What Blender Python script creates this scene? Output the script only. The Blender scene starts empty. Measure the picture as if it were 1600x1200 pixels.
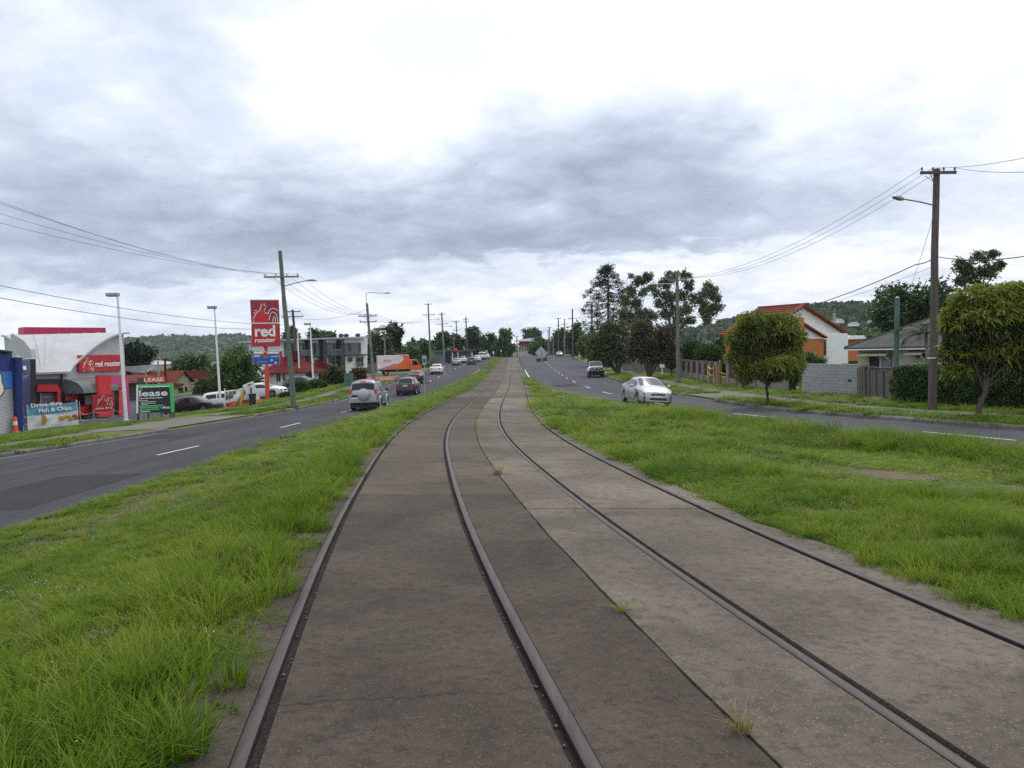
import bpy, bmesh, math, random
import numpy as np
from mathutils import Vector, Matrix, Euler

R = math.radians
random.seed(7)
rng = np.random.default_rng(7)
sc = bpy.context.scene

# ------------------------------------------------------------------ camera
F_PX, CAM_H = 1250.0, 1.65
PITCH, ROLL = math.atan(55 / 1250.0), R(1.9)
cam_d = bpy.data.cameras.new('camera')
cam_d.sensor_width = 36.0
cam_d.lens = 36.0 * F_PX / 1600.0
cam_d.clip_start = 0.05
cam_d.clip_end = 9000.0
cam = bpy.data.objects.new('camera', cam_d)
sc.collection.objects.link(cam)
FWD = np.array([0, math.cos(PITCH), -math.sin(PITCH)])
_up0 = np.array([0, math.sin(PITCH), math.cos(PITCH)])
_r0 = np.array([1.0, 0, 0])
RIGHT = _r0 * math.cos(ROLL) - _up0 * math.sin(ROLL)
UP = _up0 * math.cos(ROLL) + _r0 * math.sin(ROLL)
cam.matrix_world = Matrix(((RIGHT[0], UP[0], -FWD[0], 0), (RIGHT[1], UP[1], -FWD[1], 0),
                           (RIGHT[2], UP[2], -FWD[2], CAM_H), (0, 0, 0, 1)))
sc.camera = cam

# ------------------------------------------------------------------ exposure
sc.view_settings.view_transform = 'Standard'
sc.view_settings.look = 'None'
sc.view_settings.gamma = 1.0
sc.view_settings.use_curve_mapping = False
sc.view_settings.exposure = 0.20

sc.cycles.use_denoising = False
sc.cycles.max_bounces = 5
sc.cycles.diffuse_bounces = 2
sc.cycles.glossy_bounces = 2
sc.cycles.transmission_bounces = 2

# ------------------------------------------------------------------ sky
SUN_AZ, SUN_EL = R(24), R(52)
world = bpy.data.worlds.new('World')
sc.world = world
world.use_nodes = True
wn = world.node_tree.nodes
wl = world.node_tree.links
wn.clear()


class NX:
    """tiny expression helper for shader maths"""
    def __init__(s, tree):
        s.t = tree

    def m(s, op, a, b=None, c=None, clamp=False):
        n = s.t.nodes.new('ShaderNodeMath')
        n.operation = op
        n.use_clamp = clamp
        for i, v in enumerate((a, b, c)):
            if v is None:
                continue
            if isinstance(v, (int, float)):
                n.inputs[i].default_value = v
            else:
                s.t.links.new(v, n.inputs[i])
        return n.outputs[0]

    def add(s, *v):
        o = v[0]
        for k in v[1:]:
            o = s.m('ADD', o, k)
        return o

    def mul(s, a, b):
        return s.m('MULTIPLY', a, b)

    def gauss(s, u, u0, su, v, v0, sv):
        a = s.m('POWER', s.m('ABSOLUTE', s.mul(s.m('SUBTRACT', u, u0), 1.0 / su)), 2.0)
        b = s.m('POWER', s.m('ABSOLUTE', s.mul(s.m('SUBTRACT', v, v0), 1.0 / sv)), 2.0)
        return s.m('EXPONENT', s.mul(s.add(a, b), -1.0))

    def smooth(s, x, lo, hi):
        n = s.t.nodes.new('ShaderNodeMapRange')
        n.interpolation_type = 'SMOOTHSTEP'
        s.t.links.new(x, n.inputs[0])
        n.inputs[1].default_value = lo
        n.inputs[2].default_value = hi
        return n.outputs[0]

    def noise(s, vec, scale, detail=5, rough=.55, dist=0.0):
        n = s.t.nodes.new('ShaderNodeTexNoise')
        n.inputs['Scale'].default_value = scale
        n.inputs['Detail'].default_value = detail
        n.inputs['Roughness'].default_value = rough
        n.inputs['Distortion'].default_value = dist
        if vec is not None:
            s.t.links.new(vec, n.inputs['Vector'])
        return n.outputs[0]

    def vec(s, x, y, z=0.0):
        n = s.t.nodes.new('ShaderNodeCombineXYZ')
        for i, v in enumerate((x, y, z)):
            if isinstance(v, (int, float)):
                n.inputs[i].default_value = v
            else:
                s.t.links.new(v, n.inputs[i])
        return n.outputs[0]


nx = NX(world.node_tree)
_tc = wn.new('ShaderNodeTexCoord')
_sp = wn.new('ShaderNodeSeparateXYZ')
wl.new(_tc.outputs['Generated'], _sp.inputs[0])
DX, DY, DZ = _sp.outputs
az = nx.mul(nx.m('ARCTAN2', DX, DY), 180 / math.pi)
el = nx.mul(nx.m('ARCSINE', DZ), 180 / math.pi)
den = nx.m('ADD', nx.m('MAXIMUM', DZ, 0.0), 0.22)
q = nx.vec(nx.m('DIVIDE', DX, den), nx.m('DIVIDE', DY, den), 3.7)
n_big = nx.noise(q, 0.9, 2, .45, .2)
n_mid = nx.noise(q, 2.3, 5, .52, .25)
n_fine = nx.noise(q, 5.5, 7, .58, .15)
n_puff = nx.noise(nx.vec(nx.add(nx.m('DIVIDE', DX, den), nx.mul(n_fine, .12)), nx.add(nx.m('DIVIDE', DY, den), nx.mul(n_mid, .2)), 9.1), 3.4, 6, .5, 0.0)
puff = nx.m('SUBTRACT', nx.m('ABSOLUTE', nx.mul(nx.m('SUBTRACT', n_puff, .5), 4.0)), .38)
wob = nx.m('SUBTRACT', n_fine, .5)
wom = nx.m('SUBTRACT', n_mid, .5)
e_w = nx.add(el, nx.mul(wom, 7.0), nx.mul(wob, 2.0))
a_w = nx.add(az, nx.mul(nx.m('SUBTRACT', n_big, 0.5), 18.0))
# main grey bank with a ragged flat base, and its lower continuation to the left
base_r = nx.smooth(nx.add(el, nx.mul(wob, 5.0), nx.mul(wom, 2.0)), 6.0, 7.1)
base_l = nx.smooth(nx.add(el, nx.mul(wob, 5.0), nx.mul(wom, 2.0)), 4.6, 5.7)
bank = nx.mul(nx.gauss(az, 5.0, 20.0, e_w, 9.3, 6.4), base_r)
bank2 = nx.mul(nx.gauss(az, -23.0, 20.0, e_w, 6.0, 5.4), base_l)
patch = nx.gauss(a_w, -19.0, 5.5, e_w, 22.0, 7.0)
patch2 = nx.gauss(a_w, -31.0, 7.0, e_w, 14.5, 6.0)
glow = nx.gauss(az, 22.0, 26.0, el, 29.0, 13.5)
glow2 = nx.gauss(a_w, -7.0, 9.0, e_w, 15.5, 6.5)
lowm = nx.m('SUBTRACT', 1.0, nx.smooth(el, 4.5, 8.0))
n_low = nx.m('SUBTRACT', nx.noise(nx.vec(nx.mul(az, .16), nx.mul(el, .5), 1.3), 1.0, 6, .55, .3), .5)
B = nx.add(0.80, nx.mul(lowm, .05), nx.mul(nx.mul(n_low, lowm), .6), nx.mul(nx.m('SUBTRACT', n_big, .5), .26), nx.mul(wom, .33), nx.mul(wob, .22), nx.mul(bank, -.33), nx.mul(puff, .12), nx.mul(bank2, -.19),
           nx.mul(patch, -.15), nx.mul(patch2, -.08), nx.mul(glow, .34), nx.mul(glow2, .20), nx.mul(nx.smooth(el, 30.0, 60.0), .16))
ramp = wn.new('ShaderNodeValToRGB')
wl.new(B, ramp.inputs[0])
cr = ramp.color_ramp
cr.elements[0].position, cr.elements[0].color = .22, (.20, .24, .32, 1)
cr.elements[1].position, cr.elements[1].color = 1.0, (1.06, 1.06, 1.06, 1)
for p_, c_ in ((.42, (.32, .378, .485)), (.60, (.50, .572, .705)), (.76, (.74, .81, .93)), (.90, (.98, 1.0, 1.04))):
    e_ = cr.elements.new(p_)
    e_.color = (*c_, 1)
sky = wn.new('ShaderNodeTexSky')
sky.sky_type = 'NISHITA'
sky.sun_disc = False
sky.sun_elevation = SUN_EL
sky.sun_rotation = SUN_AZ
sky.air_density = 1.2
bg_sky = wn.new('ShaderNodeBackground')
bg_sky.inputs[1].default_value = 0.12
wl.new(sky.outputs[0], bg_sky.inputs[0])
bg_cl = wn.new('ShaderNodeBackground')
wl.new(ramp.outputs[0], bg_cl.inputs[0])
bg_cl.inputs[1].default_value = 1.0
hole = nx.mul(nx.smooth(nx.add(n_mid, nx.mul(wob, .6)), .60, .72), nx.smooth(el, 8.0, 17.0))
cover = nx.m('SUBTRACT', 1.0, nx.mul(hole, .33))
mixs = wn.new('ShaderNodeMixShader')
wl.new(cover, mixs.inputs[0])
wl.new(bg_sky.outputs[0], mixs.inputs[1])
wl.new(bg_cl.outputs[0], mixs.inputs[2])
wout = wn.new('ShaderNodeOutputWorld')
wl.new(mixs.outputs[0], wout.inputs[0])

# ------------------------------------------------------------------ sun behind the cloud
sun_d = bpy.data.lights.new('sun', 'SUN')
sun_d.energy = 1.5
sun_d.angle = R(18)
sun_d.color = (1.0, .96, .90)
sun = bpy.data.objects.new('sun', sun_d)
sc.collection.objects.link(sun)
_sd = Vector((math.sin(SUN_AZ) * math.cos(SUN_EL), math.cos(SUN_AZ) * math.cos(SUN_EL), math.sin(SUN_EL)))
sun.rotation_euler = (-_sd).to_track_quat('-Z', 'Y').to_euler()

# ------------------------------------------------------------------ lie of the land
YS = np.arange(-12, 420, .5)


def _smooth(a, s):
    k = np.exp(-.5 * (np.arange(-60, 61) * .5 / s) ** 2)
    k /= k.sum()
    return np.convolve(np.pad(a, 60, mode='reflect', reflect_type='odd'), k, 'valid')


def prof(ys, vs, s):
    a = _smooth(np.interp(YS, ys, vs), s)
    return lambda y: np.interp(y, YS, a)


XC = prof([-12, 0, 3.34, 5, 6.6, 10, 18.4, 25, 33, 45, 62, 92, 161, 213, 420],
          [3.5, 1.56, .98, .72, .47, .04, -.84, -1.24, -1.36, -1.3, -1.1, -.95, -.8, -.55, .1], 2.5)
ZC = prof([-12, 0, 3.3, 5, 6.6, 10, 18, 33, 62, 92, 130, 161, 213, 240, 300, 420],
          [.12, 0, -.1, -.16, -.22, -.34, -.57, -.9, -1.5, -1.7, -1.85, -1.72, -.92, -.75, -1.0, -1.6], 3)
AL = prof([-12, 30, 57, 73, 110, 130, 170, 420], [-.6, -.7, -.65, -.4, 0, .25, .4, .4], 6)
BL = prof([-12, 57, 75, 110, 130, 420], [-.3, -.35, -.5, -.5, -.3, 0], 6)
AR = prof([-12, 25, 40, 60, 80, 420], [-.55, -.6, -.6, -.3, 0, 0], 6)


def S01(t):
    t = np.clip(t, 0, 1)
    return t * t * (3 - 2 * t)


def H(x, y):
    x = np.asarray(x, float)
    y = np.asarray(y, float)
    u = x - XC(y)
    cross = -.034 * u * (1 - S01((np.abs(u) - 3.0) / 4.0))
    return ZC(y) + cross + AL(y) * S01((-u - 2.6) / 4.5) + BL(y) * S01((-u - 16) / 10) + AR(y) * S01((u - 3) / 7) - .6 * np.exp(-((x + 27) / 7) ** 2 - ((y - 68) / 9) ** 2)


def ray(px, py):
    d = FWD + RIGHT * ((px - 800) / F_PX) + UP * ((600 - py) / F_PX)
    return d / d[1]


def at(px, py, Y):
    """point of the place seen in a photo pixel at a measured distance Y"""
    d = ray(px, py)
    return Vector((d[0] * Y, Y, CAM_H + d[2] * Y))


_T = np.arange(2, 400, .25)


def gp(px, py, off=.12):
    """where a line of sight meets the ground"""
    d = ray(px, py)
    f = CAM_H + d[2] * _T - H(d[0] * _T, _T) - off
    i = int(np.argmax(f < 0))
    a = _T[i - 1] + .25 * f[i - 1] / (f[i - 1] - f[i])
    return Vector((d[0] * a, a, float(H(d[0] * a, a)) + off))


def g(x, y, off=.12):
    return Vector((x, y, float(H(x, y)) + off))


def toY(p, Y, off=.12):
    """same bearing, moved to distance Y, on the ground"""
    return g(p.x * Y / p.y, Y, off)


# road edges in plan, x at distance y
LR = prof([-12, 13, 20, 27, 34, 45, 58, 74, 95, 130, 200, 300, 420], [-8.3, -8.3, -8.7, -9.0, -8.8, -8.0, -6.9, -5.9, -5.0, -5.0, -4.8, -4.5, -4.2], 4)
LL = prof([-12, 10, 27, 35, 45, 56, 66, 92, 124, 160, 175, 220, 300, 420], [-21.5, -19.4, -17.5, -16.5, -15.5, -14.5, -13.9, -14.1, -14.4, -14.5, -13.9, -12.5, -11.5, -11], 4)
RL = prof([-12, 0, 10, 19, 24, 33, 40.7, 48, 56, 65, 76, 91, 114, 145, 218, 420], [19, 16, 13.3, 10.7, 9.2, 6.9, 5.3, 3.9, 3.08, 2.6, 2.1, 1.85, 1.85, 2.13, 2.86, 4], 2)
RR = prof([-12, 0, 12, 24, 29, 33, 38, 46, 51, 70, 82, 95, 120, 138, 180, 225, 420], [26, 22.5, 18.8, 15.3, 13.9, 12.7, 11.8, 11.2, 10.75, 10, 9.9, 11, 13.5, 14.5, 15.3, 15.6, 17], 2)

# ------------------------------------------------------------------ building helpers
COL = sc.collection
M = {}


def mat(name, col, rough=.6, col2=None, scale=4.0, detail=5, bump=0.0, bscale=40.0, metal=0.0, spec=.5, coat=0.0,
        lo=.35, hi=.65, space='Object', emit=0.0, mapscale=None, tone=0.0):
    m = bpy.data.materials.new(name)
    m.use_nodes = True
    t = m.node_tree
    b = t.nodes['Principled BSDF']
    b.inputs['Base Color'].default_value = (*col, 1)
    b.inputs['Roughness'].default_value = rough
    b.inputs['Metallic'].default_value = metal
    b.inputs['Specular IOR Level'].default_value = spec
    b.inputs['Coat Weight'].default_value = coat
    if emit:
        b.inputs['Emission Color'].default_value = (*col, 1)
        b.inputs['Emission Strength'].default_value = emit
    x = NX(t)
    vec = None
    if col2 is not None or bump:
        if space == 'World':
            vec = t.nodes.new('ShaderNodeNewGeometry').outputs['Position']
        else:
            vec = t.nodes.new('ShaderNodeTexCoord').outputs['Object']
        if mapscale:
            mp = t.nodes.new('ShaderNodeMapping')
            mp.inputs['Scale'].default_value = mapscale
            t.links.new(vec, mp.inputs[0])
            vec = mp.outputs[0]
    if col2 is not None:
        n = x.noise(vec, scale, detail, .6)
        f = x.smooth(n, lo, hi)
        mx = t.nodes.new('ShaderNodeMix')
        mx.data_type = 'RGBA'
        mx.inputs[6].default_value = (*col, 1)
        mx.inputs[7].default_value = (*col2, 1)
        t.links.new(f, mx.inputs[0])
        out = mx.outputs[2]
        if tone:
            oi = t.nodes.new('ShaderNodeObjectInfo')
            hs = t.nodes.new('ShaderNodeHueSaturation')
            t.links.new(out, hs.inputs['Color'])
            t.links.new(x.add(1 - tone, x.mul(oi.outputs['Random'], 2 * tone)), hs.inputs['Value'])
            out = hs.outputs[0]
        t.links.new(out, b.inputs['Base Color'])
    if bump:
        n2 = x.noise(vec, bscale, 4, .6)
        bp = t.nodes.new('ShaderNodeBump')
        bp.inputs['Strength'].default_value = bump
        bp.inputs['Distance'].default_value = .02
        t.links.new(n2, bp.inputs['Height'])
        t.links.new(bp.outputs[0], b.inputs['Normal'])
    M[name] = m
    return m


def leafmat(name, c1, c2, c3, rough=.5, trans=.35, pos_scale=.6, spec=.3, gain=1.0):
    """leaf: every blade has its own tone (attribute), drifting slowly through space"""
    m = bpy.data.materials.new(name)
    m.use_nodes = True
    t = m.node_tree
    b = t.nodes['Principled BSDF']
    b.inputs['Roughness'].default_value = rough
    b.inputs['Specular IOR Level'].default_value = spec
    x = NX(t)
    c1, c2, c3 = [tuple(v * gain for v in c) for c in (c1, c2, c3)]
    at_ = t.nodes.new('ShaderNodeAttribute')
    at_.attribute_name = 'tone'
    pos = t.nodes.new('ShaderNodeNewGeometry').outputs['Position']
    oi = t.nodes.new('ShaderNodeObjectInfo')
    n = x.noise(pos, pos_scale, 3, .5)
    f = x.add(x.mul(at_.outputs['Fac'], .55), x.mul(x.m('SUBTRACT', n, .5), 1.1), x.mul(oi.outputs['Random'], .18), .18)
    r = t.nodes.new('ShaderNodeValToRGB')
    r.color_ramp.elements[0].color = (*c1, 1)
    r.color_ramp.elements[0].position = .15
    r.color_ramp.elements[1].color = (*c3, 1)
    r.color_ramp.elements[1].position = .95
    e = r.color_ramp.elements.new(.55)
    e.color = (*c2, 1)
    t.links.new(f, r.inputs[0])
    t.links.new(r.outputs[0], b.inputs['Base Color'])
    tr = t.nodes.new('ShaderNodeBsdfTranslucent')
    t.links.new(r.outputs[0], tr.inputs[0])
    mx = t.nodes.new('ShaderNodeMixShader')
    mx.inputs[0].default_value = trans
    t.links.new(b.outputs[0], mx.inputs[1])
    t.links.new(tr.outputs[0], mx.inputs[2])
    t.links.new(mx.outputs[0], t.nodes['Material Output'].inputs[0])
    M[name] = m
    return m


def fast_mesh(name, V, Fq, tone=None, smooth=False):
    """mesh from numpy arrays: V (n,3), faces (m,k)"""
    me = bpy.data.meshes.new(name)
    V = np.ascontiguousarray(V, np.float32)
    Fq = np.ascontiguousarray(Fq, np.int32)
    m_, k = Fq.shape
    me.vertices.add(len(V))
    me.vertices.foreach_set('co', V.ravel())
    me.loops.add(m_ * k)
    me.loops.foreach_set('vertex_index', Fq.ravel())
    me.polygons.add(m_)
    me.polygons.foreach_set('loop_start', np.arange(0, m_ * k, k, dtype=np.int32))
    if smooth:
        me.polygons.foreach_set('use_smooth', np.ones(m_, bool))
    if tone is not None:
        a = me.attributes.new('tone', 'FLOAT', 'FACE')
        a.data.foreach_set('value', np.ascontiguousarray(tone, np.float32))
    me.update()
    me.validate()
    return me


def link(name, me, material=None, parent=None):
    o = bpy.data.objects.new(name, me)
    COL.objects.link(o)
    if material is not None and me is not None and len(me.materials) == 0:
        me.materials.append(M[material] if isinstance(material, str) else material)
    if parent is not None:
        o.parent = parent
    return o


def tag(o, label=None, cat=None, group=None, kind=None):
    if label:
        o['label'] = label
    if cat:
        o['category'] = cat
    if group:
        o['group'] = group
    if kind:
        o['kind'] = kind
    return o


def thing(name, label, cat, loc=(0, 0, 0), rz=0.0, group=None):
    o = bpy.data.objects.new(name, None)
    COL.objects.link(o)
    o.location = loc
    o.rotation_euler = (0, 0, rz)
    o.empty_display_size = .2
    return tag(o, label, cat, group)


class MB:
    def __init__(s):
        s.v = []
        s.f = []

    def add(s, vs, fs):
        n = len(s.v)
        s.v += [tuple(p) for p in vs]
        s.f += [tuple(i + n for i in f) for f in fs]
        return s

    def box(s, x0, x1, y0, y1, z0, z1, mtx=None):
        vs = [Vector(p) for p in ((x0, y0, z0), (x1, y0, z0), (x1, y1, z0), (x0, y1, z0), (x0, y0, z1), (x1, y0, z1), (x1, y1, z1), (x0, y1, z1))]
        if mtx:
            vs = [mtx @ p for p in vs]
        return s.add(vs, [(0, 3, 2, 1), (4, 5, 6, 7), (0, 1, 5, 4), (1, 2, 6, 5), (2, 3, 7, 6), (3, 0, 4, 7)])

    def cbox(s, c, d, rz=0.0):
        mtx = Matrix.Translation(c) @ Matrix.Rotation(rz, 4, 'Z')
        return s.box(-d[0] / 2, d[0] / 2, -d[1] / 2, d[1] / 2, -d[2] / 2, d[2] / 2, mtx)

    def tube(s, pts, rad, n=8, cap=True):
        pts = [Vector(p) for p in pts]
        if not hasattr(rad, '__len__'):
            rad = [rad] * len(pts)
        base = len(s.v)
        ref = Vector((0, 0, 1))
        for i, p in enumerate(pts):
            d = (pts[min(i + 1, len(pts) - 1)] - pts[max(i - 1, 0)])
            if d.length < 1e-9:
                d = Vector((0, 0, 1))
            d.normalize()
            a = d.cross(ref)
            if a.length < .05:
                a = d.cross(Vector((0, 1, 0)))
            a.normalize()
            b = d.cross(a)
            for k in range(n):
                th = 2 * math.pi * k / n
                s.v.append(tuple(p + (a * math.cos(th) + b * math.sin(th)) * rad[i]))
        for i in range(len(pts) - 1):
            for k in range(n):
                k2 = (k + 1) % n
                s.f.append((base + i * n + k, base + i * n + k2, base + (i + 1) * n + k2, base + (i + 1) * n + k))
        if cap:
            s.f.append(tuple(base + k for k in range(n))[::-1])
            e = base + (len(pts) - 1) * n
            s.f.append(tuple(e + k for k in range(n)))
        return s

    def prism(s, poly, depth, mtx=None):
        """polygon in local xz extruded along +y by depth"""
        n = len(poly)
        vs = [Vector((p[0], 0, p[1])) for p in poly] + [Vector((p[0], depth, p[1])) for p in poly]
        if mtx:
            vs = [mtx @ p for p in vs]
        fs = [tuple(range(n)), tuple(range(2 * n - 1, n - 1, -1))]
        for i in range(n):
            j = (i + 1) % n
            fs.append((j, i, n + i, n + j))
        return s.add(vs, fs)

    def sphere(s, c, r, nu=12, nv=8):
        c = Vector(c)
        if not hasattr(r, '__len__'):
            r = (r, r, r)
        vs = []
        for j in range(nv + 1):
            ph = math.pi * j / nv
            for i in range(nu):
                th = 2 * math.pi * i / nu
                vs.append((c.x + r[0] * math.sin(ph) * math.cos(th), c.y + r[1] * math.sin(ph) * math.sin(th), c.z + r[2] * math.cos(ph)))
        fs = []
        for j in range(nv):
            for i in range(nu):
                i2 = (i + 1) % nu
                fs.append((j * nu + i, (j + 1) * nu + i, (j + 1) * nu + i2, j * nu + i2))
        return s.add(vs, fs)

    def lathe(s, prof_, axis='z', n=16, mtx=None):
        """profile of (r, h) about the z axis, turned by mtx"""
        vs = []
        for r, h in prof_:
            for k in range(n):
                th = 2 * math.pi * k / n
                p = Vector((r * math.cos(th), r * math.sin(th), h))
                vs.append(mtx @ p if mtx else p)
        fs = []
        for j in range(len(prof_) - 1):
            for k in range(n):
                k2 = (k + 1) % n
                fs.append((j * n + k, j * n + k2, (j + 1) * n + k2, (j + 1) * n + k))
        return s.add(vs, fs)

    def build(s, name, material, parent=None, smooth=None, bevel=0.0, loc=None):
        me = bpy.data.meshes.new(name)
        me.from_pydata(s.v, [], s.f)
        bm = bmesh.new()
        bm.from_mesh(me)
        bmesh.ops.recalc_face_normals(bm, faces=bm.faces)
        if bevel:
            es = [e for e in bm.edges if len(e.link_faces) == 2 and e.calc_face_angle(0) > .6]
            bmesh.ops.bevel(bm, geom=es, offset=bevel, segments=2, affect='EDGES', profile=.6, clamp_overlap=True)
        bm.to_mesh(me)
        bm.free()
        if smooth is not None:
            me.polygons.foreach_set('use_smooth', np.ones(len(me.polygons), bool))
            me.set_sharp_from_angle(angle=R(smooth))
        o = link(name, me, material, parent)
        if loc is not None:
            o.location = loc
        return o


def text(name, s, size, material, parent, loc, rot, bold=.0, extrude=.01, align='LEFT', sx=1.0, shear=0.0):
    cu = bpy.data.curves.new(name, 'FONT')
    cu.body = s
    cu.size = size
    cu.offset = bold * size
    cu.extrude = extrude
    cu.align_x = align
    cu.shear = shear
    cu.resolution_u = 3
    tmp = bpy.data.objects.new('tmp', cu)
    me = bpy.data.meshes.new_from_object(tmp)
    bpy.data.objects.remove(tmp)
    bpy.data.curves.remove(cu)
    me.name = name
    me.materials.clear()
    o = link(name, me, material, parent)
    o.location = loc
    o.rotation_euler = rot
    o.scale = (sx, 1, 1)
    return o


UPR = (math.pi / 2, 0, 0)   # text standing upright, facing -y

# ------------------------------------------------------------------ ground materials
def ground_mat(name, c1, c2, c3, spk=None, bump=.3, bscale=60, rough=.9, tone=0.0, big=.25, fine=14.0, stain=None, spec=.3, streak=None):
    m = bpy.data.materials.new(name)
    m.use_nodes = True
    t = m.node_tree
    b = t.nodes['Principled BSDF']
    b.inputs['Roughness'].default_value = rough
    b.inputs['Specular IOR Level'].default_value = spec
    x = NX(t)
    pos = t.nodes.new('ShaderNodeNewGeometry').outputs['Position']

    def mixc(f, a, c):
        mx = t.nodes.new('ShaderNodeMix')
        mx.data_type = 'RGBA'
        for i, v in ((6, a), (7, c)):
            if isinstance(v, tuple):
                mx.inputs[i].default_value = (*v, 1)
            else:
                t.links.new(v, mx.inputs[i])
        t.links.new(f, mx.inputs[0])
        return mx.outputs[2]
    col = mixc(x.smooth(x.noise(pos, big, 5, .6), .35, .66), c1, c2)
    col = mixc(x.mul(x.smooth(x.noise(pos, fine, 6, .75), .44, .70), .75), col, c3)
    nb = x.noise(pos, bscale, 3, .7)
    if streak:
        mp = t.nodes.new('ShaderNodeMapping')
        mp.inputs['Scale'].default_value = (streak[0], streak[1], 1)
        t.links.new(pos, mp.inputs[0])
        col = mixc(x.mul(x.smooth(x.noise(mp.outputs[0], 1.0, 4, .6), .42, .66), .75), col, c3)
    if stain:
        st = x.smooth(x.noise(pos, 1.1, 6, .62, .6), .52, .70)
        col = mixc(x.mul(st, stain[1]), col, stain[0])
    if spk:
        for sc_, thr, cc, amt in spk:
            vo = t.nodes.new('ShaderNodeTexVoronoi')
            vo.inputs['Scale'].default_value = sc_
            t.links.new(pos, vo.inputs['Vector'])
            sel = t.nodes.new('ShaderNodeSeparateColor')
            t.links.new(vo.outputs['Color'], sel.inputs[0])
            f = x.mul(x.mul(x.m('LESS_THAN', vo.outputs['Distance'], .42), x.m('GREATER_THAN', sel.outputs[0], thr)), amt)
            col = mixc(f, col, cc)
    if tone:
        oi = t.nodes.new('ShaderNodeObjectInfo')
        hs = t.nodes.new('ShaderNodeHueSaturation')
        t.links.new(col, hs.inputs['Color'])
        t.links.new(x.add(1 - tone, x.mul(oi.outputs['Random'], 2 * tone)), hs.inputs['Value'])
        col = hs.outputs[0]
    t.links.new(col, b.inputs['Base Color'])
    bp = t.nodes.new('ShaderNodeBump')
    bp.inputs['Strength'].default_value = bump
    bp.inputs['Distance'].default_value = .012
    t.links.new(nb, bp.inputs['Height'])
    t.links.new(bp.outputs[0], b.inputs['Normal'])
    M[name] = m
    return m


SPK = [(75, .93, (.17, .145, .12), .6), (170, .74, (.15, .128, .105), .55), (120, .74, (.026, .022, .019), .6)]
ground_mat('concrete_dark', (.066, .053, .044), (.098, .081, .068), (.038, .031, .027), SPK, .8, 90, .92, .12, .8, 13, ((.034, .028, .025), .6), .15)
ground_mat('concrete_mid', (.086, .071, .058), (.120, .101, .083), (.052, .043, .036), SPK, .7, 90, .92, .20, .5, 11, ((.046, .039, .034), .65), .15)
ground_mat('concrete_pale', (.108, .094, .076), (.185, .163, .133), (.055, .047, .039), [(75, .88, (.30, .265, .22), .6)] + SPK, .7, 90, .92, .17, .5, 11, ((.070, .060, .050), .65), .15)
ground_mat('asphalt', (.043, .046, .053), (.060, .063, .070), (.032, .034, .040), [(90, .8, (.085, .085, .09), .5)], .5, 120, .9, 0, .12, 30, ((.026, .028, .034), .5), .2, (1.1, .035))
ground_mat('asphalt_pale', (.056, .061, .073), (.076, .081, .093), (.045, .049, .058), [(90, .8, (.11, .11, .115), .5)], .5, 120, .9, 0, .12, 30, ((.045, .048, .056), .5), .2, (1.1, .035))
ground_mat('footpath', (.13, .122, .108), (.165, .155, .135), (.09, .084, .072), SPK[1:], .3, 90, .9, .08, .4, 8, ((.13, .12, .105), .4))
ground_mat('soil', (.085, .075, .032), (.065, .085, .022), (.045, .038, .022), [(60, .8, (.14, .11, .07), .8)], .8, 30, .95, 0, .5, 5, ((.12, .09, .055), .5))
ground_mat('turf', (.075, .125, .020), (.100, .150, .026), (.055, .085, .018), None, .8, 25, .95, 0, .3, 6, ((.10, .10, .035), .5))
ground_mat('land', (.055, .085, .022), (.075, .105, .03), (.05, .06, .025), None, .5, 10, .95, 0, .05, 1.0)
ground_mat('red_pave', (.30, .075, .05), (.36, .10, .07), (.22, .06, .045), None, .3, 60, .9, 0, .5, 6)
ground_mat('line_paint', (.62, .62, .60), (.70, .70, .68), (.42, .42, .41), None, .2, 80, .7, 0, .8, 18)
ground_mat('worn_paint', (.30, .30, .295), (.42, .42, .41), (.12, .12, .12), None, .2, 80, .8, 0, 1.5, 9, ((.08, .08, .085), .8))
ground_mat('kerb', (.17, .155, .132), (.22, .205, .175), (.10, .09, .078), SPK[1:], .3, 60, .9, .06, .5, 5, ((.09, .082, .07), .6))
ground_mat('groove', (.020, .018, .016), (.030, .026, .022), (.012, .011, .010), [(120, .7, (.10, .09, .08), .7)], 1.0, 80, .95, 0, 2, 20)
mat('rail_steel', (.040, .032, .033), .5, (.066, .052, .050), 3, bump=.15, bscale=30, metal=.3, spec=.35, mapscale=(8, .6, 8), space='World')


def ribbon(name, ys, xl, xr, off, material, ncross=6, parent=None, kind='structure', offl=None, offr=None, skirt=0.0):
    ys = np.asarray(ys, float)
    a = xl(ys) if callable(xl) else np.full_like(ys, xl)
    b = xr(ys) if callable(xr) else np.full_like(ys, xr)
    t = np.linspace(0, 1, ncross + 1)
    X = a[:, None] * (1 - t) + b[:, None] * t
    Y = np.repeat(ys[:, None], ncross + 1, 1)
    Z = H(X, Y) + off
    n, k = X.shape
    if skirt:
        X = np.concatenate([X[:, :1], X, X[:, -1:]], 1)
        Y = np.concatenate([Y[:, :1], Y, Y[:, -1:]], 1)
        Z = np.concatenate([Z[:, :1] - skirt, Z, Z[:, -1:] - skirt], 1)
        k += 2
    V = np.stack([X.ravel(), Y.ravel(), Z.ravel()], 1)
    i = np.arange((n - 1) * k).reshape(n - 1, k)[:, :-1].ravel()
    Fq = np.stack([i, i + 1, i + k + 1, i + k], 1)
    o = link(name, fast_mesh(name, V, Fq, smooth=not skirt), material, parent)
    if kind and parent is None:
        o['kind'] = kind
    return o


def ysamp(y0, y1):
    out = [y0]
    while out[-1] < y1:
        y = out[-1]
        out.append(y + (.5 if y < 30 else 1.0 if y < 80 else 2.0))
    out[-1] = y1
    return np.array(out)


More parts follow.
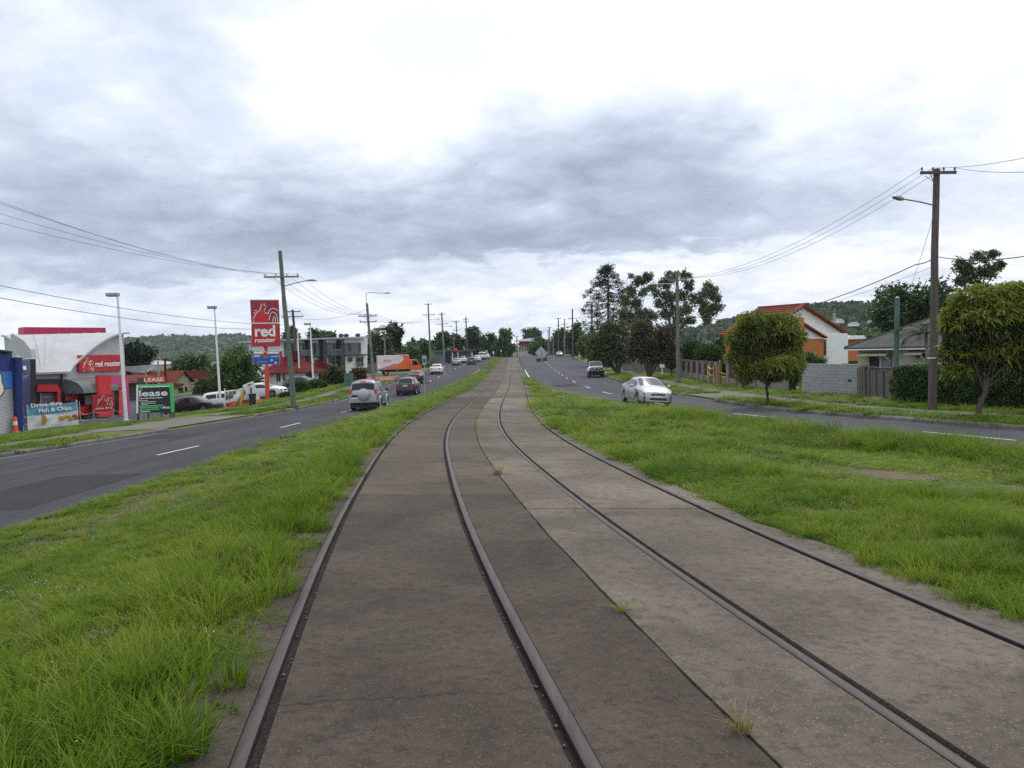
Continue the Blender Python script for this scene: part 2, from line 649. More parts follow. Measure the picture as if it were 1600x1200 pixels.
# base ground: one sheet out to the horizon
gx = np.concatenate([[-6000, -3000, -1500, -800, -400, -200, -120], np.arange(-80, 81, 2.0), [120, 200, 400, 800, 1500, 3000, 6000]])
gy = np.concatenate([[-3000, -800, -200, -60], np.arange(-12, 120, 1.5), np.arange(120, 420, 5.0), [500, 700, 1000, 1800, 3000, 6500]])
GX, GY = np.meshgrid(gx, gy)
GZ = H(GX, np.clip(GY, -12, 415)) - .22
_n, _k = GX.shape
_i = np.arange((_n - 1) * _k).reshape(_n - 1, _k)[:, :-1].ravel()
ground = link('ground', fast_mesh('ground', np.stack([GX.ravel(), GY.ravel(), GZ.ravel()], 1), np.stack([_i, _i + 1, _i + _k + 1, _i + _k], 1), smooth=True), 'land')
tag(ground, kind='structure')

YR = ysamp(-10, 400)
ribbon('road', YR, lambda y: LL(y) - .05, lambda y: LR(y) + .4, 0.0, 'asphalt', 10)
ribbon('road', YR, lambda y: RL(y) - .3, lambda y: RR(y) + .05, 0.0, 'asphalt_pale', 10)

# verges (ground beyond the kerbs) and medians
ribbon('verge', YR, lambda y: LL(y) - 70, lambda y: LL(y) - .14, .12, 'turf', 36, skirt=.3)
ribbon('verge', YR, lambda y: RR(y) + .14, lambda y: RR(y) + 80, .12, 'turf', 36, skirt=.3)
SLAB_L = lambda y: XC(y) - 1.47 - .7175 - .42
SLAB_R = lambda y: XC(y) + 1.47 + .7175 + .40
MEDIAN_GAP = (128.0, 141.0)
ribbon('median', ysamp(-10, MEDIAN_GAP[0]), LR, lambda y: SLAB_L(y) + .25, .02, 'soil', 8, skirt=.2)
ribbon('median', ysamp(MEDIAN_GAP[1], 400), LR, lambda y: SLAB_L(y) + .25, .02, 'turf', 6, skirt=.2)
ribbon('median', ysamp(-10, 100), lambda y: SLAB_R(y) - .25, lambda y: np.maximum(RL(y), SLAB_R(y) + .02), .02, 'soil', 10, skirt=.2)
ribbon('road', ysamp(MEDIAN_GAP[0] - .5, MEDIAN_GAP[1] + .5), lambda y: LR(y) + .1, lambda y: SLAB_L(y) + .2, .012, 'asphalt', 4)

# kerbs: a row of cast lengths each side
def kerb_run(edge, side, y0, y1, step=2.4, gaps=(), h=.13, w=.16):
    root = thing('kerb', None, None)
    root['kind'] = 'structure'
    y = y0
    while y < y1:
        ye = min(y + step, y1)
        low = any(a < (y + ye) / 2 < b for a, b in gaps)
        hh = .035 if low else h
        ys = np.linspace(y + .004, ye - .004, 4)
        xe = edge(ys)
        mb = MB()
        pts = []
        for yy, xx in zip(ys, xe):
            z = float(H(xx, yy))
            # cross-section: road side face, rounded top, back
            for dx, dz in ((0, -.1), (0, hh * .55), (.035, hh), (w, hh + .006), (w, -.1)):
                pts.append((xx + side * dx, yy, z + dz))
        k = 5
        fs = []
        for i in range(len(ys) - 1):
            for j in range(k - 1):
                fs.append((i * k + j, i * k + j + 1, (i + 1) * k + j + 1, (i + 1) * k + j))
        fs.append((0, 1, 2, 3, 4))
        e = (len(ys) - 1) * k
        fs.append((e + 4, e + 3, e + 2, e + 1, e))
        mb.add(pts, fs).build('kerb_stone', 'kerb', root)
        y = ye
    return root


kerb_run(LL, -1, -8, 96, gaps=((36.5, 47.0),))
kerb_run(LL, -1, 122, 240, 4.0)
kerb_run(RR, 1, -8, 240, gaps=((44.5, 51.0),))

# painted lines
def dashes(edge, y0, y1, length=3.0, pitch=12.0, w=.11, phase=0.0):
    root = thing('lane_markings', None, None)
    root['kind'] = 'structure'
    y = y0 + phase
    while y < y1:
        ys = np.linspace(y, y + length, 5)
        ribbon('dash', ys, lambda v: edge(v) - w / 2, lambda v: edge(v) + w / 2, .006, 'line_paint', 1, root)
        y += pitch
    return root


LD = prof([-12, 26, 37, 48, 81, 107, 135, 220, 420], [-13.5, -11.7, -10.85, -10.45, -9.65, -9.75, -9.95, -9.0, -8.2], 4)
RD = prof([-12, 21, 24, 40, 55, 64, 73, 84, 97, 113, 145, 178, 420], [20.5, 13.5, 12.6, 8.6, 6.6, 6.1, 5.8, 5.85, 6.1, 6.5, 7.1, 7.65, 9], 2.5)
dashes(LD, 3.0, 240, 3.0, 11.3, phase=.4)
dashes(RD, 6, 60, 3.2, 11.0, phase=4.2)
dashes(RD, 62, 230, 3.0, 10.5, phase=1.0)
ribbon('edge_line', ysamp(36, 230), lambda y: RL(y) + .18, lambda y: RL(y) + .33, .006, 'line_paint', 1)
ribbon('edge_line', ysamp(-8, 36), lambda y: LL(y) + .32, lambda y: LL(y) + .40, .006, 'worn_paint', 1)
ribbon('edge_line', ysamp(47, 95), lambda y: LL(y) + .32, lambda y: LL(y) + .40, .006, 'worn_paint', 1)
ribbon('edge_line', ysamp(56, 66), lambda y: LR(y) - .15, lambda y: LR(y) - .03, .006, 'line_paint', 1)
ribbon('edge_line', ysamp(108, 131), lambda y: LR(y) - .35, lambda y: LR(y) - .15, .006, 'line_paint', 1)
ribbon('edge_line', ysamp(131.2, 131.9), lambda y: LR(y) - .1, lambda y: SLAB_L(y) - .2, .018, 'line_paint', 4)

ground_mat('asphalt_patch', (.026, .028, .034), (.034, .036, .043), (.020, .021, .026), None, .5, 120, .9, 0, .3, 30, None, .2)
ribbon('road_patch', ysamp(15.5, 21.0), lambda y: LR(y) - 3.3, lambda y: LR(y) - 1.1, .004, 'asphalt_patch', 2)
ribbon('road_patch', ysamp(33.0, 35.2), lambda y: LL(y) + .8, lambda y: LL(y) + 3.0, .004, 'asphalt_patch', 2)
ribbon('road_patch', ysamp(66, 71), lambda y: RL(y) + 1.0, lambda y: RL(y) + 3.2, .004, 'asphalt_patch', 2)

# footpaths, driveways, car park, side street, paved island
ribbon('footpath', ysamp(-8, 36.9), lambda y: LL(y) - 4.2, lambda y: LL(y) - 2.5, .135, 'footpath', 3)
ribbon('footpath', ysamp(48, 94), lambda y: LL(y) - 3.6, lambda y: LL(y) - 2.3, .135, 'footpath', 3)
ribbon('driveway', ysamp(37.0, 46.8), lambda y: LL(y) - 6.2, lambda y: LL(y) - .12, .138, 'footpath', 4)
ribbon('car_park', ysamp(45.2, 66), lambda y: np.full_like(y, -34.0), lambda y: LL(y) - 6.2 + .0 * y, .142, 'asphalt_pale', 8)
ribbon('car_park', ysamp(66, 88), lambda y: np.full_like(y, -40.0), lambda y: np.full_like(y, -23.6), .142, 'asphalt_pale', 8)
ribbon('side_street', ysamp(97, 121), lambda y: LL(y) - 60, lambda y: LL(y) - .0, .138, 'asphalt', 20)
ribbon('paved_island', ysamp(102, 112.5), lambda y: LL(y) - 6.5, lambda y: LL(y) - 1.2, .16, 'red_pave', 4, skirt=.1)
ribbon('edge_line', ysamp(113.0, 113.8), lambda y: LL(y) - 14, lambda y: LL(y) - .5, .15, 'line_paint', 8)
ribbon('edge_line', ysamp(101.0, 101.8), lambda y: LL(y) - 14, lambda y: LL(y) - .8, .15, 'line_paint', 8)
ribbon('footpath', ysamp(-8, 150), lambda y: RR(y) + 2.3, lambda y: RR(y) + 3.6, .135, 'footpath', 3)
ribbon('driveway', ysamp(45.0, 50.5), lambda y: RR(y) + .1, lambda y: RR(y) + 5.4, .139, 'footpath', 5)
ribbon('driveway', ysamp(92, 98), lambda y: RR(y) + .1, lambda y: RR(y) + 9, .139, 'footpath', 5)

# ------------------------------------------------------------------ tram tracks
NOISE_E = rng.normal(size=4000)


def edge_noise(y):
    i = np.asarray(y) * 2.2 + 100
    a = np.interp(i, np.arange(4000), NOISE_E)
    b = np.interp(i * .23 + 900, np.arange(4000), NOISE_E)
    return .05 * a + .07 * b


HEAD, GRV = .064, .056


def strip(mb, ys, x0, x1, z, depth=.06, jit=None, nc=1):
    """one draped concrete strip with edges, x0/x1 arrays"""
    k = nc + 3
    rows = []
    for i, yy in enumerate(ys):
        xs = np.linspace(x0[i], x1[i], nc + 1)
        zz = H(xs, yy) + z
        rows.append([(xs[0], yy, zz[0] - depth)] + [(xs[j], yy, zz[j]) for j in range(nc + 1)] + [(xs[-1], yy, zz[-1] - depth)])
    vs = [p for r in rows for p in r]
    fs = []
    for i in range(len(ys) - 1):
        for j in range(k - 1):
            a = i * k + j
            fs.append((a, a + 1, a + k + 1, a + k))
    fs.append(tuple(range(k)))
    e = (len(ys) - 1) * k
    fs.append(tuple(e + k - 1 - j for j in range(k)))
    mb.add(vs, fs)


def track(side, material, seed):
    rr = random.Random(seed)
    root = thing('tram_track', None, None)
    root['kind'] = 'structure'
    root['label'] = ('darker tram track on the left with rails set flush in concrete' if side < 0
                     else 'paler tram track on the right with rails set flush in concrete')
    cx = lambda y: XC(y) + side * 1.47
    y = -8.0 if side < 0 else -6.3
    first = [9.2, 9.6, 4.8] if side < 0 else [7.0, 8.9, 5.4]
    while y < 232:
        L = first.pop(0) if first else rr.choice((4.4, 5.2, 6.1, 7.3)) if y < 40 else rr.choice((5.2, 6.5, 8.0))
        ye = min(y + L, 234)
        if 1.0 < y < 16:
            ys = np.arange(y + .005, ye - .005, .2)
            ys = np.append(ys, ye - .005)
        else:
            ys = np.linspace(y + .005, ye - .005, max(3, int(L / .8)))
        dz = rr.uniform(-.004, .004)
        c = cx(ys)
        mb = MB()
        # left rail at c-.7175 with groove to its right, right rail at c+.7175 with groove to its left
        lr0, lr1 = c - .7175 - HEAD / 2 - .006, c - .7175 + HEAD / 2 + GRV
        rr0, rr1 = c + .7175 - HEAD / 2 - GRV, c + .7175 + HEAD / 2 + .006
        if side < 0:
            outer, inner = SLAB_L(ys) + edge_noise(ys), XC(ys) - .008 + .25 * (edge_noise(ys * 3) * .3)
            strip(mb, ys, outer, lr0, .035 + dz, nc=1)
            strip(mb, ys, rr1, inner, .035 + dz, nc=2)
        else:
            inner, outer = XC(ys) + .010 + .25 * (edge_noise(ys * 3) * .3), SLAB_R(ys) + edge_noise(ys + 300)
            strip(mb, ys, inner, lr0, .035 + dz, nc=2)
            strip(mb, ys, rr1, outer, .035 + dz, nc=1)
        strip(mb, ys, lr1, rr0, .035 + dz, nc=3)
        mb.build('panel', material if side > 0 or y < 9 else 'concrete_mid', root)
        y = ye
    ys = np.concatenate([np.arange(-9, 20, .4), np.arange(20, 60, 1.0), np.arange(60, 234, 3.0)])
    for s in (-1, 1):
        mb = MB()
        c = cx(ys) + s * .7175
        w = HEAD / 2
        pr = [(-w, -.045), (-w, .039), (-w + .012, .046), (w - .012, .046), (w, .039), (w, -.045)]
        vs, fs = [], []
        for xx, yy in zip(c, ys):
            z = float(H(xx, yy))
            vs += [(xx + a, yy, z + b_) for a, b_ in pr]
        for i in range(len(ys) - 1):
            for j in range(5):
                a = i * 6 + j
                fs.append((a, a + 1, a + 7, a + 6))
        mb.add(vs, fs).build('rail', 'rail_steel', root, smooth=40)
    ribbon('groove_bed', ysamp(-9, 234), lambda v: cx(v) - 1.6, lambda v: cx(v) + 1.6, -.004, 'groove', 8, root)
    return root


track_left = track(-1, 'concrete_dark', 3)
track_right = track(1, 'concrete_pale', 11)


# hairline cracks wandering across the slabs
mat('crack_dirt', (.014, .012, .010), .95)


def crack(root, p0, p1, seed, w=.004):
    rr = random.Random(seed)
    a, b_ = gp(*p0, .035), gp(*p1, .035)
    n_ = 22
    mb = MB()
    off = 0.0
    for k in range(n_ + 1):
        t = k / n_
        off = off * .8 + rr.uniform(-.03, .03)
        x_, y_ = a.x + (b_.x - a.x) * t, a.y + (b_.y - a.y) * t + off
        z_ = float(H(x_, y_)) + .0415
        ww = w * rr.uniform(.3, 1.0)
        mb.v += [(x_, y_ - ww, z_), (x_, y_ + ww, z_)]
    mb.f = [(2 * k, 2 * k + 2, 2 * k + 3, 2 * k + 1) for k in range(n_)]
    mb.build('crack', 'crack_dirt', root)


for i, (a_, b__) in enumerate((((410, 1108), (640, 1092)), ((640, 1090), (830, 1075)), ((565, 925), (700, 918)), ((540, 760), (690, 757)))):
    crack(track_left, a_, b__, i)
for i, (a_, b__) in enumerate((((945, 795), (1040, 796)), ((820, 722), (900, 716)), ((1010, 1090), (1090, 1083)))):
    crack(track_right if i < 2 else track_left, a_, b__, 10 + i)

# worn earth showing through the grass
ground_mat('bare_earth', (.105, .080, .052), (.135, .105, .070), (.065, .050, .034), [(60, .8, (.26, .22, .17), .7)], .8, 40, .95, 0, 1.2, 8)


def earth_patch(px, py, rx, ry, seed):
    rr = np.random.default_rng(seed)
    c = gp(px, py, .025)
    n_ = 28
    a = np.linspace(0, 2 * np.pi, n_, endpoint=False)
    rad = 1 + .25 * np.sin(2 * a + seed) + .18 * np.sin(5 * a + 2 * seed) + rr.normal(0, .08, n_)
    X, Y = c.x + rx * rad * np.cos(a), c.y + ry * rad * np.sin(a)
    V = np.concatenate([[[c.x, c.y, float(H(c.x, c.y)) + .028]], np.stack([X, Y, H(X, Y) + .025], 1)])
    Fq = np.array([[0, 1 + k, 1 + (k + 1) % n_] for k in range(n_)])
    o = link('bare_earth', fast_mesh('bare_earth', V, Fq), 'bare_earth')
    tag(o, kind='structure')
    return (c.x, c.y, rx, ry)


EARTH = [earth_patch(1395, 742, 1.25, 1.0, 1), earth_patch(1310, 730, .6, .5, 2), earth_patch(1590, 762, .5, .45, 4)]
EARTH_L = [earth_patch(150, 812, 1.0, .9, 6)]

# ------------------------------------------------------------------ grass
leafmat('grass_blade', (.050, .112, .010), (.145, .245, .016), (.31, .34, .055), .6, .42, .5, spec=.15)
leafmat('grass_dry', (.16, .13, .045), (.26, .21, .08), (.34, .29, .13), .7, .3, .5)
leafmat('weed_leaf', (.022, .055, .012), (.045, .105, .018), (.085, .16, .03), .5, .3, .5)
mat('flower_white', (.75, .75, .66), .7)


def blades(n, rad, h0, h1, w, lean, seed, seg=3, dry=0.0, power=.5):
    r = np.random.default_rng(seed)
    a = r.uniform(0, 2 * np.pi, n)
    d = rad * r.uniform(0, 1, n) ** power
    bx, by = d * np.cos(a), d * np.sin(a)
    th = a + r.normal(0, .9, n)
    hh = r.uniform(h0, h1, n)
    ln = lean * r.uniform(.2, 1.3, n)
    ww = w * r.uniform(.6, 1.3, n)
    dx, dy = np.cos(th), np.sin(th)
    t = np.linspace(0, 1, seg + 1)
    V = []
    for k, tt in enumerate(t):
        px = bx + dx * ln * hh * tt ** 1.8
        py = by + dy * ln * hh * tt ** 1.8
        pz = hh * (tt - .35 * np.minimum(ln, 1.2) * tt ** 2.2)
        half = ww * (1 - tt ** 1.6) * .5 + .0006
        V.append(np.stack([px - dy * half, py + dx * half, pz], 1))
        V.append(np.stack([px + dy * half, py - dx * half, pz], 1))
    K = 2 * (seg + 1)
    V = np.stack(V, 1).reshape(-1, 3)
    base = np.arange(n)[:, None] * K
    Fs, tone = [], []
    tn = r.uniform(0, 1, n)
    for k in range(seg):
        Fs.append(base + np.array([2 * k, 2 * k + 1, 2 * k + 3, 2 * k + 2])[None])
        tone.append(np.clip(tn * .75 + .25 * k / seg, 0, 1))
    return V, np.concatenate(Fs), np.concatenate(tone)


TUFTS = bpy.data.collections.new('tuft_kinds')


def tuft(name, material, args):
    V, Fq, tn = blades(*args)
    o = bpy.data.objects.new(name, fast_mesh(name, V, Fq, tn))
    o.data.materials.append(M[material])
    TUFTS.objects.link(o)


# names sort alphabetically: the index picks the kind
for i in range(3):
    tuft('a%d_lawn' % i, 'grass_blade', (110, .17, .03, .085, .006, .9, 20 + i))
for i in range(3):
    tuft('b%d_mid' % i, 'grass_blade', (100, .15, .07, .19, .007, .8, 30 + i))
for i in range(3):
    tuft('c%d_tall' % i, 'grass_blade', (85, .12, .14, .42, .008, .75, 40 + i, 4))
for i in range(2):
    tuft('d%d_dry' % i, 'grass_dry', (40, .14, .03, .14, .005, 1.2, 50 + i))
for i in range(2):
    tuft('e%d_weed' % i, 'weed_leaf', (70, .13, .03, .09, .020, 1.1, 60 + i, 2))
for i in range(2):
    tuft('f%d_stalk' % i, 'grass_dry', (9, .16, .25, .60, .004, .5, 70 + i, 4))
# white clover heads on thin stalks
_mb = MB()
for i in range(7):
    a, d = random.uniform(0, 6.3), random.uniform(0, .2)
    p = Vector((d * math.cos(a), d * math.sin(a), random.uniform(.07, .14)))
    _mb.sphere(p, .006, 6, 4)
_me = bpy.data.meshes.new('g0_clover')
_me.from_pydata(_mb.v, [], _mb.f)
_me.materials.append(M['flower_white'])
TUFTS.objects.link(bpy.data.objects.new('g0_clover', _me))
KIND = {'lawn': (0, 3), 'mid': (3, 3), 'tall': (6, 3), 'dry': (9, 2), 'weed': (11, 2), 'stalk': (13, 2), 'clover': (15, 1)}

ng = bpy.data.node_groups.new('grass_scatter', 'GeometryNodeTree')
ng.interface.new_socket('Geometry', in_out='INPUT', socket_type='NodeSocketGeometry')
ng.interface.new_socket('Geometry', in_out='OUTPUT', socket_type='NodeSocketGeometry')
_gi, _go = ng.nodes.new('NodeGroupInput'), ng.nodes.new('NodeGroupOutput')
_ip = ng.nodes.new('GeometryNodeInstanceOnPoints')
_ci = ng.nodes.new('GeometryNodeCollectionInfo')
_ci.inputs['Collection'].default_value = TUFTS
_ci.inputs['Separate Children'].default_value = True
_ci.inputs['Reset Children'].default_value = True


def _na(nm, ty):
    n = ng.nodes.new('GeometryNodeInputNamedAttribute')
    n.data_type = ty
    n.inputs['Name'].default_value = nm
    return n.outputs['Attribute']


ng.links.new(_gi.outputs[0], _ip.inputs['Points'])
ng.links.new(_ci.outputs[0], _ip.inputs['Instance'])
_ip.inputs['Pick Instance'].default_value = True
ng.links.new(_na('kindi', 'INT'), _ip.inputs['Instance Index'])
ng.links.new(_na('rotv', 'FLOAT_VECTOR'), _ip.inputs['Rotation'])
ng.links.new(_na('sclv', 'FLOAT_VECTOR'), _ip.inputs['Scale'])
ng.links.new(_ip.outputs[0], _go.inputs[0])


class Vnoise:
    def __init__(s, seed, n=256):
        s.a = np.random.default_rng(seed).uniform(0, 1, (n, n))
        s.n = n

    def __call__(s, x, y):
        x, y = np.asarray(x) % s.n, np.asarray(y) % s.n
        i, j = np.floor(x).astype(int) % s.n, np.floor(y).astype(int) % s.n
        u, v = S01(x - np.floor(x)), S01(y - np.floor(y))
        i2, j2 = (i + 1) % s.n, (j + 1) % s.n
        a = s.a
        return (a[i, j] * (1 - u) + a[i2, j] * u) * (1 - v) + (a[i, j2] * (1 - u) + a[i2, j2] * u) * v


VN = Vnoise(5)


def vfbm(x, y, sc_):
    x, y = np.asarray(x), np.asarray(y)
    return .55 * VN(x * sc_ + 31, y * sc_ + 77) + .3 * VN(x * sc_ * 2.3 + 11, y * sc_ * 2.3 + 5) + .15 * VN(x * sc_ * 5 + 3, y * sc_ * 5)


def scatter(name, label, xl, xr, y0, y1, off, chooser, dens=1.0, near=True):
    """grass tufts between two edges; clumps grow and thin out with distance"""
    P, K, RV, SV = [], [], [], []
    y = y0
    while y < y1:
        dy = .5 if y < 30 else 2.0
        ym = y + dy / 2
        s = float(np.clip(ym / 11.0, .75, 3.2))           # tuft size
        a, b = float(xl(ym)), float(xr(ym))
        # only the strip that can be in view, with a margin for a step to the side
        lim = max(ym, 3.0) * .80 + 3.0
        a2, b2 = max(a, -lim), min(b, lim)
        if b2 > a2:
            n = rng.poisson(dens * 62.0 / s ** 2 * (b2 - a2) * dy)
            if n:
                xx = rng.uniform(a2, b2, n)
                yy = rng.uniform(y, y + dy, n)
                e = (xx - float(a)), (float(b) - xx)
                kk, hs, keep = chooser(xx, yy, e[0], e[1])
                xx, yy, kk, hs = xx[keep], yy[keep], kk[keep], hs[keep]
                P.append(np.stack([xx, yy, H(xx, yy) + off], 1))
                K.append(kk)
                m = len(xx)
                RV.append(np.stack([rng.normal(0, .12, m), rng.normal(0, .12, m), rng.uniform(0, 6.28, m)], 1))
                sj = s * rng.uniform(.8, 1.25, m)
                SV.append(np.stack([sj, sj, hs * s ** .35], 1))
        y += dy
    P, K, RV, SV = map(np.concatenate, (P, K, RV, SV))
    me = bpy.data.meshes.new(name)
    me.vertices.add(len(P))
    me.vertices.foreach_set('co', P.astype(np.float32).ravel())
    for nm, ty, ar in (('kindi', 'INT', K.astype(np.int32)), ('rotv', 'FLOAT_VECTOR', RV.astype(np.float32)), ('sclv', 'FLOAT_VECTOR', SV.astype(np.float32))):
        at_ = me.attributes.new(nm, ty, 'POINT')
        at_.data.foreach_set('value' if ty == 'INT' else 'vector', ar.ravel())
    o = link(name, me)
    md = o.modifiers.new('scatter', 'NODES')
    md.node_group = ng
    tag(o, label, 'grass', kind='stuff')
    return o


def pick(kinds, u):
    """kinds: list of (name, weight array)"""
    W = np.stack([w * np.ones_like(u) for _, w in kinds], 1)
    W = np.cumsum(W / W.sum(1, keepdims=True), 1)
    idx = (u[:, None] > W).sum(1).clip(0, len(kinds) - 1)
    st = np.array([KIND[k][0] for k, _ in kinds])
    nn = np.array([KIND[k][1] for k, _ in kinds])
    return st[idx] + (rng.integers(0, 100, len(u)) % nn[idx])


def choose_left(x, y, el_, er):
    u = rng.uniform(0, 1, len(x))
    n1 = vfbm(x, y, .5)
    n2 = vfbm(x + 50, y, 1.3)
    lush = S01((1.5 - er) / 1.1) * S01((n2 - .28) / .3) * np.where(y < 40, 1, .6)     # beside the slab
    roadside = S01((.9 - el_) / .7)
    brown = 1.5 * np.exp(-((x + 6.8) / 1.1) ** 2 - ((y - 15) / 2.6) ** 2) + .7 * S01((n1 - .58) / .1)
    k = pick([('lawn', 1.0 * (1 - lush) + .05), ('mid', .45 + 1.4 * lush + .5 * roadside), ('tall', .85 * lush + .02),
              ('dry', .10 + .9 * brown + .12 * S01((.35 - er) / .3)), ('weed', .20 + .5 * (n2 > .6)), ('stalk', .035 + .04 * lush), ('clover', .014 * (el_ > .5))], u)
    hs = (1 - .3 * np.minimum(brown, 1)) * (.48 + .55 * n1 + .25 * lush) * np.interp(y, [6, 14, 30, 60], [.88, .85, .75, .5])
    keep = (er > rng.uniform(.0, .45, len(x)) * (n2 + .35)) & (rng.uniform(0, 1, len(x)) > .45 * brown)
    return k, hs, keep




def choose_right(x, y, el_, er):
    u = rng.uniform(0, 1, len(x))
    n1 = vfbm(x, y + 40, .45)
    n2 = vfbm(x + 20, y, 1.3)
    road = S01((3.0 - er) / 2.0) * S01((y - 14) / 5) * S01((37 - y) / 6)
    bare = np.zeros_like(x)
    for bx, by, sx_, sy_ in [(e_[0], e_[1], e_[2] * .95, e_[3] * 1.15) for e_ in EARTH] + [(3.6, 9.5, .5, .3), (7.5, 10.4, .5, .3)]:
        bare = np.maximum(bare, np.exp(-((x - bx) / sx_) ** 2 - ((y - by) / sy_) ** 2))
    bare *= .7 + .6 * n2
    edge = S01((.8 - el_) / .6)
    nb = np.zeros_like(x)
    for e_ in EARTH:
        nb = np.maximum(nb, np.exp(-((x - e_[0]) / (e_[2] * 1.5)) ** 2 - ((y - e_[1] + .9) / (e_[3] * 1.9)) ** 2))
    nb = S01((nb - .12) / .3)
    k = pick([('lawn', 1.1 * (1 - road) + .02 + 3 * nb), ('mid', (.75 + .3 * edge) * (1 - .8 * nb)), ('tall', 1.5 * road * (n1 > .3) + .25 * S01((n1 - .5) / .12) + .22 * edge),
              ('dry', .08 + .25 * edge * (el_ < .25) + .5 * (bare > .25)), ('weed', .12 + .4 * (n2 > .62)), ('stalk', .03 + .06 * road), ('clover', .004)], u)
    hs = (1 - .45 * nb) * (.52 + .56 * n1 + .95 * road * n2) * np.interp(y, [6, 14, 30, 50], [.9, .82, .8, .45])
    keep = (bare < rng.uniform(.30, .75, len(x))) & (el_ > rng.uniform(0, .35, len(x)) * (n2 + .3))
    return k, hs, keep


def choose_verge(x, y, el_, er):
    u = rng.uniform(0, 1, len(x))
    n1 = vfbm(x, y, .4)
    k = pick([('lawn', 1.0), ('mid', .5 + .6 * (n1 > .55)), ('tall', .02), ('dry', .12 * np.ones_like(x)), ('weed', .1), ('stalk', .01)], u)
    return k, (.6 + .6 * n1) * np.interp(y, [15, 60], [.75, .45]), np.ones(len(x), bool)


scatter('grass', 'long green grass on the median left of the tram tracks', lambda y: LR(y) + .05, lambda y: SLAB_L(y) + .32, 1.0, 128, .015, choose_left, 1.25)
scatter('grass', 'thick green grass on the wide median right of the tram tracks', lambda y: SLAB_R(y) - .22, lambda y: RL(y) + .05, 1.0, 92, .015, choose_right, 1.25)
scatter('grass', 'mown grass strip along the left kerb in front of the restaurant', lambda y: LL(y) - 2.45, lambda y: LL(y) - .2, 20, 33, .12, choose_verge, .8)
scatter('grass', 'mown grass between the left footpath and the restaurant car park', lambda y: LL(y) - 9.5, lambda y: LL(y) - 4.25, 24, 45, .12, choose_verge, .8)
scatter('grass', 'mown grass bank under the tall red sign and beside the green pole', lambda y: LL(y) - 8.5, lambda y: LL(y) - 3.7, 52, 96, .12, choose_verge, .8)
scatter('grass', 'narrow grass strip between left kerb and footpath near the parked cars', lambda y: LL(y) - 2.25, lambda y: LL(y) - .2, 48, 96, .12, choose_verge, .8)
scatter('grass', 'mown grass strip beyond the right kerb under the timber pole', lambda y: RR(y) + .2, lambda y: RR(y) + 2.25, 10, 45, .12, choose_verge, .9)
scatter('grass', 'mown grass between the right footpath and the hedge', lambda y: RR(y) + 3.65, lambda y: RR(y) + 8, 10, 92, .12, choose_verge, .8)
scatter('grass', 'mown nature strip behind the silver sedan', lambda y: RR(y) + .2, lambda y: RR(y) + 2.25, 50.5, 92, .12, choose_verge, .8)
scatter('grass', 'grass on the far left median beyond the crossing', lambda y: LR(y) + .1, lambda y: SLAB_L(y) + .1, 141, 225, .015, choose_verge, .8)


# separate weeds that grow in the joint between the two tracks
def weed(px, py, label, scale, seed, dry):
    p = gp(px, py, .03)
    p.x = float(XC(p.y)) + random.uniform(-.01, .01)
    V, Fq, tn = blades(46, .035, .05, .17, .004, 1.3, seed, 4)
    o = link('weed_tuft', fast_mesh('weed_tuft', V * scale, Fq, tn), 'grass_dry' if dry else 'grass_blade')
    o.location = p
    tag(o, label, 'weed')


weed(1152, 1146, 'straw coloured weed tuft in the track joint nearest the camera', 1.0, 1, True)
weed(960, 957, 'small green weed in the joint between the tracks, second from camera', .8, 2, False)
weed(805, 787, 'tiny weed in the joint between the tracks, third from the camera', .6, 3, False)
weed(772, 742, 'straw coloured bushy weed in the track joint, fourth from the camera', 1.7, 4, True)
# the mossy line of weeds further along the joint
Vs, Fs_, Ts, nb_ = [], [], [], 0
for i in range(240):
    yy = random.uniform(22, 46) if i < 200 else random.uniform(46, 70)
    V, Fq, tn = blades(5, .05, .02, .06, .014, 1.2, 900 + i, 2)
    V = V + np.array([float(XC(yy)) + random.gauss(0, .03), yy, float(H(XC(yy), yy)) + .03])
    Vs.append(V)
    Fs_.append(Fq + nb_)
    nb_ += len(V)
    Ts.append(tn)
tag(link('weeds', fast_mesh('weeds', np.concatenate(Vs), np.concatenate(Fs_), np.concatenate(Ts)), 'grass_dry'),
    'yellowish line of low weeds filling the joint between the tracks', 'weeds', kind='stuff')
# loose pebbles lying in the rail grooves
_mb = MB()
mat('pebble', (.09, .08, .07), .9, (.17, .155, .14), 30)
for i in range(220):
    yy = 2.6 + 16 * random.random() ** 1.7
    side, s = random.choice(((-1, 1), (-1, 1), (-1, -1), (1, -1), (1, 1)))
    xx = float(XC(yy)) + side * 1.47 + s * (.7175 - HEAD / 2 - random.uniform(.01, GRV))
    r_ = random.uniform(.004, .012)
    _mb.sphere((xx, yy, float(H(xx, yy)) - .004 + r_ * .6), (r_, r_ * random.uniform(.7, 1.5), r_ * .8), 6, 4)
tag(_mb.build('gravel', 'pebble'), 'loose grit and pebbles lying in the rail grooves', 'gravel', kind='stuff')

# ------------------------------------------------------------------ vehicles
def paint(name, col, metal=.35, rough=.32):
    m = mat(name, col, rough, metal=metal, coat=.35)
    m.node_tree.nodes['Principled BSDF'].inputs['Coat Roughness'].default_value = .12
    return m


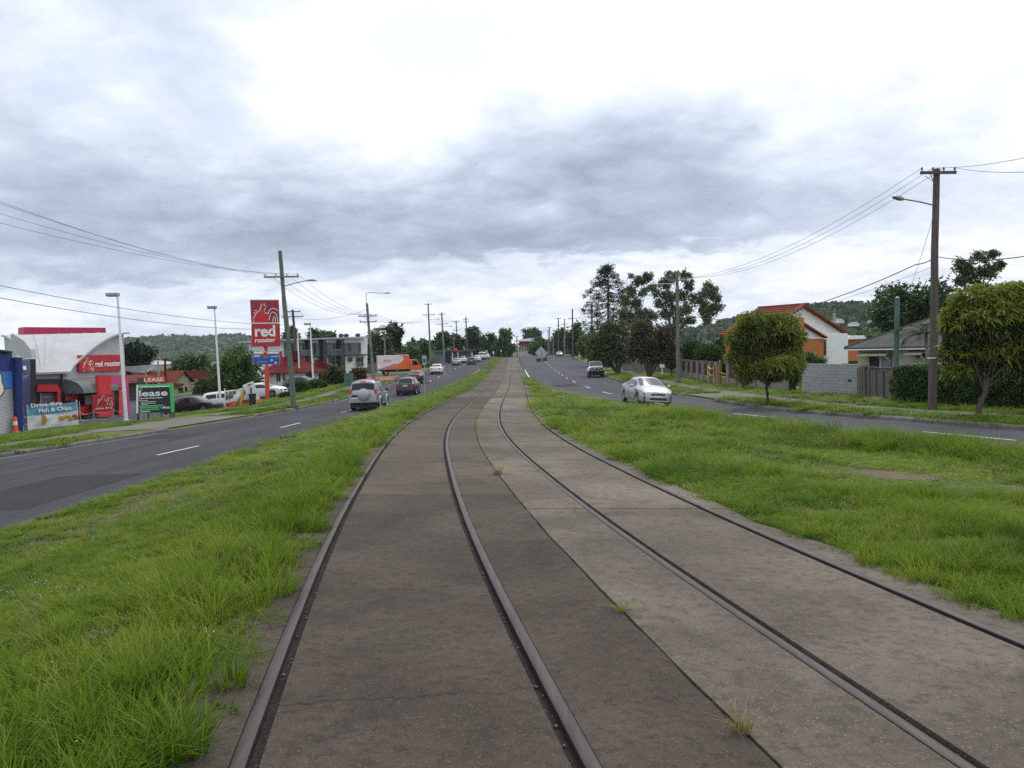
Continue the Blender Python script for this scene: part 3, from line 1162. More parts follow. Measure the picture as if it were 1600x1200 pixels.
paint('paint_silver', (.30, .31, .325), .6)
paint('paint_silver_pale', (.40, .41, .43), .4, .34)
paint('paint_white', (.74, .74, .73), 0)
paint('paint_charcoal', (.045, .048, .055), .4)
paint('paint_black', (.016, .017, .02), .2)
paint('paint_blue', (.035, .09, .14), .4)
paint('paint_beige', (.36, .34, .31), .5)
paint('paint_orange', (.72, .13, .015), 0)
mat('glass_dark', (.012, .014, .017), .08, spec=.35)
mat('glass_screen', (.03, .042, .050), .06, spec=.6)
mat('tyre', (.018, .018, .019), .85)
mat('rim', (.42, .43, .45), .35, metal=.8)
mat('black_plastic', (.02, .02, .022), .6)
mat('trim_grey', (.16, .165, .17), .6)
mat('lamp_red', (.55, .03, .02), .3, spec=.5)
mat('lamp_red_lit', (.9, .05, .03), .3, emit=.5)
mat('lamp_amber', (.7, .22, .02), .3)
mat('lamp_clear', (.30, .32, .34), .12, spec=1.0)
mat('plate', (.72, .72, .70), .5)
mat('plate_ink', (.05, .05, .07), .6)
mat('tarp_blue', (.03, .10, .32), .6, (.05, .15, .42), 5, bump=.3, bscale=8)


def dens(xs, arr_x, arr_v):
    return np.interp(xs, arr_x, arr_v)


class Body:
    """car body lofted from side-view curves; x forward, origin on the ground mid-wheelbase"""
    def __init__(s, sp):
        s.sp = sp
        x0, x1 = sp['top'][0][0], sp['top'][-1][0]
        s.x0, s.x1 = x0, x1
        xs = set(np.linspace(x0, x1, 60).round(3))
        for (a, *_r) in sp['top'] + sp['belt'] + sp['w']:
            xs.add(round(a, 3))
        for xw in sp['wheels']:
            for t in np.linspace(-1, 1, 15):
                xs.add(round(xw + t * sp['arch'], 3))
        s.xs = np.array(sorted(xs))

    def c(s, key, x):
        a = np.array(s.sp[key], float)
        return np.interp(x, a[:, 0], a[:, 1])

    def section(s, x):
        sp = s.sp
        w, wt = s.c('w', x), s.c('wt', x)
        belt, top = s.c('belt', x), s.c('top', x)
        zb = s.c('sill', x)
        for xw in sp['wheels']:
            d = abs(x - xw)
            if d < sp['arch']:
                zb = max(zb, sp['wr'] + math.sqrt(sp['arch'] ** 2 - d * d))
        belt = max(belt, zb + .06)
        top = max(top, belt + .015)
        zl = min(zb + .10, belt - .04)
        zm = zl + (belt - zl) * .5
        crown = sp.get('crown', .035)
        return [(0, zb), (w * .94, zb), (w * .985, zl), (w, zm), (w * .965, belt), (wt, top - .055 * min(1, (top - belt) / .3)),
                (wt * .86, top), (wt * .45, top + crown * .8), (0, top + crown)]

    def P(s, x, v):
        """point on the skin; v runs 0..8 up one side"""
        sec = s.section(x)
        i = min(int(v), 7)
        t = v - i
        a, b = sec[i], sec[i + 1]
        return Vector((x, a[0] + (b[0] - a[0]) * t, a[1] + (b[1] - a[1]) * t))

    def mesh(s):
        mb = MB()
        rows = []
        for x in s.xs:
            sec = s.section(x)
            half = [(x, y, z) for y, z in sec]
            oth = [(x, -y, z) for y, z in sec[-2:0:-1]]
            rows.append(half + oth)
        k = len(rows[0])
        vs = [p for r in rows for p in r]
        fs = []
        for i in range(len(rows) - 1):
            for j in range(k):
                j2 = (j + 1) % k
                fs.append((i * k + j, i * k + j2, (i + 1) * k + j2, (i + 1) * k + j))
        fs.append(tuple(range(k)))
        fs.append(tuple((len(rows) - 1) * k + j for j in range(k))[::-1])
        return mb.add(vs, fs)

    def patch(s, x0, x1, v0, v1, side, off=.006, nx_=8, nv_=5):
        """a piece of skin lifted off by a few millimetres; side 0 spans across the middle"""
        mb = MB()
        pts = []
        vv = np.linspace(v0, v1, nv_)
        for x in np.linspace(x0, x1, nx_):
            row = []
            for v in vv:
                p = s.P(x, v)
                e = .01
                du = s.P(min(x + e, s.x1), v) - s.P(max(x - e, s.x0), v)
                dv = s.P(x, min(v + .05, 8)) - s.P(x, max(v - .05, 0))
                n = du.cross(dv)
                if n.length > 0:
                    n.normalize()
                if n.dot(p - Vector((x, 0, .7))) < 0:
                    n = -n
                row.append(p + n * off)
            if side == 0:
                row = row + [Vector((q.x, -q.y, q.z)) for q in row[-2::-1]] if abs(row[-1].y) < 1e-6 else row + [Vector((q.x, -q.y, q.z)) for q in row[::-1]]
            elif side < 0:
                row = [Vector((q.x, -q.y, q.z)) for q in row]
            pts.append(row)
        k = len(pts[0])
        fs = []
        for i in range(len(pts) - 1):
            for j in range(k - 1):
                fs.append((i * k + j, i * k + j + 1, (i + 1) * k + j + 1, (i + 1) * k + j))
        return mb.add([p for r in pts for p in r], fs)


_wheel_cache = {}


def wheel(parent, x, y, r, w, side, detail=True, rimc='rim'):
    key = (round(r, 3), round(w, 3), detail)
    if key not in _wheel_cache:
        my = Matrix.Rotation(-math.pi / 2, 4, 'X')
        t = MB().lathe([(r * .62, -w / 2 + .01), (r * .9, -w / 2), (r * .985, -w * .36), (r, -w * .2), (r, w * .2), (r * .985, w * .36), (r * .9, w / 2), (r * .62, w / 2 - .01), (r * .62, -w / 2 + .01)], n=24, mtx=my)
        rm = MB()
        rm.lathe([(r * .64, w * .44), (r * .60, w * .46), (r * .56, w * .30), (r * .54, -w * .3), (r * .64, -w * .44)], n=24, mtx=my)
        for k in range(7 if detail else 5):
            a = 2 * math.pi * k / (7 if detail else 5)
            m2 = Matrix.Rotation(a, 4, 'Y')
            rm.box(-r * .07, r * .07, w * .30, w * .42, r * .06, r * .60, m2)
        rm.lathe([(0.001, w * .44), (r * .13, w * .44), (r * .16, w * .3)], n=12, mtx=my)
        bk = MB().lathe([(0.001, w * .05), (r * .6, w * .05)], n=20, mtx=my)
        _wheel_cache[key] = []
        for nm, mb, mt in (('tyre', t, 'tyre'), ('rim', rm, 'rim'), ('brake', bk, 'black_plastic')):
            o = mb.build(nm, mt, None, smooth=35)
            _wheel_cache[key].append((nm, o.data))
            bpy.data.objects.remove(o)
    root = bpy.data.objects.new('wheel', None)
    COL.objects.link(root)
    root.parent = parent
    root.location = (x, y, r)
    root.rotation_euler = (random.random() * 3 if False else 0, random.random() * 1.2, 0 if side > 0 else math.pi)
    for nm, me in _wheel_cache[key]:
        link(nm, me, None, root)
    return root


def car(name, label, cat, sp, col, pos, heading, group=None):
    """heading: angle of travel in plan, 0 = +x"""
    z = .0
    hx, hy = math.cos(heading), math.sin(heading)
    e = 1.3
    gz = lambda a, b: float(H(a, b)) + sp.get('lift', 0.0)
    f = Vector((2 * e * hx, 2 * e * hy, gz(pos[0] + e * hx, pos[1] + e * hy) - gz(pos[0] - e * hx, pos[1] - e * hy))).normalized()
    l = Vector((-1.4 * hy, 1.4 * hx, gz(pos[0] - .7 * hy, pos[1] + .7 * hx) - gz(pos[0] + .7 * hy, pos[1] - .7 * hx))).normalized()
    u = f.cross(l).normalized()
    l = u.cross(f)
    root = thing(name, label, cat, (0, 0, 0), 0, group)
    zc = (gz(pos[0] + e * hx, pos[1] + e * hy) + gz(pos[0] - e * hx, pos[1] - e * hy)) / 2
    root.matrix_world = Matrix(((f.x, l.x, u.x, pos[0]), (f.y, l.y, u.y, pos[1]), (f.z, l.z, u.z, zc + .008), (0, 0, 0, 1)))
    b = Body(sp)
    b.mesh().build('body', col, root, smooth=38)
    # dark floor and inner wheel housings
    fl = MB()
    fl.box(b.x0 + .12, b.x1 - .12, -b.c('w', 0) * .80, b.c('w', 0) * .80, .2, sp['wr'] * 2 + .02)
    fl.build('underbody', 'black_plastic', root)
    for s_, (xa, xb, va, vb) in [(s_, p) for s_ in (1, -1) for p in sp.get('side_glass', [])]:
        b.patch(xa, xb, va, vb, s_, .005, 8, 4).build('side_window', 'glass_dark', root, smooth=60)
    if 'screen' in sp:
        b.patch(*sp['screen'], 5.35, 8, 0, .006, 6, 7).build('windscreen', 'glass_screen', root, smooth=60)
    if 'rear_glass' in sp:
        b.patch(*sp['rear_glass'], 5.45, 8, 0, .006, 6, 7).build('rear_window', 'glass_dark', root, smooth=60)
    for xw in sp['wheels']:
        for s_ in (1, -1):
            wheel(root, xw, s_ * (b.c('w', xw) - sp.get('tw', .21) / 2 - .012), sp['wr'], sp.get('tw', .21), s_)
    for nm, mt, dims in sp.get('boxes', []):
        MB().box(*dims).build(nm, mt, root, bevel=min(.02, .35 * min(abs(dims[1] - dims[0]), abs(dims[3] - dims[2]), abs(dims[5] - dims[4]))))
    for nm, mt, (xa, xb, va, vb), sides in sp.get('patches', []):
        for s_ in sides:
            b.patch(xa, xb, va, vb, s_, .008, 6, 4).build(nm, mt, root, smooth=60)
    if sp.get('mirrors'):
        mx_, mz_ = sp['mirrors']
        for s_ in (1, -1):
            MB().sphere((mx_, s_ * (b.c('w', mx_) + .11), mz_), (.07, .11, .075), 10, 7).build('mirror', sp.get('mirror_mat', col), root, smooth=60)
    return root, b


def plate(root, x, z, face, txt, y=0.0):
    p = MB().box(x - .008, x + .008, y - .187, y + .187, z - .067, z + .067).build('number_plate', 'plate', root)
    return p


SEDAN = dict(wheels=(-1.38, 1.40), wr=.325, arch=.375, tw=.21, crown=.04,
             top=[(-2.42, .70), (-2.36, .98), (-2.25, 1.04), (-1.72, 1.08), (-1.0, 1.36), (-.55, 1.43), (.05, 1.435), (.35, 1.40), (1.32, 1.0), (1.75, .93), (2.15, .82), (2.34, .72), (2.41, .55)],
             belt=[(-2.42, .68), (-2.3, .93), (-1.7, .97), (0, .92), (1.25, .90), (1.9, .82), (2.3, .69), (2.41, .52)],
             w=[(-2.42, .64), (-2.3, .80), (-1.9, .89), (-1, .91), (1, .91), (1.8, .88), (2.2, .78), (2.36, .64), (2.41, .56)],
             wt=[(-2.42, .55), (-2.2, .66), (-1.72, .68), (-1.0, .58), (-.5, .60), (.3, .61), (1.3, .72), (2.0, .68), (2.41, .45)],
             sill=[(-2.42, .42), (-2.2, .26), (0, .20), (2.2, .22), (2.41, .27)],
             side_glass=[(-1.25, -.45, 4.12, 4.86), (-.36, .90, 4.12, 4.86)], screen=(.40, 1.28), rear_glass=(-1.68, -1.05), mirrors=(.86, 1.0))
CAMRY = dict(SEDAN, patches=[('headlamp', 'lamp_clear', (1.86, 2.33, 3.35, 4.1), (1, -1)), ('tail_lamp', 'lamp_red', (-2.38, -2.02, 3.3, 4.05), (1, -1)),
                             ('door_gap', 'black_plastic', (.96, .98, 2.3, 4.0), (1, -1)), ('door_gap', 'black_plastic', (-.41, -.39, 2.3, 4.0), (1, -1)), ('door_gap', 'black_plastic', (-1.30, -1.28, 3.0, 4.0), (1, -1)), ('door_handle', 'rim', (-.34, -.18, 3.78, 3.9), (1, -1)), ('door_handle', 'rim', (-1.2, -1.04, 3.78, 3.9), (1, -1))],
             boxes=[('grille', 'black_plastic', (2.34, 2.425, -.36, .36, .565, .635)), ('grille_bar', 'rim', (2.36, 2.435, -.40, .40, .645, .665)),
                    ('lower_intake', 'black_plastic', (2.33, 2.43, -.44, .44, .33, .44)), ('badge', 'rim', (2.40, 2.44, -.07, .07, .655, .72)),
                    ('fog_lamp_recess', 'black_plastic', (2.12, 2.33, .52, .70, .35, .49)), ('fog_lamp_recess', 'black_plastic', (2.12, 2.33, -.70, -.52, .35, .49)),
                    ('number_plate', 'plate', (2.42, 2.437, -.19, .19, .455, .56)), ('sill_strip', 'trim_grey', (-1.0, 1.0, .895, .915, .30, .34)),
                    ('sill_strip', 'trim_grey', (-1.0, 1.0, -.915, -.895, .30, .34)), ('front_lip', 'paint_silver_pale', (2.2, 2.44, -.62, .62, .25, .29))])
BOOT = dict(boxes=[('number_plate', 'plate', (-2.44, -2.40, -.19, .19, .70, .80)), ('tail_lamp', 'lamp_red', (-2.42, -2.30, .42, .70, .76, .92)),
                   ('tail_lamp', 'lamp_red', (-2.42, -2.30, -.70, -.42, .76, .92)), ('bumper', 'black_plastic', (-2.45, -2.3, -.62, .62, .36, .44)),
                   ('grille', 'black_plastic', (2.33, 2.42, -.40, .40, .52, .64)), ('headlamp', 'lamp_clear', (2.16, 2.34, .45, .72, .60, .74)),
                   ('headlamp', 'lamp_clear', (2.16, 2.34, -.72, -.45, .60, .74))])
SEDAN_R = dict(SEDAN, **BOOT)
HATCH = dict(wheels=(-1.22, 1.25), wr=.31, arch=.355, tw=.20, crown=.035,
             top=[(-2.0, .62), (-1.97, .98), (-1.9, 1.02), (-1.45, 1.42), (-1.2, 1.46), (-.2, 1.49), (.2, 1.45), (1.15, 1.02), (1.6, .94), (1.95, .80), (2.08, .55)],
             belt=[(-2.0, .60), (-1.9, .95), (0, .92), (1.1, .90), (1.8, .80), (2.08, .52)],
             w=[(-2.0, .70), (-1.85, .82), (-1.2, .87), (1, .87), (1.7, .82), (2.0, .66), (2.08, .55)],
             wt=[(-2.0, .62), (-1.9, .66), (-1.45, .56), (-1, .58), (.2, .59), (1.15, .68), (2.08, .42)],
             sill=[(-2.0, .34), (-1.8, .24), (0, .19), (2.08, .25)],
             side_glass=[(-1.3, -.45, 4.12, 4.86), (-.36, .80, 4.12, 4.86)], screen=(.25, 1.11), rear_glass=(-1.86, -1.50), mirrors=(.78, .98), mirror_mat='black_plastic',
             boxes=[('number_plate', 'plate', (-2.02, -1.985, -.19, .19, .78, .88)), ('tail_lamp', 'lamp_red', (-2.0, -1.86, .56, .78, .80, 1.02)),
                    ('tail_lamp', 'lamp_red', (-2.0, -1.86, -.78, -.56, .80, 1.02)), ('bumper', 'black_plastic', (-2.05, -1.9, -.66, .66, .34, .46)),
                    ('trim_bar', 'rim', (-2.02, -1.97, -.30, .30, .90, .93)),
                    ('headlamp', 'lamp_clear', (1.85, 2.03, .45, .70, .62, .76)), ('headlamp', 'lamp_clear', (1.85, 2.03, -.70, -.45, .62, .76)),
                    ('grille', 'black_plastic', (2.0, 2.10, -.38, .38, .36, .52))])
SUV = dict(wheels=(-1.34, 1.36), wr=.385, arch=.44, tw=.25, crown=.04,
           top=[(-2.28, .80), (-2.26, 1.16), (-2.22, 1.22), (-2.02, 1.76), (-1.9, 1.82), (-.4, 1.86), (.15, 1.82), (.95, 1.27), (1.4, 1.20), (2.0, 1.08), (2.22, .92), (2.32, .62)],
           belt=[(-2.28, .78), (-2.2, 1.12), (0, 1.10), (.9, 1.10), (1.9, 1.0), (2.2, .86), (2.32, .60)],
           w=[(-2.28, .84), (-2.1, .90), (-1.7, .935), (1.6, .935), (2.1, .85), (2.32, .68)],
           wt=[(-2.28, .76), (-2.2, .78), (-1.95, .70), (-.4, .71), (.2, .71), (.95, .80), (2.32, .55)],
           sill=[(-2.28, .50), (-2.0, .42), (0, .36), (2.1, .40), (2.32, .46)],
           side_glass=[(-1.85, -1.15, 4.1, 4.86), (-1.07, -.35, 4.1, 4.86), (-.27, .70, 4.1, 4.86)], screen=(.20, .92), rear_glass=(-2.20, -2.05), mirrors=(.62, 1.22), mirror_mat='black_plastic',
           patches=[('door_gap', 'black_plastic', (.80, .82, 2.3, 4.0), (1, -1)), ('door_gap', 'black_plastic', (-.32, -.30, 2.3, 4.0), (1, -1)), ('door_gap', 'black_plastic', (-1.12, -1.10, 3.2, 4.0), (1, -1)), ('door_handle', 'rim', (-.24, -.06, 3.7, 3.82), (1, -1)), ('door_handle', 'rim', (-1.02, -.86, 3.7, 3.82), (1, -1))],
           boxes=[('number_plate', 'plate', (-2.30, -2.265, .30, .70, .74, .84)), ('tailgate_panel', 'paint_silver', (-2.31, -2.24, -.80, .80, .62, .70)),
                  ('rear_bumper', 'paint_silver', (-2.40, -2.12, -.88, .88, .50, .66)), ('bumper_top', 'trim_grey', (-2.395, -2.2, -.6, .6, .66, .68)),
                  ('tail_lamp', 'lamp_red', (-2.29, -2.08, .72, .86, 1.04, 1.32)), ('tail_lamp', 'lamp_red', (-2.29, -2.08, -.86, -.72, 1.04, 1.32)),
                  ('high_stop_lamp', 'lamp_red', (-2.06, -1.98, -.18, .18, 1.79, 1.84)), ('roof_rail', 'black_plastic', (-1.7, .0, .64, .68, 1.84, 1.90)),
                  ('roof_rail', 'black_plastic', (-1.7, .0, -.68, -.64, 1.84, 1.90)), ('plate_recess', 'black_plastic', (-2.285, -2.25, .28, .72, .72, 1.0)),
                  ('side_step', 'trim_grey', (-.85, .85, .90, .99, .34, .40)), ('side_step', 'trim_grey', (-.85, .85, -.99, -.90, .34, .40)),
                  ('tow_bar', 'black_plastic', (-2.45, -2.2, -.06, .06, .40, .47)),
                  ('headlamp', 'lamp_clear', (2.05, 2.27, .5, .78, .84, 1.0)), ('headlamp', 'lamp_clear', (2.05, 2.27, -.78, -.5, .84, 1.0)), ('grille', 'black_plastic', (2.2, 2.34, -.45, .45, .72, .88))])
UTE = dict(wheels=(-1.62, 1.42), wr=.36, arch=.42, tw=.24, crown=.03,
           top=[(-2.65, .84), (-2.6, .97), (-.55, .98), (-.50, 1.06), (-.38, 1.60), (-.2, 1.66), (.3, 1.66), (1.0, 1.13), (1.5, 1.08), (2.05, 1.0), (2.2, .84), (2.26, .6)],
           belt=[(-2.65, .82), (-2.6, .94), (0, .95), (1, .98), (1.9, .92), (2.2, .80), (2.26, .58)],
           w=[(-2.65, .80), (-2.2, .83), (1.4, .84), (2.0, .80), (2.26, .66)],
           wt=[(-2.65, .76), (-.55, .78), (-.35, .62), (.3, .63), (1.0, .73), (2.26, .58)],
           sill=[(-2.65, .5), (0, .42), (2.26, .46)],
           side_glass=[(-.30, .72, 4.1, 4.86)], screen=(.34, .97), rear_glass=(-.49, -.40), mirrors=(.72, 1.1), mirror_mat='black_plastic',
           boxes=[('headlamp', 'lamp_clear', (2.08, 2.23, .46, .72, .80, .97)), ('headlamp', 'lamp_clear', (2.08, 2.23, -.72, -.46, .80, .97)),
                  ('grille', 'black_plastic', (2.10, 2.24, -.44, .44, .80, .95)), ('number_plate', 'plate', (2.475, 2.49, -.19, .19, .72, .83)),
                  ('bumper', 'black_plastic', (2.2, 2.45, -.82, .82, .48, .72)), ('tray_floor', 'black_plastic', (-2.6, -.58, -.72, .72, .985, 1.03))])


def road_heading(fn, y, towards=False):
    dx = float(fn(y + 2) - fn(y - 2)) / 4
    a = math.atan2(1, dx)
    return a + (math.pi if towards else 0)


# silver four-wheel drive ahead on the left
p = gp(571, 641, 0)
root, b = car('suv', 'silver four-wheel drive with round spare wheel cover on its tailgate', 'suv', SUV, 'paint_silver', (p.x, p.y + 1.6), road_heading(LD, 50) + .03)
mx = Matrix.Translation((-2.27, -.06, 1.00)) @ Matrix.Rotation(-math.pi / 2, 4, 'Y')
MB().lathe([(.37, .0), (.39, .10), (.385, .17), (.34, .215), (.15, .235), (.001, .24)], n=28, mtx=mx).build('spare_wheel_cover', 'paint_silver_pale', root, smooth=40)
for s_ in (1, -1):
    for xw in SUV['wheels']:
        pts = [(xw + .47 * math.cos(a), s_ * .945, .385 + .47 * math.sin(a)) for a in np.linspace(.05, math.pi - .05, 13)]
        MB().tube(pts, .045, 6).build('wheel_arch_flare', 'paint_silver_pale', root, smooth=60)

for nm, lab, cat, spc, colr, px, py, dy, tw, fn in (
        ('hatchback', 'dark grey hatchback ahead of the silver four-wheel drive', 'car', HATCH, 'paint_charcoal', 635, 618, 1.8, 0, LD),
        ('car', 'black car in the left lane ahead of the dark hatchback', 'car', SEDAN_R, 'paint_black', 648, 600, 2.0, 0, LD),
        ('car', 'white sedan ahead of the orange truck in the left lane', 'car', SEDAN_R, 'paint_white', 681, 585, 2.2, 0, LD),
        ('car', 'beige grey sedan beyond the white sedan on the left road', 'car', SEDAN_R, 'paint_beige', 713, 571.2, 2.2, 0, LD),
        ('car', 'white sedan just beyond the beige one', 'car', SEDAN_R, 'paint_white', 722.5, 567.2, 2.2, 0, LD),
        ('hatchback', 'dark blue hatchback near the far median sign posts', 'car', HATCH, 'paint_blue', 737, 570, 2.0, 0, LD),
        ('car', 'white sedan ahead of the dark blue hatchback', 'car', SEDAN_R, 'paint_white', 745, 565.5, 2.2, 0, LD),
        ('suv', 'white four-wheel drive farthest up the left road', 'suv', dict(SUV, boxes=[x for x in SUV['boxes'] if 'roof' not in x[0] and 'panel' not in x[0]]), 'paint_white', 753, 562.3, 2.0, 0, LD),
        ('car', 'small white car half hidden by the white four-wheel drive', 'car', SEDAN_R, 'paint_white', 759, 561, 2.2, 0, LD)):
    p = gp(px, py, 0)
    car(nm, lab, cat, spc, colr, (p.x, p.y + dy), road_heading(fn, p.y), group='cars driving up the left road')

# silver sedan coming towards us on the right, and the parked ute
pa, pb = gp(985, 629, 0), gp(1050, 634, 0)
car('sedan', 'silver sedan coming towards the camera on the right road', 'car', CAMRY, 'paint_silver_pale', (7.2, 43.4), R(-84))
p = gp(934, 590, 0)
root, b = car('ute', 'white ute with black bull bar parked at the right kerb', 'ute', UTE, 'paint_white', (p.x, p.y + 2.2), R(-90 - 3))
bb = MB()
for z_ in (.62, .80, .98):
    bb.tube([(2.3, -.78, z_ - .05), (2.5, -.62, z_), (2.52, 0, z_), (2.5, .62, z_), (2.3, .78, z_ - .05)], .035, 6)
for y_ in (-.62, -.3, .3, .62):
    bb.tube([(2.5, y_, .5), (2.5, y_, 1.06)], .035, 6)
bb.tube([(2.5, -.62, 1.06), (2.5, .62, 1.06)], .035, 6)
bb.build('bull_bar', 'black_plastic', root, smooth=60)
for y_ in (-.22, .22):
    MB().sphere((2.56, y_, .90), (.05, .09, .09), 10, 6).build('spot_lamp', 'lamp_clear', root, smooth=60)
rk = MB()
for x_ in (-2.5, -.65):
    for y_ in (-.7, .7):
        rk.tube([(x_, y_, .98), (x_, y_, 1.62)], .03, 6)
rk.tube([(-2.5, -.7, 1.62), (-.65, -.7, 1.62), (-.65, .7, 1.62), (-2.5, .7, 1.62), (-2.5, -.7, 1.62)], .03, 6)
rk.build('ladder_rack', 'black_plastic', root)

# box trailer under a blue tarpaulin behind the ute
tp = gp(947, 582, 0)
root = thing('trailer', 'box trailer under a blue tarpaulin behind the white ute', 'trailer', g(tp.x + .5, tp.y + 5, 0), R(-93))
MB().box(-1.5, 1.5, -1.0, 1.0, .55, 1.15).build('tray', 'black_plastic', root, bevel=.02)
mb = MB()
for i in range(9):
    for j in range(7):
        u_, v_ = i / 8, j / 6
        mb.v.append((-1.6 + 3.2 * u_, -1.06 + 2.12 * v_, 1.18 + .55 * math.sin(math.pi * v_) ** .7 * (.75 + .25 * math.sin(3 * u_ + 1)) + .04 * random.random()))
for i in range(8):
    for j in range(6):
        a = i * 7 + j
        mb.f.append((a, a + 1, a + 8, a + 7))
mb.build('tarpaulin', 'tarp_blue', root, smooth=50)
for s_ in (1, -1):
    wheel(root, 0, s_ * 1.08, .31, .18, s_)
MB().tube([(1.5, 0, .5), (2.7, 0, .48)], .05, 6).build('drawbar', 'black_plastic', root)

p = gp(874, 556.8, 0)
car('car', 'silver car parked far off at the crest of the right road', 'car', SEDAN_R, 'paint_silver', (p.x, p.y), R(-92))
p = gp(849, 556.8, 0)
car('car', 'dark car far off on the right road behind the diamond sign', 'car', SEDAN_R, 'paint_charcoal', (p.x, p.y), R(-92))

# cars in the restaurant car park
LOT = .142
for nm, lab, spc, colr, px_, Y_, hd in (('sedan', 'black sedan parked behind the green lease board', SEDAN, 'paint_black', 303, 65, -12), ('hatchback', 'white hatchback parked behind the burger banner', HATCH, 'paint_white', 350, 71, 14),
                                ('sedan', 'white sedan parked behind the red pylon sign', SEDAN, 'paint_white', 412, 79, -8)):
    p = toY(gp(px_, 640), Y_, 0)
    car(nm, lab, 'car', dict(spc, lift=LOT, boxes=BOOT['boxes'] if spc is SEDAN else spc['boxes']), colr, (p.x, p.y), R(hd))
p = toY(gp(474, 610), 88, 0)
car('hatchback', 'dark car parked by the clipped bushes of the white house', 'car', dict(HATCH, lift=.14), 'paint_charcoal', (p.x, p.y), R(-15))

# delivery truck turning out of the side street
pL, pR = gp(607, 588.5, .138), gp(652, 585, .138)
tc = (pL + pR) / 2
root = thing('truck', 'orange and white delivery truck turning out of the side street', 'truck', (tc.x - .6, tc.y + 2.0, float(H(tc.x, tc.y)) + .145), R(14))
root.scale = (.92, .92, .92)
mat('truck_white', (.72, .72, .71), .4, (.64, .64, .63), 3)
mat('truck_grey', (.34, .34, .35), .5)
L0, L1, W2, Z0, Z1 = -3.6, 1.25, 1.12, .95, 3.15
MB().box(L0, L1, -W2, W2, Z0, Z1).build('cargo_box', 'truck_white', root, bevel=.05)
# orange front of the box: a swept panel on each side
for s_ in (-1, 1):
    n_ = 14
    poly = []
    for t in np.linspace(0, 1, n_):
        poly.append((L1 - 1.15 - 2.9 * t ** 2.2 + .55 * math.sin(math.pi * min(1, t * 1.15)), Z1 - .06 - (Z1 - Z0 - .10) * t))
    poly += [(L1 - .03, Z0 + .04), (L1 - .03, Z1 - .06)]
    MB().prism(poly, .012, Matrix.Translation((0, s_ * (W2 + .004) - .006, 0))).build('orange_panel', 'paint_orange', root)
    sw = [(poly[i][0] - .16 - .1 * i / n_, poly[i][1]) for i in range(n_ // 2 + 1, n_)]
    sw2 = [(poly[i][0] - .42 - .3 * i / n_, poly[i][1]) for i in range(n_ // 2 + 1, n_)]
    MB().prism(sw + sw2[::-1], .010, Matrix.Translation((0, s_ * (W2 + .003) - .005, 0))).build('black_swoosh', 'black_plastic', root)
for k, ch in enumerate('TNT'):
    cx_ = -2.55 + k * .42
    mx = Matrix.Translation((cx_, -W2 - .004, 2.28)) @ Matrix.Rotation(math.pi / 2, 4, 'X')
    MB().lathe([(.16, 0), (.16, .014), (.205, .014), (.205, 0)], n=20, mtx=mx).build('logo_ring', 'paint_orange', root)
    text('logo_letter', ch, .30, 'paint_orange', root, (cx_, -W2 - .012, 2.18), UPR, .03, .006, 'CENTER')
MB().box(-.62, .28, -W2 - .016, -W2 - .010, 1.36, 1.46).build('lettering_strip', 'lamp_amber', root)
MB().box(L0 - .03, L0, -W2 + .06, W2 - .06, Z0 + .1, Z1 - .1).build('rear_door', 'truck_grey', root)
for y_ in (-.03, .03):
    MB().box(L0 - .05, L0 - .03, y_ - .015, y_ + .015, Z0 + .15, Z1 - .2).build('door_bar', 'rim', root)
MB().box(L0 + .1, 2.6, -.45, .45, .55, .95).build('chassis', 'black_plastic', root)
cabp = [(1.35, .62), (1.35, 2.35), (1.5, 2.42), (2.35, 2.38), (2.5, 2.3), (2.95, 1.55), (3.15, 1.35), (3.18, .62)]
MB().prism(cabp, 2.0, Matrix.Translation((0, -1.0, 0))).build('cab', 'paint_orange', root, bevel=.05)
for s_ in (-1, 1):
    MB().prism([(1.75, 1.5), (1.75, 2.18), (2.38, 2.18), (2.72, 1.5)], .012, Matrix.Translation((0, s_ * 1.006 - .006, 0))).build('side_window', 'glass_dark', root)
    MB().cbox((2.75, s_ * 1.18, 1.85), (.1, .16, .38)).build('mirror', 'black_plastic', root)
mx = Matrix.Translation((2.73, 0, 1.93)) @ Matrix.Rotation(-math.atan2(.45, .75), 4, 'Y')
MB().box(.008, .028, -.88, .88, -.36, .36, mx).build('windscreen', 'glass_screen', root)
MB().box(3.12, 3.24, -.98, .98, .45, .78).build('bumper', 'truck_white', root, bevel=.03)
for y_ in (-.75, .75):
    MB().cbox((3.2, y_, .98), (.06, .32, .2)).build('headlamp', 'lamp_clear', root)
for xw, ww in ((-2.35, .42), (2.2, .24)):
    for s_ in (1, -1):
        wheel(root, xw, s_ * (1.02 - ww / 2 + .04), .42, ww, s_)
MB().box(-3.55, -3.1, -1.1, 1.1, .5, .75).build('rear_bumper', 'truck_white', root, bevel=.03)

# ------------------------------------------------------------------ buildings
mat('wall_white', (.84, .84, .83), .7, (.77, .77, .76), 2, bump=.1)
mat('wall_light_grey', (.46, .47, .48), .7, (.40, .41, .42), 1.2)
mat('wall_charcoal', (.035, .036, .040), .7, (.05, .05, .055), 2)
mat('wall_cream', (.50, .47, .37), .75, (.42, .39, .30), 2.5)
mat('board_cream', (.40, .385, .29), .7, (.33, .315, .235), 3, mapscale=(.6, .6, 6))
mat('roof_metal', (.46, .47, .485), .5, (.41, .42, .435), .8, metal=.1)
mat('roof_grey', (.075, .077, .075), .9, (.10, .10, .096), 2, bump=.2, bscale=12, spec=.1)
mat('roof_grey_pale', (.17, .175, .18), .7, (.23, .23, .23), 1.5)
mat('tile_red', (.15, .032, .020), .9, (.20, .05, .030), 6, bump=.3, bscale=25, spec=.15)
mat('tile_rust', (.16, .040, .026), .9, (.22, .065, .038), 5, spec=.15)
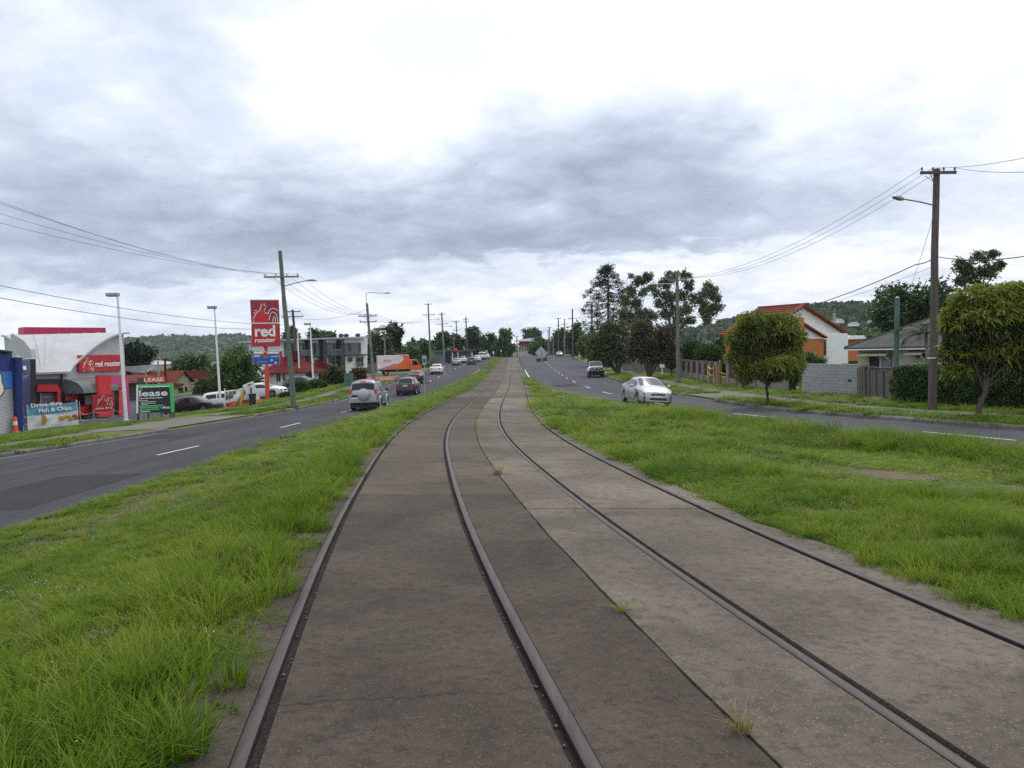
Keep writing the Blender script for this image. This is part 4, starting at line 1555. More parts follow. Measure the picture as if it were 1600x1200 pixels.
mat('iron_red', (.17, .012, .014), .75, (.10, .012, .012), 1.2, spec=.15)
mat('sign_red', (.50, .018, .022), .45, (.42, .012, .03), 1.5)
mat('sign_maroon', (.27, .015, .035), .45, (.36, .02, .06), .8, mapscale=(6, 6, .3))
mat('sign_crimson', (.55, .035, .10), .5)
mat('sign_orange', (.62, .06, .02), .5)
mat('wall_red', (.58, .022, .03), .55)
mat('wall_magenta', (.52, .06, .17), .55)
mat('letter_white', (.86, .85, .83), .5)
mat('letter_cream', (.80, .72, .60), .5)
mat('blue_dark', (.012, .03, .19), .55, (.010, .022, .15), 2)
mat('blue_navy', (.008, .018, .085), .6)
mat('blue_mid', (.05, .19, .55), .5)
mat('sign_blue', (.02, .06, .34), .4, (.03, .09, .42), 3)
mat('shutter', (.40, .41, .42), .5, metal=.2)
mat('awning_grey', (.085, .095, .10), .7, (.12, .13, .135), 2)
mat('brick_orange', (.42, .13, .035), .85, (.52, .18, .05), 9)
mat('brick_dull', (.22, .155, .11), .9, (.30, .22, .16), 12)
mat('block_grey', (.27, .28, .29), .9, (.34, .35, .36), 20, bump=.3, bscale=60, tone=.07)
mat('mortar', (.24, .235, .22), .95)
mat('timber_grey', (.15, .135, .12), .85, (.10, .09, .08), 3, mapscale=(12, 12, .6), tone=.18)
mat('timber_dark', (.045, .022, .024), .8, (.06, .03, .03), 3)
mat('wood_pole', (.080, .062, .056), .9, (.13, .105, .095), 2.0, mapscale=(9, 9, .35), bump=.35, bscale=14)
mat('pole_green', (.10, .135, .105), .8, (.15, .175, .14), 2, mapscale=(4, 4, .4))
mat('pole_green_bright', (.05, .125, .10), .8, (.09, .16, .13), 2)
mat('pole_grey', (.22, .225, .22), .8, (.16, .165, .16), 2, mapscale=(5, 5, .4))
mat('galv', (.36, .37, .38), .45, (.30, .31, .32), 3, metal=.5)
mat('post_white', (.82, .83, .84), .45)
mat('wire', (.03, .03, .032), .6)
mat('insulator', (.10, .08, .075), .3)
mat('window_dark', (.02, .023, .028), .12, spec=.35)
mat('window_pale', (.16, .20, .23), .1, spec=.8)
mat('clad_green', (.125, .165, .16), .7, (.10, .135, .13), 1.5)
mat('lease_green', (.07, .50, .13), .5)
mat('lease_black', (.018, .022, .03), .5)
mat('cone_orange', (.80, .10, .02), .6)
mat('banner_blue', (.09, .24, .36), .6, (.12, .30, .42), 3)
mat('banner_white', (.66, .67, .66), .6, (.58, .59, .58), 3)
mat('food_yellow', (.62, .42, .05), .6, (.45, .30, .04), 14)
mat('food_brown', (.40, .22, .06), .6, (.24, .11, .03), 10)
mat('pier_stone', (.25, .22, .19), .9, (.18, .16, .14), 8, bump=.3)
mat('barrier_yellow', (.70, .42, .03), .6)
mat('barrier_orange', (.75, .20, .03), .6)
mat('bin_dark', (.02, .024, .026), .6)
mat('sign_back', (.42, .43, .44), .5, (.36, .37, .38), 3, metal=.3)
mat('sign_dark', (.05, .055, .06), .5)


class Face:
    """vertical plane through A and B (world); x along it, y behind it, z up"""
    def __init__(s, A, B, root):
        A, B = Vector(A), Vector(B)
        d = Vector((B.x - A.x, B.y - A.y, 0))
        s.len = d.length
        s.A, s.d = A, d.normalized()
        s.n = Vector((-s.d.y, s.d.x, 0))      # away from viewer when A is left of B
        o = A - root.location
        s.root = root
        s.m = Matrix(((s.d.x, s.n.x, 0, o.x), (s.d.y, s.n.y, 0, o.y), (0, 0, 1, o.z), (0, 0, 0, 1)))

    def uz(s, px, py, back=0.0):
        r = Vector(ray(px, py))
        o = Vector((0, 0, CAM_H))
        t = (s.A + s.n * back - o).dot(s.n) / r.dot(s.n)
        p = o + r * t - s.A
        return p.dot(s.d), p.z

    def poly(s, name, mt, pts, y0, y1, px=True, parent=None):
        """prism of pixel (or u,z) outline from depth y0 to y1"""
        q_ = [s.uz(*p, back=y0) for p in pts] if px else pts
        return MB().prism(q_, y1 - y0, s.m @ Matrix.Translation((0, y0, 0))).build(name, mt, parent or s.root)

    def rect(s, name, mt, px0, py0, px1, py1, y0, y1, parent=None):
        u0, _ = s.uz(px0, (py0 + py1) / 2, y0)
        u1, _ = s.uz(px1, (py0 + py1) / 2, y0)
        xm = (px0 + px1) / 2
        z1, z0 = s.uz(xm, py0, y0)[1], s.uz(xm, py1, y0)[1]
        return MB().box(u0, u1, y0, y1, z0, z1, s.m).build(name, mt, parent or s.root)

    def box(s, name, mt, u0, u1, y0, y1, z0, z1, parent=None):
        return MB().box(u0, u1, y0, y1, z0, z1, s.m).build(name, mt, parent or s.root)

    def text(s, name, st, mt, px, py, hpx, y0, bold=.02, align='LEFT', sx=1.0, wpx=None, ext=.012):
        u, z = s.uz(px, py, y0)
        size = abs(s.uz(px, py - hpx, y0)[1] - z) / .72
        o = text(name, st, size, mt, s.root, (0, 0, 0), (0, 0, 0), bold, ext, align)
        if wpx:
            w = abs(s.uz(px + wpx, py, y0)[0] - u)
            xs_ = [v.co.x for v in o.data.vertices]
            sx = w / max(1e-6, max(xs_) - min(xs_))
        o.matrix_local = s.m @ Matrix.Translation((u, y0, z)) @ Matrix.Rotation(math.pi / 2, 4, 'X') @ Matrix.Diagonal((sx, 1, 1, 1))
        return o


def ribs(face, name, mt, u0, u1, z0, z1, y, step, depth=.02, vert=False):
    """corrugation or lapped boards as one relief mesh"""
    mb = MB()
    if vert:
        u = u0
        while u < u1 - 1e-6:
            e = min(u + step, u1)
            mb.add([face.m @ Vector(p) for p in ((u, y, z0), (u + step * .5, y - depth, z0), (e, y, z0), (u, y, z1), (u + step * .5, y - depth, z1), (e, y, z1))], [(0, 1, 4, 3), (1, 2, 5, 4)])
            u = e
    else:
        z = z0
        while z < z1 - 1e-6:
            e = min(z + step, z1)
            mb.add([face.m @ Vector(p) for p in ((u0, y - depth, z), (u1, y - depth, z), (u1, y, e), (u0, y, e), (u0, y, z), (u1, y, z))], [(0, 1, 2, 3), (4, 5, 1, 0)])
            z = e
    return mb.build(name, mt, face.root)


def rooster(face, px0, py0, px1, py1, y, mt, wpx, parent=None, fill=None):
    """the bird emblem as white outlines: comb and head, breast, tail arcs"""
    u0, z1 = face.uz(px0, py0, y)
    u1, z0 = face.uz(px1, py1, y)
    w, h = u1 - u0, z1 - z0

    def T(p):
        return face.m @ Vector((u0 + p[0] * w, y, z0 + p[1] * h))
    rad = wpx * w
    if fill:
        body = [(.05, .0), (.06, .25), (.16, .46), (.30, .62), (.36, .78), (.42, .86), (.47, .80), (.44, .62), (.50, .50), (.60, .40), (.63, .15), (.64, 0)]
        MB().prism([(u0 + a * w, z0 + b_ * h) for a, b_ in body], .01, face.m @ Matrix.Translation((0, y - .004, 0))).build('rooster_body', fill, face.root)
    body = [(.05, .0), (.05, .25), (.15, .46), (.29, .62), (.34, .78), (.36, .95), (.42, .88), (.46, .98), (.50, .86), (.54, .88), (.50, .72), (.45, .60), (.50, .50), (.60, .44)]
    arc1 = [(.60, .44), (.64, .60), (.72, .70), (.83, .72), (.93, .66), (.98, .60)]
    arc2 = [(.62, .12), (.66, .34), (.72, .50), (.80, .54), (.90, .44), (.95, .22), (.95, 0)]
    arc3 = [(.76, 0), (.79, .22), (.82, .30), (.86, .22), (.86, 0)]
    wing = [(.12, .44), (.06, .54), (.10, .62), (.22, .60)]
    mb = MB()
    for c in (body, arc1, arc2, arc3, wing):
        mb.tube([T(p) for p in c], rad, 6)
    mb.build('rooster_outline', mt, face.root, smooth=60)


# --- storage building at the left edge
A, Bq = toY(gp(-60, 684), 39.5), gp(21, 676)
root = thing('storage_building', 'blue storage building with grey roller shutter at the left edge', 'building', (A + Bq) / 2)
f = Face(A, Bq, root)
f.box('wall', 'blue_navy', -3, f.len, .12, 8, -.6, f.uz(18, 548)[1])
f.poly('shutter_box', 'blue_mid', [(-70, 612), (21, 606), (20, 579), (-70, 579)], .0, .12)
f.poly('fascia', 'blue_dark', [(-70, 579), (20, 578.6), (19, 552), (-20, 546), (-70, 541)], -.06, .12)
f.poly('roof_edge', 'blue_navy', [(-70, 541), (-20, 545.6), (20, 551.6), (20, 549), (-20, 543), (-70, 538.4)], -.25, 3)
u1_, z1_ = f.uz(21, 607)
ribs(f, 'roller_shutter', 'shutter', -1.5, u1_, -.3, z1_, .06, .075, .03)
f.poly('emblem_outline', 'sign_dark', [(-12, 622), (2, 620), (7, 612), (7, 604), (4, 596), (3, 585), (0, 582), (-12, 580)], -.09, -.062)
f.poly('emblem', 'letter_cream', [(-12, 620), (1, 618), (5.5, 611), (5.5, 605), (2.5, 597), (1.5, 586), (-1, 584), (-12, 582)], -.11, -.092)
pc = gp(29, 675)
top = at(27, 559, pc.y)
col_ = MB().tube([pc - root.location, (top + Vector((0, 0, 0))) - root.location], .24, 14).build('round_column', 'blue_dark', root, smooth=50)
MB().sphere(top - root.location + Vector((0, 0, .02)), (.17, .17, .1), 12, 6).build('column_cap', 'galv', col_, smooth=60)
A2, B2 = Vector(pc), toY(gp(48, 668), 49)
f2 = Face(A2, B2, root)
f2.poly('recess_wall', 'blue_navy', [(30, 674), (48, 667), (47, 562), (30, 562)], .3, 2.5)
f2.poly('entry_awning', 'blue_dark', [(32, 600), (48, 592), (46, 586), (33, 594)], -.2, .3)
f2.rect('wall_lamp', 'letter_white', 36.5, 572, 41, 578, .18, .3)
f2.box('gutter', 'galv', 0, f2.len, .1, .4, f2.uz(40, 562)[1] - .02, f2.uz(40, 560.5)[1] + .03)

# --- restaurant with the curved roof
Ac, Bc = toY(gp(58, 655), 55.0), toY(gp(108, 655), 56.6)
Cc, Dc = toY(gp(200, 655), 64.0), toY(gp(14, 655), 61.5)
GZ0 = min(Ac.z, Bc.z, Cc.z, Dc.z)
for v_ in (Ac, Bc, Cc, Dc):
    v_.z = GZ0
root = thing('restaurant', 'chicken restaurant with pale curved roof and red entrance portal', 'restaurant', (Ac + Bc) / 2)
root.location.z = GZ0
z0r = at(83, 577, 56).z
z1r = at(105, 521, 62.5).z
ff, fr, fl_ = Face(Ac, Bc, root), Face(Bc, Cc, root), Face(Dc, Ac, root)
NT = 16


def roofz(t):
    return z0r + (z1r - z0r) * math.sin(t * math.pi / 2)


mb = MB()
for i in range(NT + 1):
    t = i / NT
    l_ = Ac.lerp(Dc, t * 1.02) - root.location
    r_ = Bc.lerp(Cc, t * 1.06) - root.location
    if i == 0:
        l_, r_ = l_ + Vector((.1, -.45, 0)), r_ + Vector((.25, -.45, 0))
    z = roofz(min(t, 1)) - root.location.z - (.18 if i == 0 else 0)
    for k in range(2):
        dz = .0 if k == 0 else -.14
        mb.v += [(l_.x - .18, l_.y, z + dz), (r_.x + .28, r_.y, z + dz)]
for i in range(NT):
    a, b_ = i * 4, (i + 1) * 4
    mb.f += [(a, a + 1, b_ + 1, b_), (a + 2, b_ + 2, b_ + 3, a + 3), (a, b_, b_ + 2, a + 2), (a + 1, a + 3, b_ + 3, b_ + 1)]
mb.f += [(0, 2, 3, 1)]
roof = mb.build('roof', 'roof_metal', root, smooth=30)
# standing seams up the curve
for k in range(1, 9):
    pts = []
    for i in range(NT + 1):
        t = i / NT
        l_, r_ = Ac.lerp(Dc, t * 1.02) - root.location, Bc.lerp(Cc, t * 1.06) - root.location
        p_ = l_.lerp(r_, k / 9)
        pts.append((p_.x, p_.y - (.4 if i == 0 else 0), roofz(t) - root.location.z + .02 - (.16 if i == 0 else 0)))
    MB().tube(pts, .018, 4, False).build('roof_seam', 'roof_metal', roof)
for fa, nm in ((fr, 1), (fl_, -1)):
    pol = [(0, -.6), (fa.len, -.6)]
    tt = np.linspace(1, 0, NT + 1) if nm > 0 else np.linspace(0, 1, NT + 1)
    if nm > 0:
        pol += [(fa.len * t, roofz(t) - .14 - fa.A.z) for t in tt]
    else:
        pol += [(fa.len * (1 - t), roofz(t) - .14 - fa.A.z) for t in tt]
    fa.poly('side_wall', 'wall_light_grey', pol, 0, .2, px=False)
ff.box('front_wall', 'wall_light_grey', 0, ff.len, .0, .2, -.6, z0r - .2 - ff.A.z)
ff.poly('dark_base', 'wall_charcoal', [(46, 660), (98, 660), (98, 592), (47, 592)], -.10, -.003)
ff.poly('dark_pillar', 'wall_charcoal', [(45, 662), (56.5, 662), (56, 561), (47, 561)], -.5, .6)
f3 = Face(Dc + Vector((-.3, -1.2, 0)), Ac + Vector((-.6, -.3, 0)), root)
f3.poly('left_wing', 'wall_light_grey', [(17, 560), (50, 560), (47, 545), (38, 533), (20, 521.5), (16.5, 521.5)], .0, .3)
ff.poly('pickup_surround', 'wall_red', [(58, 612), (90, 612), (90, 600.5), (60, 601)], -.7, -.11)
ff.poly('pickup_side', 'wall_red', [(90, 632), (95, 632), (95, 612), (93, 606), (90, 603)], -.7, -.11)
pw = ff.rect('pickup_window', 'window_pale', 63, 614, 89, 632, -.14, -.105)
ff.rect('window_bar', 'galv', 63, 619, 89, 621, -.17, -.142, pw)
ff.rect('window_bar', 'galv', 62.5, 613, 64.5, 633, -.17, -.142, pw)
ff.poly('downpipe', 'wall_charcoal', [(95.5, 640), (98.5, 640), (98.5, 582), (95.5, 582)], -.22, -.12)
# right wall: awning, portal, doors, sign
u0, _ = fr.uz(99, 610)
u1, _ = fr.uz(156, 610)
za, zb = fr.uz(130, 591)[1], fr.uz(130, 613)[1]
mb = MB()
n_ = 8
for i in range(n_ + 1):
    a = math.pi / 2 * i / n_
    for u in (u0, u1):
        mb.v.append(tuple(fr.m @ Vector((u, -1.5 * math.sin(a) - .01, zb + (za - zb) * math.cos(a)))))
for i in range(n_):
    a = 2 * i
    mb.f.append((a, a + 1, a + 3, a + 2))
for s_, u in ((0, u0), (1, u1)):
    mb.v.append(tuple(fr.m @ Vector((u, -.01, zb))))
    c_ = len(mb.v) - 1
    mb.f.append(tuple([c_] + [2 * i + s_ for i in range(n_ + 1)]))
mb.build('awning', 'awning_grey', root, smooth=50)
fr.poly('glazing', 'window_dark', [(99, 645), (154, 649), (154, 612), (99, 612)], -.06, -.003)
fr.poly('orange_panel', 'sign_orange', [(103, 626), (121, 627), (121, 612), (103, 612)], -.09, -.062)
fr.rect('notice', 'letter_white', 133, 618, 143, 632, -.09, -.062)
fr.poly('portal_front', 'wall_red', [(154, 651), (174, 651), (174, 586), (154, 586)], -1.6, -1.35)
fr.poly('portal_side', 'wall_magenta', [(174, 651), (203, 649), (200, 586), (174, 586)], -1.35, -1.10)
fr.poly('portal_door', 'window_dark', [(179, 648), (190, 648), (190, 606), (179, 606)], -1.38, -1.352)
fr.poly('door_leaf', 'sign_orange', [(186, 648), (190, 648), (190, 608), (186, 608)], -1.40, -1.382)
fr.rect('bench_panel', 'wall_red', 120, 634, 150, 649, -.7, -.3)
fs_ = fr.poly('fascia_sign', 'sign_red', [(124, 581), (191, 579), (191, 554), (124, 555)], -.20, -.03)
rooster(fr, 128, 558, 147, 580, -.22, 'letter_cream', .022, fill='wall_red')
fr.text('sign_lettering', 'red rooster', 'letter_white', 149, 573, 8.8, -.215, .018, wpx=39)
# red parapet box on top
pb0, pb1 = at(38, 521, 63), at(166, 520, 68)
fpb = Face(pb0, pb1, root)
fpb.poly('parapet', 'sign_crimson', [(38, 523), (166, 523), (165, 512), (38, 511)], 0, 1.2)

# --- blue banner, cone, bollards and fence in front
Ab, Bb = gp(44, 672.5), gp(123, 664)
root = thing('banner', 'blue and white fish and chips banner on the wire fence', 'banner', (Ab + Bb) / 2)
fb = Face(Ab, Bb, root)
zt, zl = fb.uz(80, 631)[1], fb.uz(80, 669)[1]


def cloth(face, name, mt, u0, u1, z0, z1, y, amp=.03, nu=18, nv=8, seed=0):
    mb = MB()
    for i in range(nu + 1):
        for j in range(nv + 1):
            u, v = i / nu, j / nv
            yy = y + amp * (math.sin(7 * u + 3 * v + seed) + .6 * math.sin(13 * u - 8 * v + seed * 2)) * (1 - abs(2 * v - 1) ** 3)
            mb.v.append(tuple(face.m @ Vector((u0 + (u1 - u0) * u, yy, z0 + (z1 - z0) * v - .04 * math.sin(math.pi * u)))))
    k = nv + 1
    for i in range(nu):
        for j in range(nv):
            a = i * k + j
            mb.f.append((a, a + 1, a + k + 1, a + k))
    return mb.build(name, mt, face.root, smooth=60)


zm = zl + (zt - zl) * .60
cloth(fb, 'lower_sheet', 'banner_white', 0, fb.len, zl, zm, 0)
cloth(fb, 'upper_sheet', 'banner_blue', 0, fb.len, zm, zt, 0, .012)
fb.text('banner_lettering', 'Drive-thru', 'letter_white', 48, 637, 6.2, -.05, .012, wpx=48)
fb.text('banner_lettering', 'Fish & Chips', 'letter_white', 60, 645, 6.0, -.05, .012, wpx=51)
for i, (px_, py_, rx_, rz_) in enumerate(((67, 656, .26, .30), (94, 654, .34, .15), (104, 651, .30, .12), (116, 652, .28, .18), (110, 655, .30, .1))):
    u, z = fb.uz(px_, py_, -.06)
    MB().sphere(fb.m @ Vector((u, -.05, z)), (rx_, .03, rz_), 9, 6).build('food_picture', 'food_yellow' if i != 3 else 'food_brown', root)
for px_ in (44.5, 122):
    u, z = fb.uz(px_, 660)
    MB().tube([fb.m @ Vector((u, .03, -.2)), fb.m @ Vector((u, .03, zt + .08))], .035, 6).build('banner_post', 'post_white', root)

p = gp(24.5, 676)
root = thing('traffic_cone', 'orange traffic bollard with white band beside the blue column', 'traffic cone', p)
MB().lathe([(.20, 0), (.20, .05), (.135, .06), (.115, .42)], n=14).build('foot', 'cone_orange', root, smooth=40)
MB().lathe([(.116, .42), (.108, .62)], n=14).build('reflective_band', 'letter_white', root, smooth=40)
MB().lathe([(.108, .62), (.095, .80), (.06, .86), (.001, .87)], n=14).build('tip', 'cone_orange', root, smooth=40)
for px_, py_, h_, lab in ((34.5, 673.5, .55, 'short white bollard between traffic cone and banner'), (154, 651, .62, 'short white bollard in front of the red entrance portal')):
    p = gp(px_, py_)
    o = MB().tube([(0, 0, -.05), (0, 0, h_), (0, 0, h_ + .04)], [.09, .09, .05], 12).build('bollard', 'post_white', None, smooth=50)
    o.location = p
    tag(o, lab, 'bollard')

# low chain fence with posts along the car park edge
Af, Bf = gp(40, 672), gp(212, 657)
root = thing('chain_fence', 'low wire fence with thin steel posts behind the banner', 'fence', (Af + Bf) / 2)
prev = None
for px_, ht in ((38, 1.5), (126, 1.45), (147, .85), (178, .85), (209, .8)):
    b_ = gp(px_, 672.5 - (px_ - 38) * .088)
    MB().tube([b_ - root.location - Vector((0, 0, .1)), b_ - root.location + Vector((0, 0, ht))], .035, 6).build('post', 'galv', root)
    if prev is not None:
        for hh in (.35, .75):
            a_, c_ = prev[0] - root.location, b_ - root.location
            pts = [a_.lerp(c_, t) + Vector((0, 0, hh - .12 * math.sin(math.pi * t))) for t in np.linspace(0, 1, 9)]
            MB().tube(pts, .01, 4).build('chain', 'galv', root)
    prev = (b_, ht)

# red drive-thru board
p0, p1 = gp(145, 655), gp(179, 652)
p0, p1 = toY(p0, 52.5), toY(p1, 53.5)
root = thing('menu_board', 'small red drive-thru board with white rooster outline', 'sign', (p0 + p1) / 2)
fm = Face(p0, p1, root)
fm.poly('board', 'sign_red', [(145, 642), (179, 645), (179, 615), (145, 617)], 0, .12)
rooster(fm, 150, 618, 177, 634, -.02, 'letter_cream', .018)
fm.text('lettering', 'drive thru', 'letter_cream', 149, 640, 3.2, -.012, .02, wpx=26)
for px_ in (147, 178):
    u, _ = fm.uz(px_, 645)
    MB().tube([fm.m @ Vector((u, .06, -.3)), fm.m @ Vector((u, .06, fm.uz(px_, 640)[1]))], .04, 6).build('leg', 'wall_charcoal', root)

# --- lease board
p0, p1 = gp(213, 656), gp(271, 653)
pm = (p0.y + p1.y) / 2
p0, p1 = toY(p0, 48.6), toY(p1, 49.0)
root = thing('lease_board', 'green framed black lease board with orange rider on top', 'sign', (p0 + p1) / 2)
fl2 = Face(p0, p1, root)
fl2.poly('backing', 'lease_green', [(213.5, 646), (272, 644), (270, 599), (213.5, 601)], 0, .12)
fl2.poly('pale_edge', 'letter_white', [(213, 646), (216, 646), (216, 602), (213, 602)], -.02, -.002)
fl2.poly('black_panel', 'lease_black', [(216, 645), (267, 644), (264.5, 604.5), (216, 607)], -.02, -.002)
fl2.poly('pale_line', 'letter_white', [(218, 605), (264, 604.2), (264, 602.8), (218, 603.6)], -.02, -.002)
fl2.text('headline', 'lease', 'letter_white', 216.5, 619.5, 9.6, -.035, .02, wpx=44.5)
for (xa, xb, ya, hh_) in ((217, 254, 621.5, 1.0), (217, 231, 625.5, .7), (220, 244, 627.5, .7), (220, 243, 630, .7), (220, 230, 632, .7), (217, 255, 633.5, .5)):
    fl2.rect('text_line', 'letter_white', xa, ya, xb, ya + hh_, -.035, -.021)
fl2.rect('green_bar', 'lease_green', 218, 635, 249, 637.6, -.035, -.021)
fl2.rect('green_bar', 'lease_green', 218, 638.6, 249, 641.0, -.035, -.021)
fl2.rect('text_line', 'letter_white', 219, 642.5, 234, 643.8, -.035, -.021)
fl2.rect('agent_mark', 'lease_green', 250.5, 635.5, 253.5, 638.5, -.035, -.021)
fl2.text('agent_name', 'First', 'letter_white', 254.5, 638.6, 4.0, -.035, .03, wpx=10.5)
fl2.poly('rider', 'sign_orange', [(221, 598.5), (258, 597.5), (257, 587.5), (222, 589)], -.02, .06)
fl2.text('rider_lettering', 'LEASE', 'letter_white', 225, 596.5, 5.6, -.032, .02, wpx=30)
for px_, w_ in ((215, .05), (231, .035), (252, .035), (265.5, .035), (270.5, .05)):
    u, _ = fl2.uz(px_, 640)
    fl2.box('leg', 'wall_charcoal', u - w_, u + w_, .03, .10, -.35, fl2.uz(px_, 640)[1])

# --- tall pylon sign
p = gp(418, 620)
yp = 76.0
p = toY(p, yp)
root = thing('pylon_sign', 'tall red rooster pylon sign with blue board on orange post', 'sign', p)
fp = Face(p + Vector((-1.4, -.55, 0)), p + Vector((1.4, .55, 0)), root)
fp.poly('post', 'sign_orange', [(415, 640), (422, 640), (420, 570), (414, 570)], -.16, .16)
fp.poly('neck', 'sign_red', [(412, 552), (420.5, 552), (418, 548), (418.5, 541), (411, 541), (415, 548)], -.14, .14)
fp.poly('upper_panel', 'sign_maroon', [(393, 504.3), (437, 504), (435.7, 469), (391, 469)], -.2, .2)
fp.poly('upper_rim', 'letter_cream', [(391, 469), (435.7, 469), (435.7, 468), (391, 468)], -.22, .22)
fp.poly('lower_panel', 'sign_red', [(393.5, 541.5), (438.5, 541), (437.2, 505), (393, 505.3)], -.2, .2)
rooster(fp, 393, 474, 436, 503.5, -.225, 'letter_white', .017, fill='wall_red')
fp.text('lettering', 'red', 'letter_white', 397.5, 525.5, 17.5, -.212, .028, wpx=32)
fp.text('lettering', 'rooster', 'letter_white', 398, 535, 7.2, -.212, .022, wpx=32)
fp.poly('board_frame', 'galv', [(394.5, 570), (437.5, 569.5), (437, 549), (396, 549.5)], -.15, .17)
fp.poly('blue_board', 'sign_blue', [(395.5, 569.3), (436.5, 568.8), (436, 553), (395.5, 553)], -.17, -.152)
fp.poly('white_band', 'letter_white', [(396, 552.5), (435.5, 552.5), (434.5, 549.8), (398, 550)], -.17, -.152)
fp.poly('board_side', 'sign_red', [(437.6, 571), (441.5, 566), (441, 548), (437.2, 549)], -.1, .25)
fp.rect('text_line', 'letter_white', 396.5, 554.6, 408, 555.5, -.185, -.171)
fp.rect('text_line', 'letter_white', 396.5, 556.4, 406, 557.3, -.185, -.171)
fp.rect('text_line', 'letter_white', 423.5, 556.2, 434.5, 557.2, -.185, -.171)
fp.rect('pale_rule', 'banner_blue', 396, 558.4, 436, 559.2, -.185, -.171)
fp.rect('text_line', 'banner_blue', 401, 564.4, 418.5, 566.4, -.185, -.171)
u, z = fp.uz(414.5, 553.5, -.18)
mx = fp.m @ Matrix.Translation((u, -.17, z)) @ Matrix.Rotation(math.pi / 2, 4, 'X')
MB().lathe([(.001, .03), (.25, .03), (.25, 0)], n=18, mtx=mx).build('roundel', 'food_yellow', root)
MB().lathe([(.001, .05), (.18, .05), (.18, .03)], n=18, mtx=mx).build('roundel_centre', 'sign_red', root)
for px_, py_ in ((424, 563), (430, 567)):
    u, z = fp.uz(px_, py_, -.18)
    MB().sphere(fp.m @ Vector((u, -.175, z)), (.16, .02, .09), 8, 5).build('board_motif', 'letter_white', root)

# --- 2 for $20 banner and the leaning board, bin
p0, p1 = toY(gp(352, 639), 60), toY(gp(397, 630), 66)
root = thing('banner', 'white two for twenty dollars banner with burger picture', 'banner', (p0 + p1) / 2)
fb2 = Face(p0, p1, root)
u1, zt = fb2.uz(394, 611)
zb2 = fb2.uz(352, 638)[1]
cloth(fb2, 'sheet', 'banner_white', 0, u1, zb2 + .35, fb2.uz(352, 610)[1], 0, .03, seed=1)
cloth(fb2, 'red_base', 'sign_red', 0, u1, zb2, zb2 + .42, -.02, .03, seed=2)
fb2.text('banner_lettering', '2 FOR', 'sign_dark', 353, 617.5, 5.2, -.08, .03, wpx=17)
fb2.text('banner_lettering', '$20', 'sign_dark', 353, 623.5, 5.2, -.08, .03, wpx=11)
for (px_, py_, a_, b_, mt) in ((381, 617, .8, .16, 'food_brown'), (378, 622, .75, .18, 'food_yellow'), (374, 626, .55, .14, 'food_brown')):
    u, z = fb2.uz(px_, py_, -.1)
    o = MB().sphere((0, 0, 0), (a_, .03, b_), 12, 6).build('food_picture', mt, root)
    o.matrix_local = fb2.m @ Matrix.Translation((u, -.09, z)) @ Matrix.Rotation(-R(48), 4, 'Y')
for px_ in (352, 395):
    u, _ = fb2.uz(px_, 620)
    MB().tube([fb2.m @ Vector((u, .02, -.3)), fb2.m @ Vector((u, .02, 1.6))], .04, 6).build('banner_post', 'post_white', root)

p0, p1 = toY(gp(384, 632), 64), toY(gp(412, 629), 66)
root = thing('leaning_board', 'white board leaning over askew beside the burger banner', 'sign', (p0 + p1) / 2)
fq = Face(p0, p1, root)
fq.poly('board', 'truck_white', [(393, 634), (408, 627), (396, 596), (380, 602.5)], -.3, -.2)
fq.poly('board_foot', 'barrier_orange', [(394, 632), (408, 626.5), (407, 622), (393, 628)], -.33, -.302)
fq.poly('board_mark', 'sign_red', [(388, 603), (393, 601), (392, 599), (387, 601)], -.33, -.302)
fq.rect('prop', 'wall_charcoal', 393, 605, 394, 632, -.40, -.33)
p = toY(gp(395, 633), 62.5)
root = thing('wheelie_bin', 'dark wheelie bin standing by the leaning white board', 'bin', p, .3)
MB().add([(-.22, -.25, .08), (.22, -.25, .08), (.22, .22, .08), (-.22, .22, .08), (-.29, -.34, .95), (.29, -.34, .95), (.29, .3, .95), (-.29, .3, .95)],
         [(0, 1, 2, 3), (4, 5, 6, 7), (0, 1, 5, 4), (1, 2, 6, 5), (2, 3, 7, 6), (3, 0, 4, 7)]).build('body', 'bin_dark', root)
MB().box(-.31, .31, -.38, .33, .952, 1.02).build('lid', 'bin_dark', root, bevel=.02)
for s_ in (-1, 1):
    MB().lathe([(.001, -.03), (.1, -.03), (.1, .03), (.001, .03)], n=12, mtx=Matrix.Translation((s_ * .24, .25, .1)) @ Matrix.Rotation(math.pi / 2, 4, 'Y')).build('wheel', 'tyre', root)


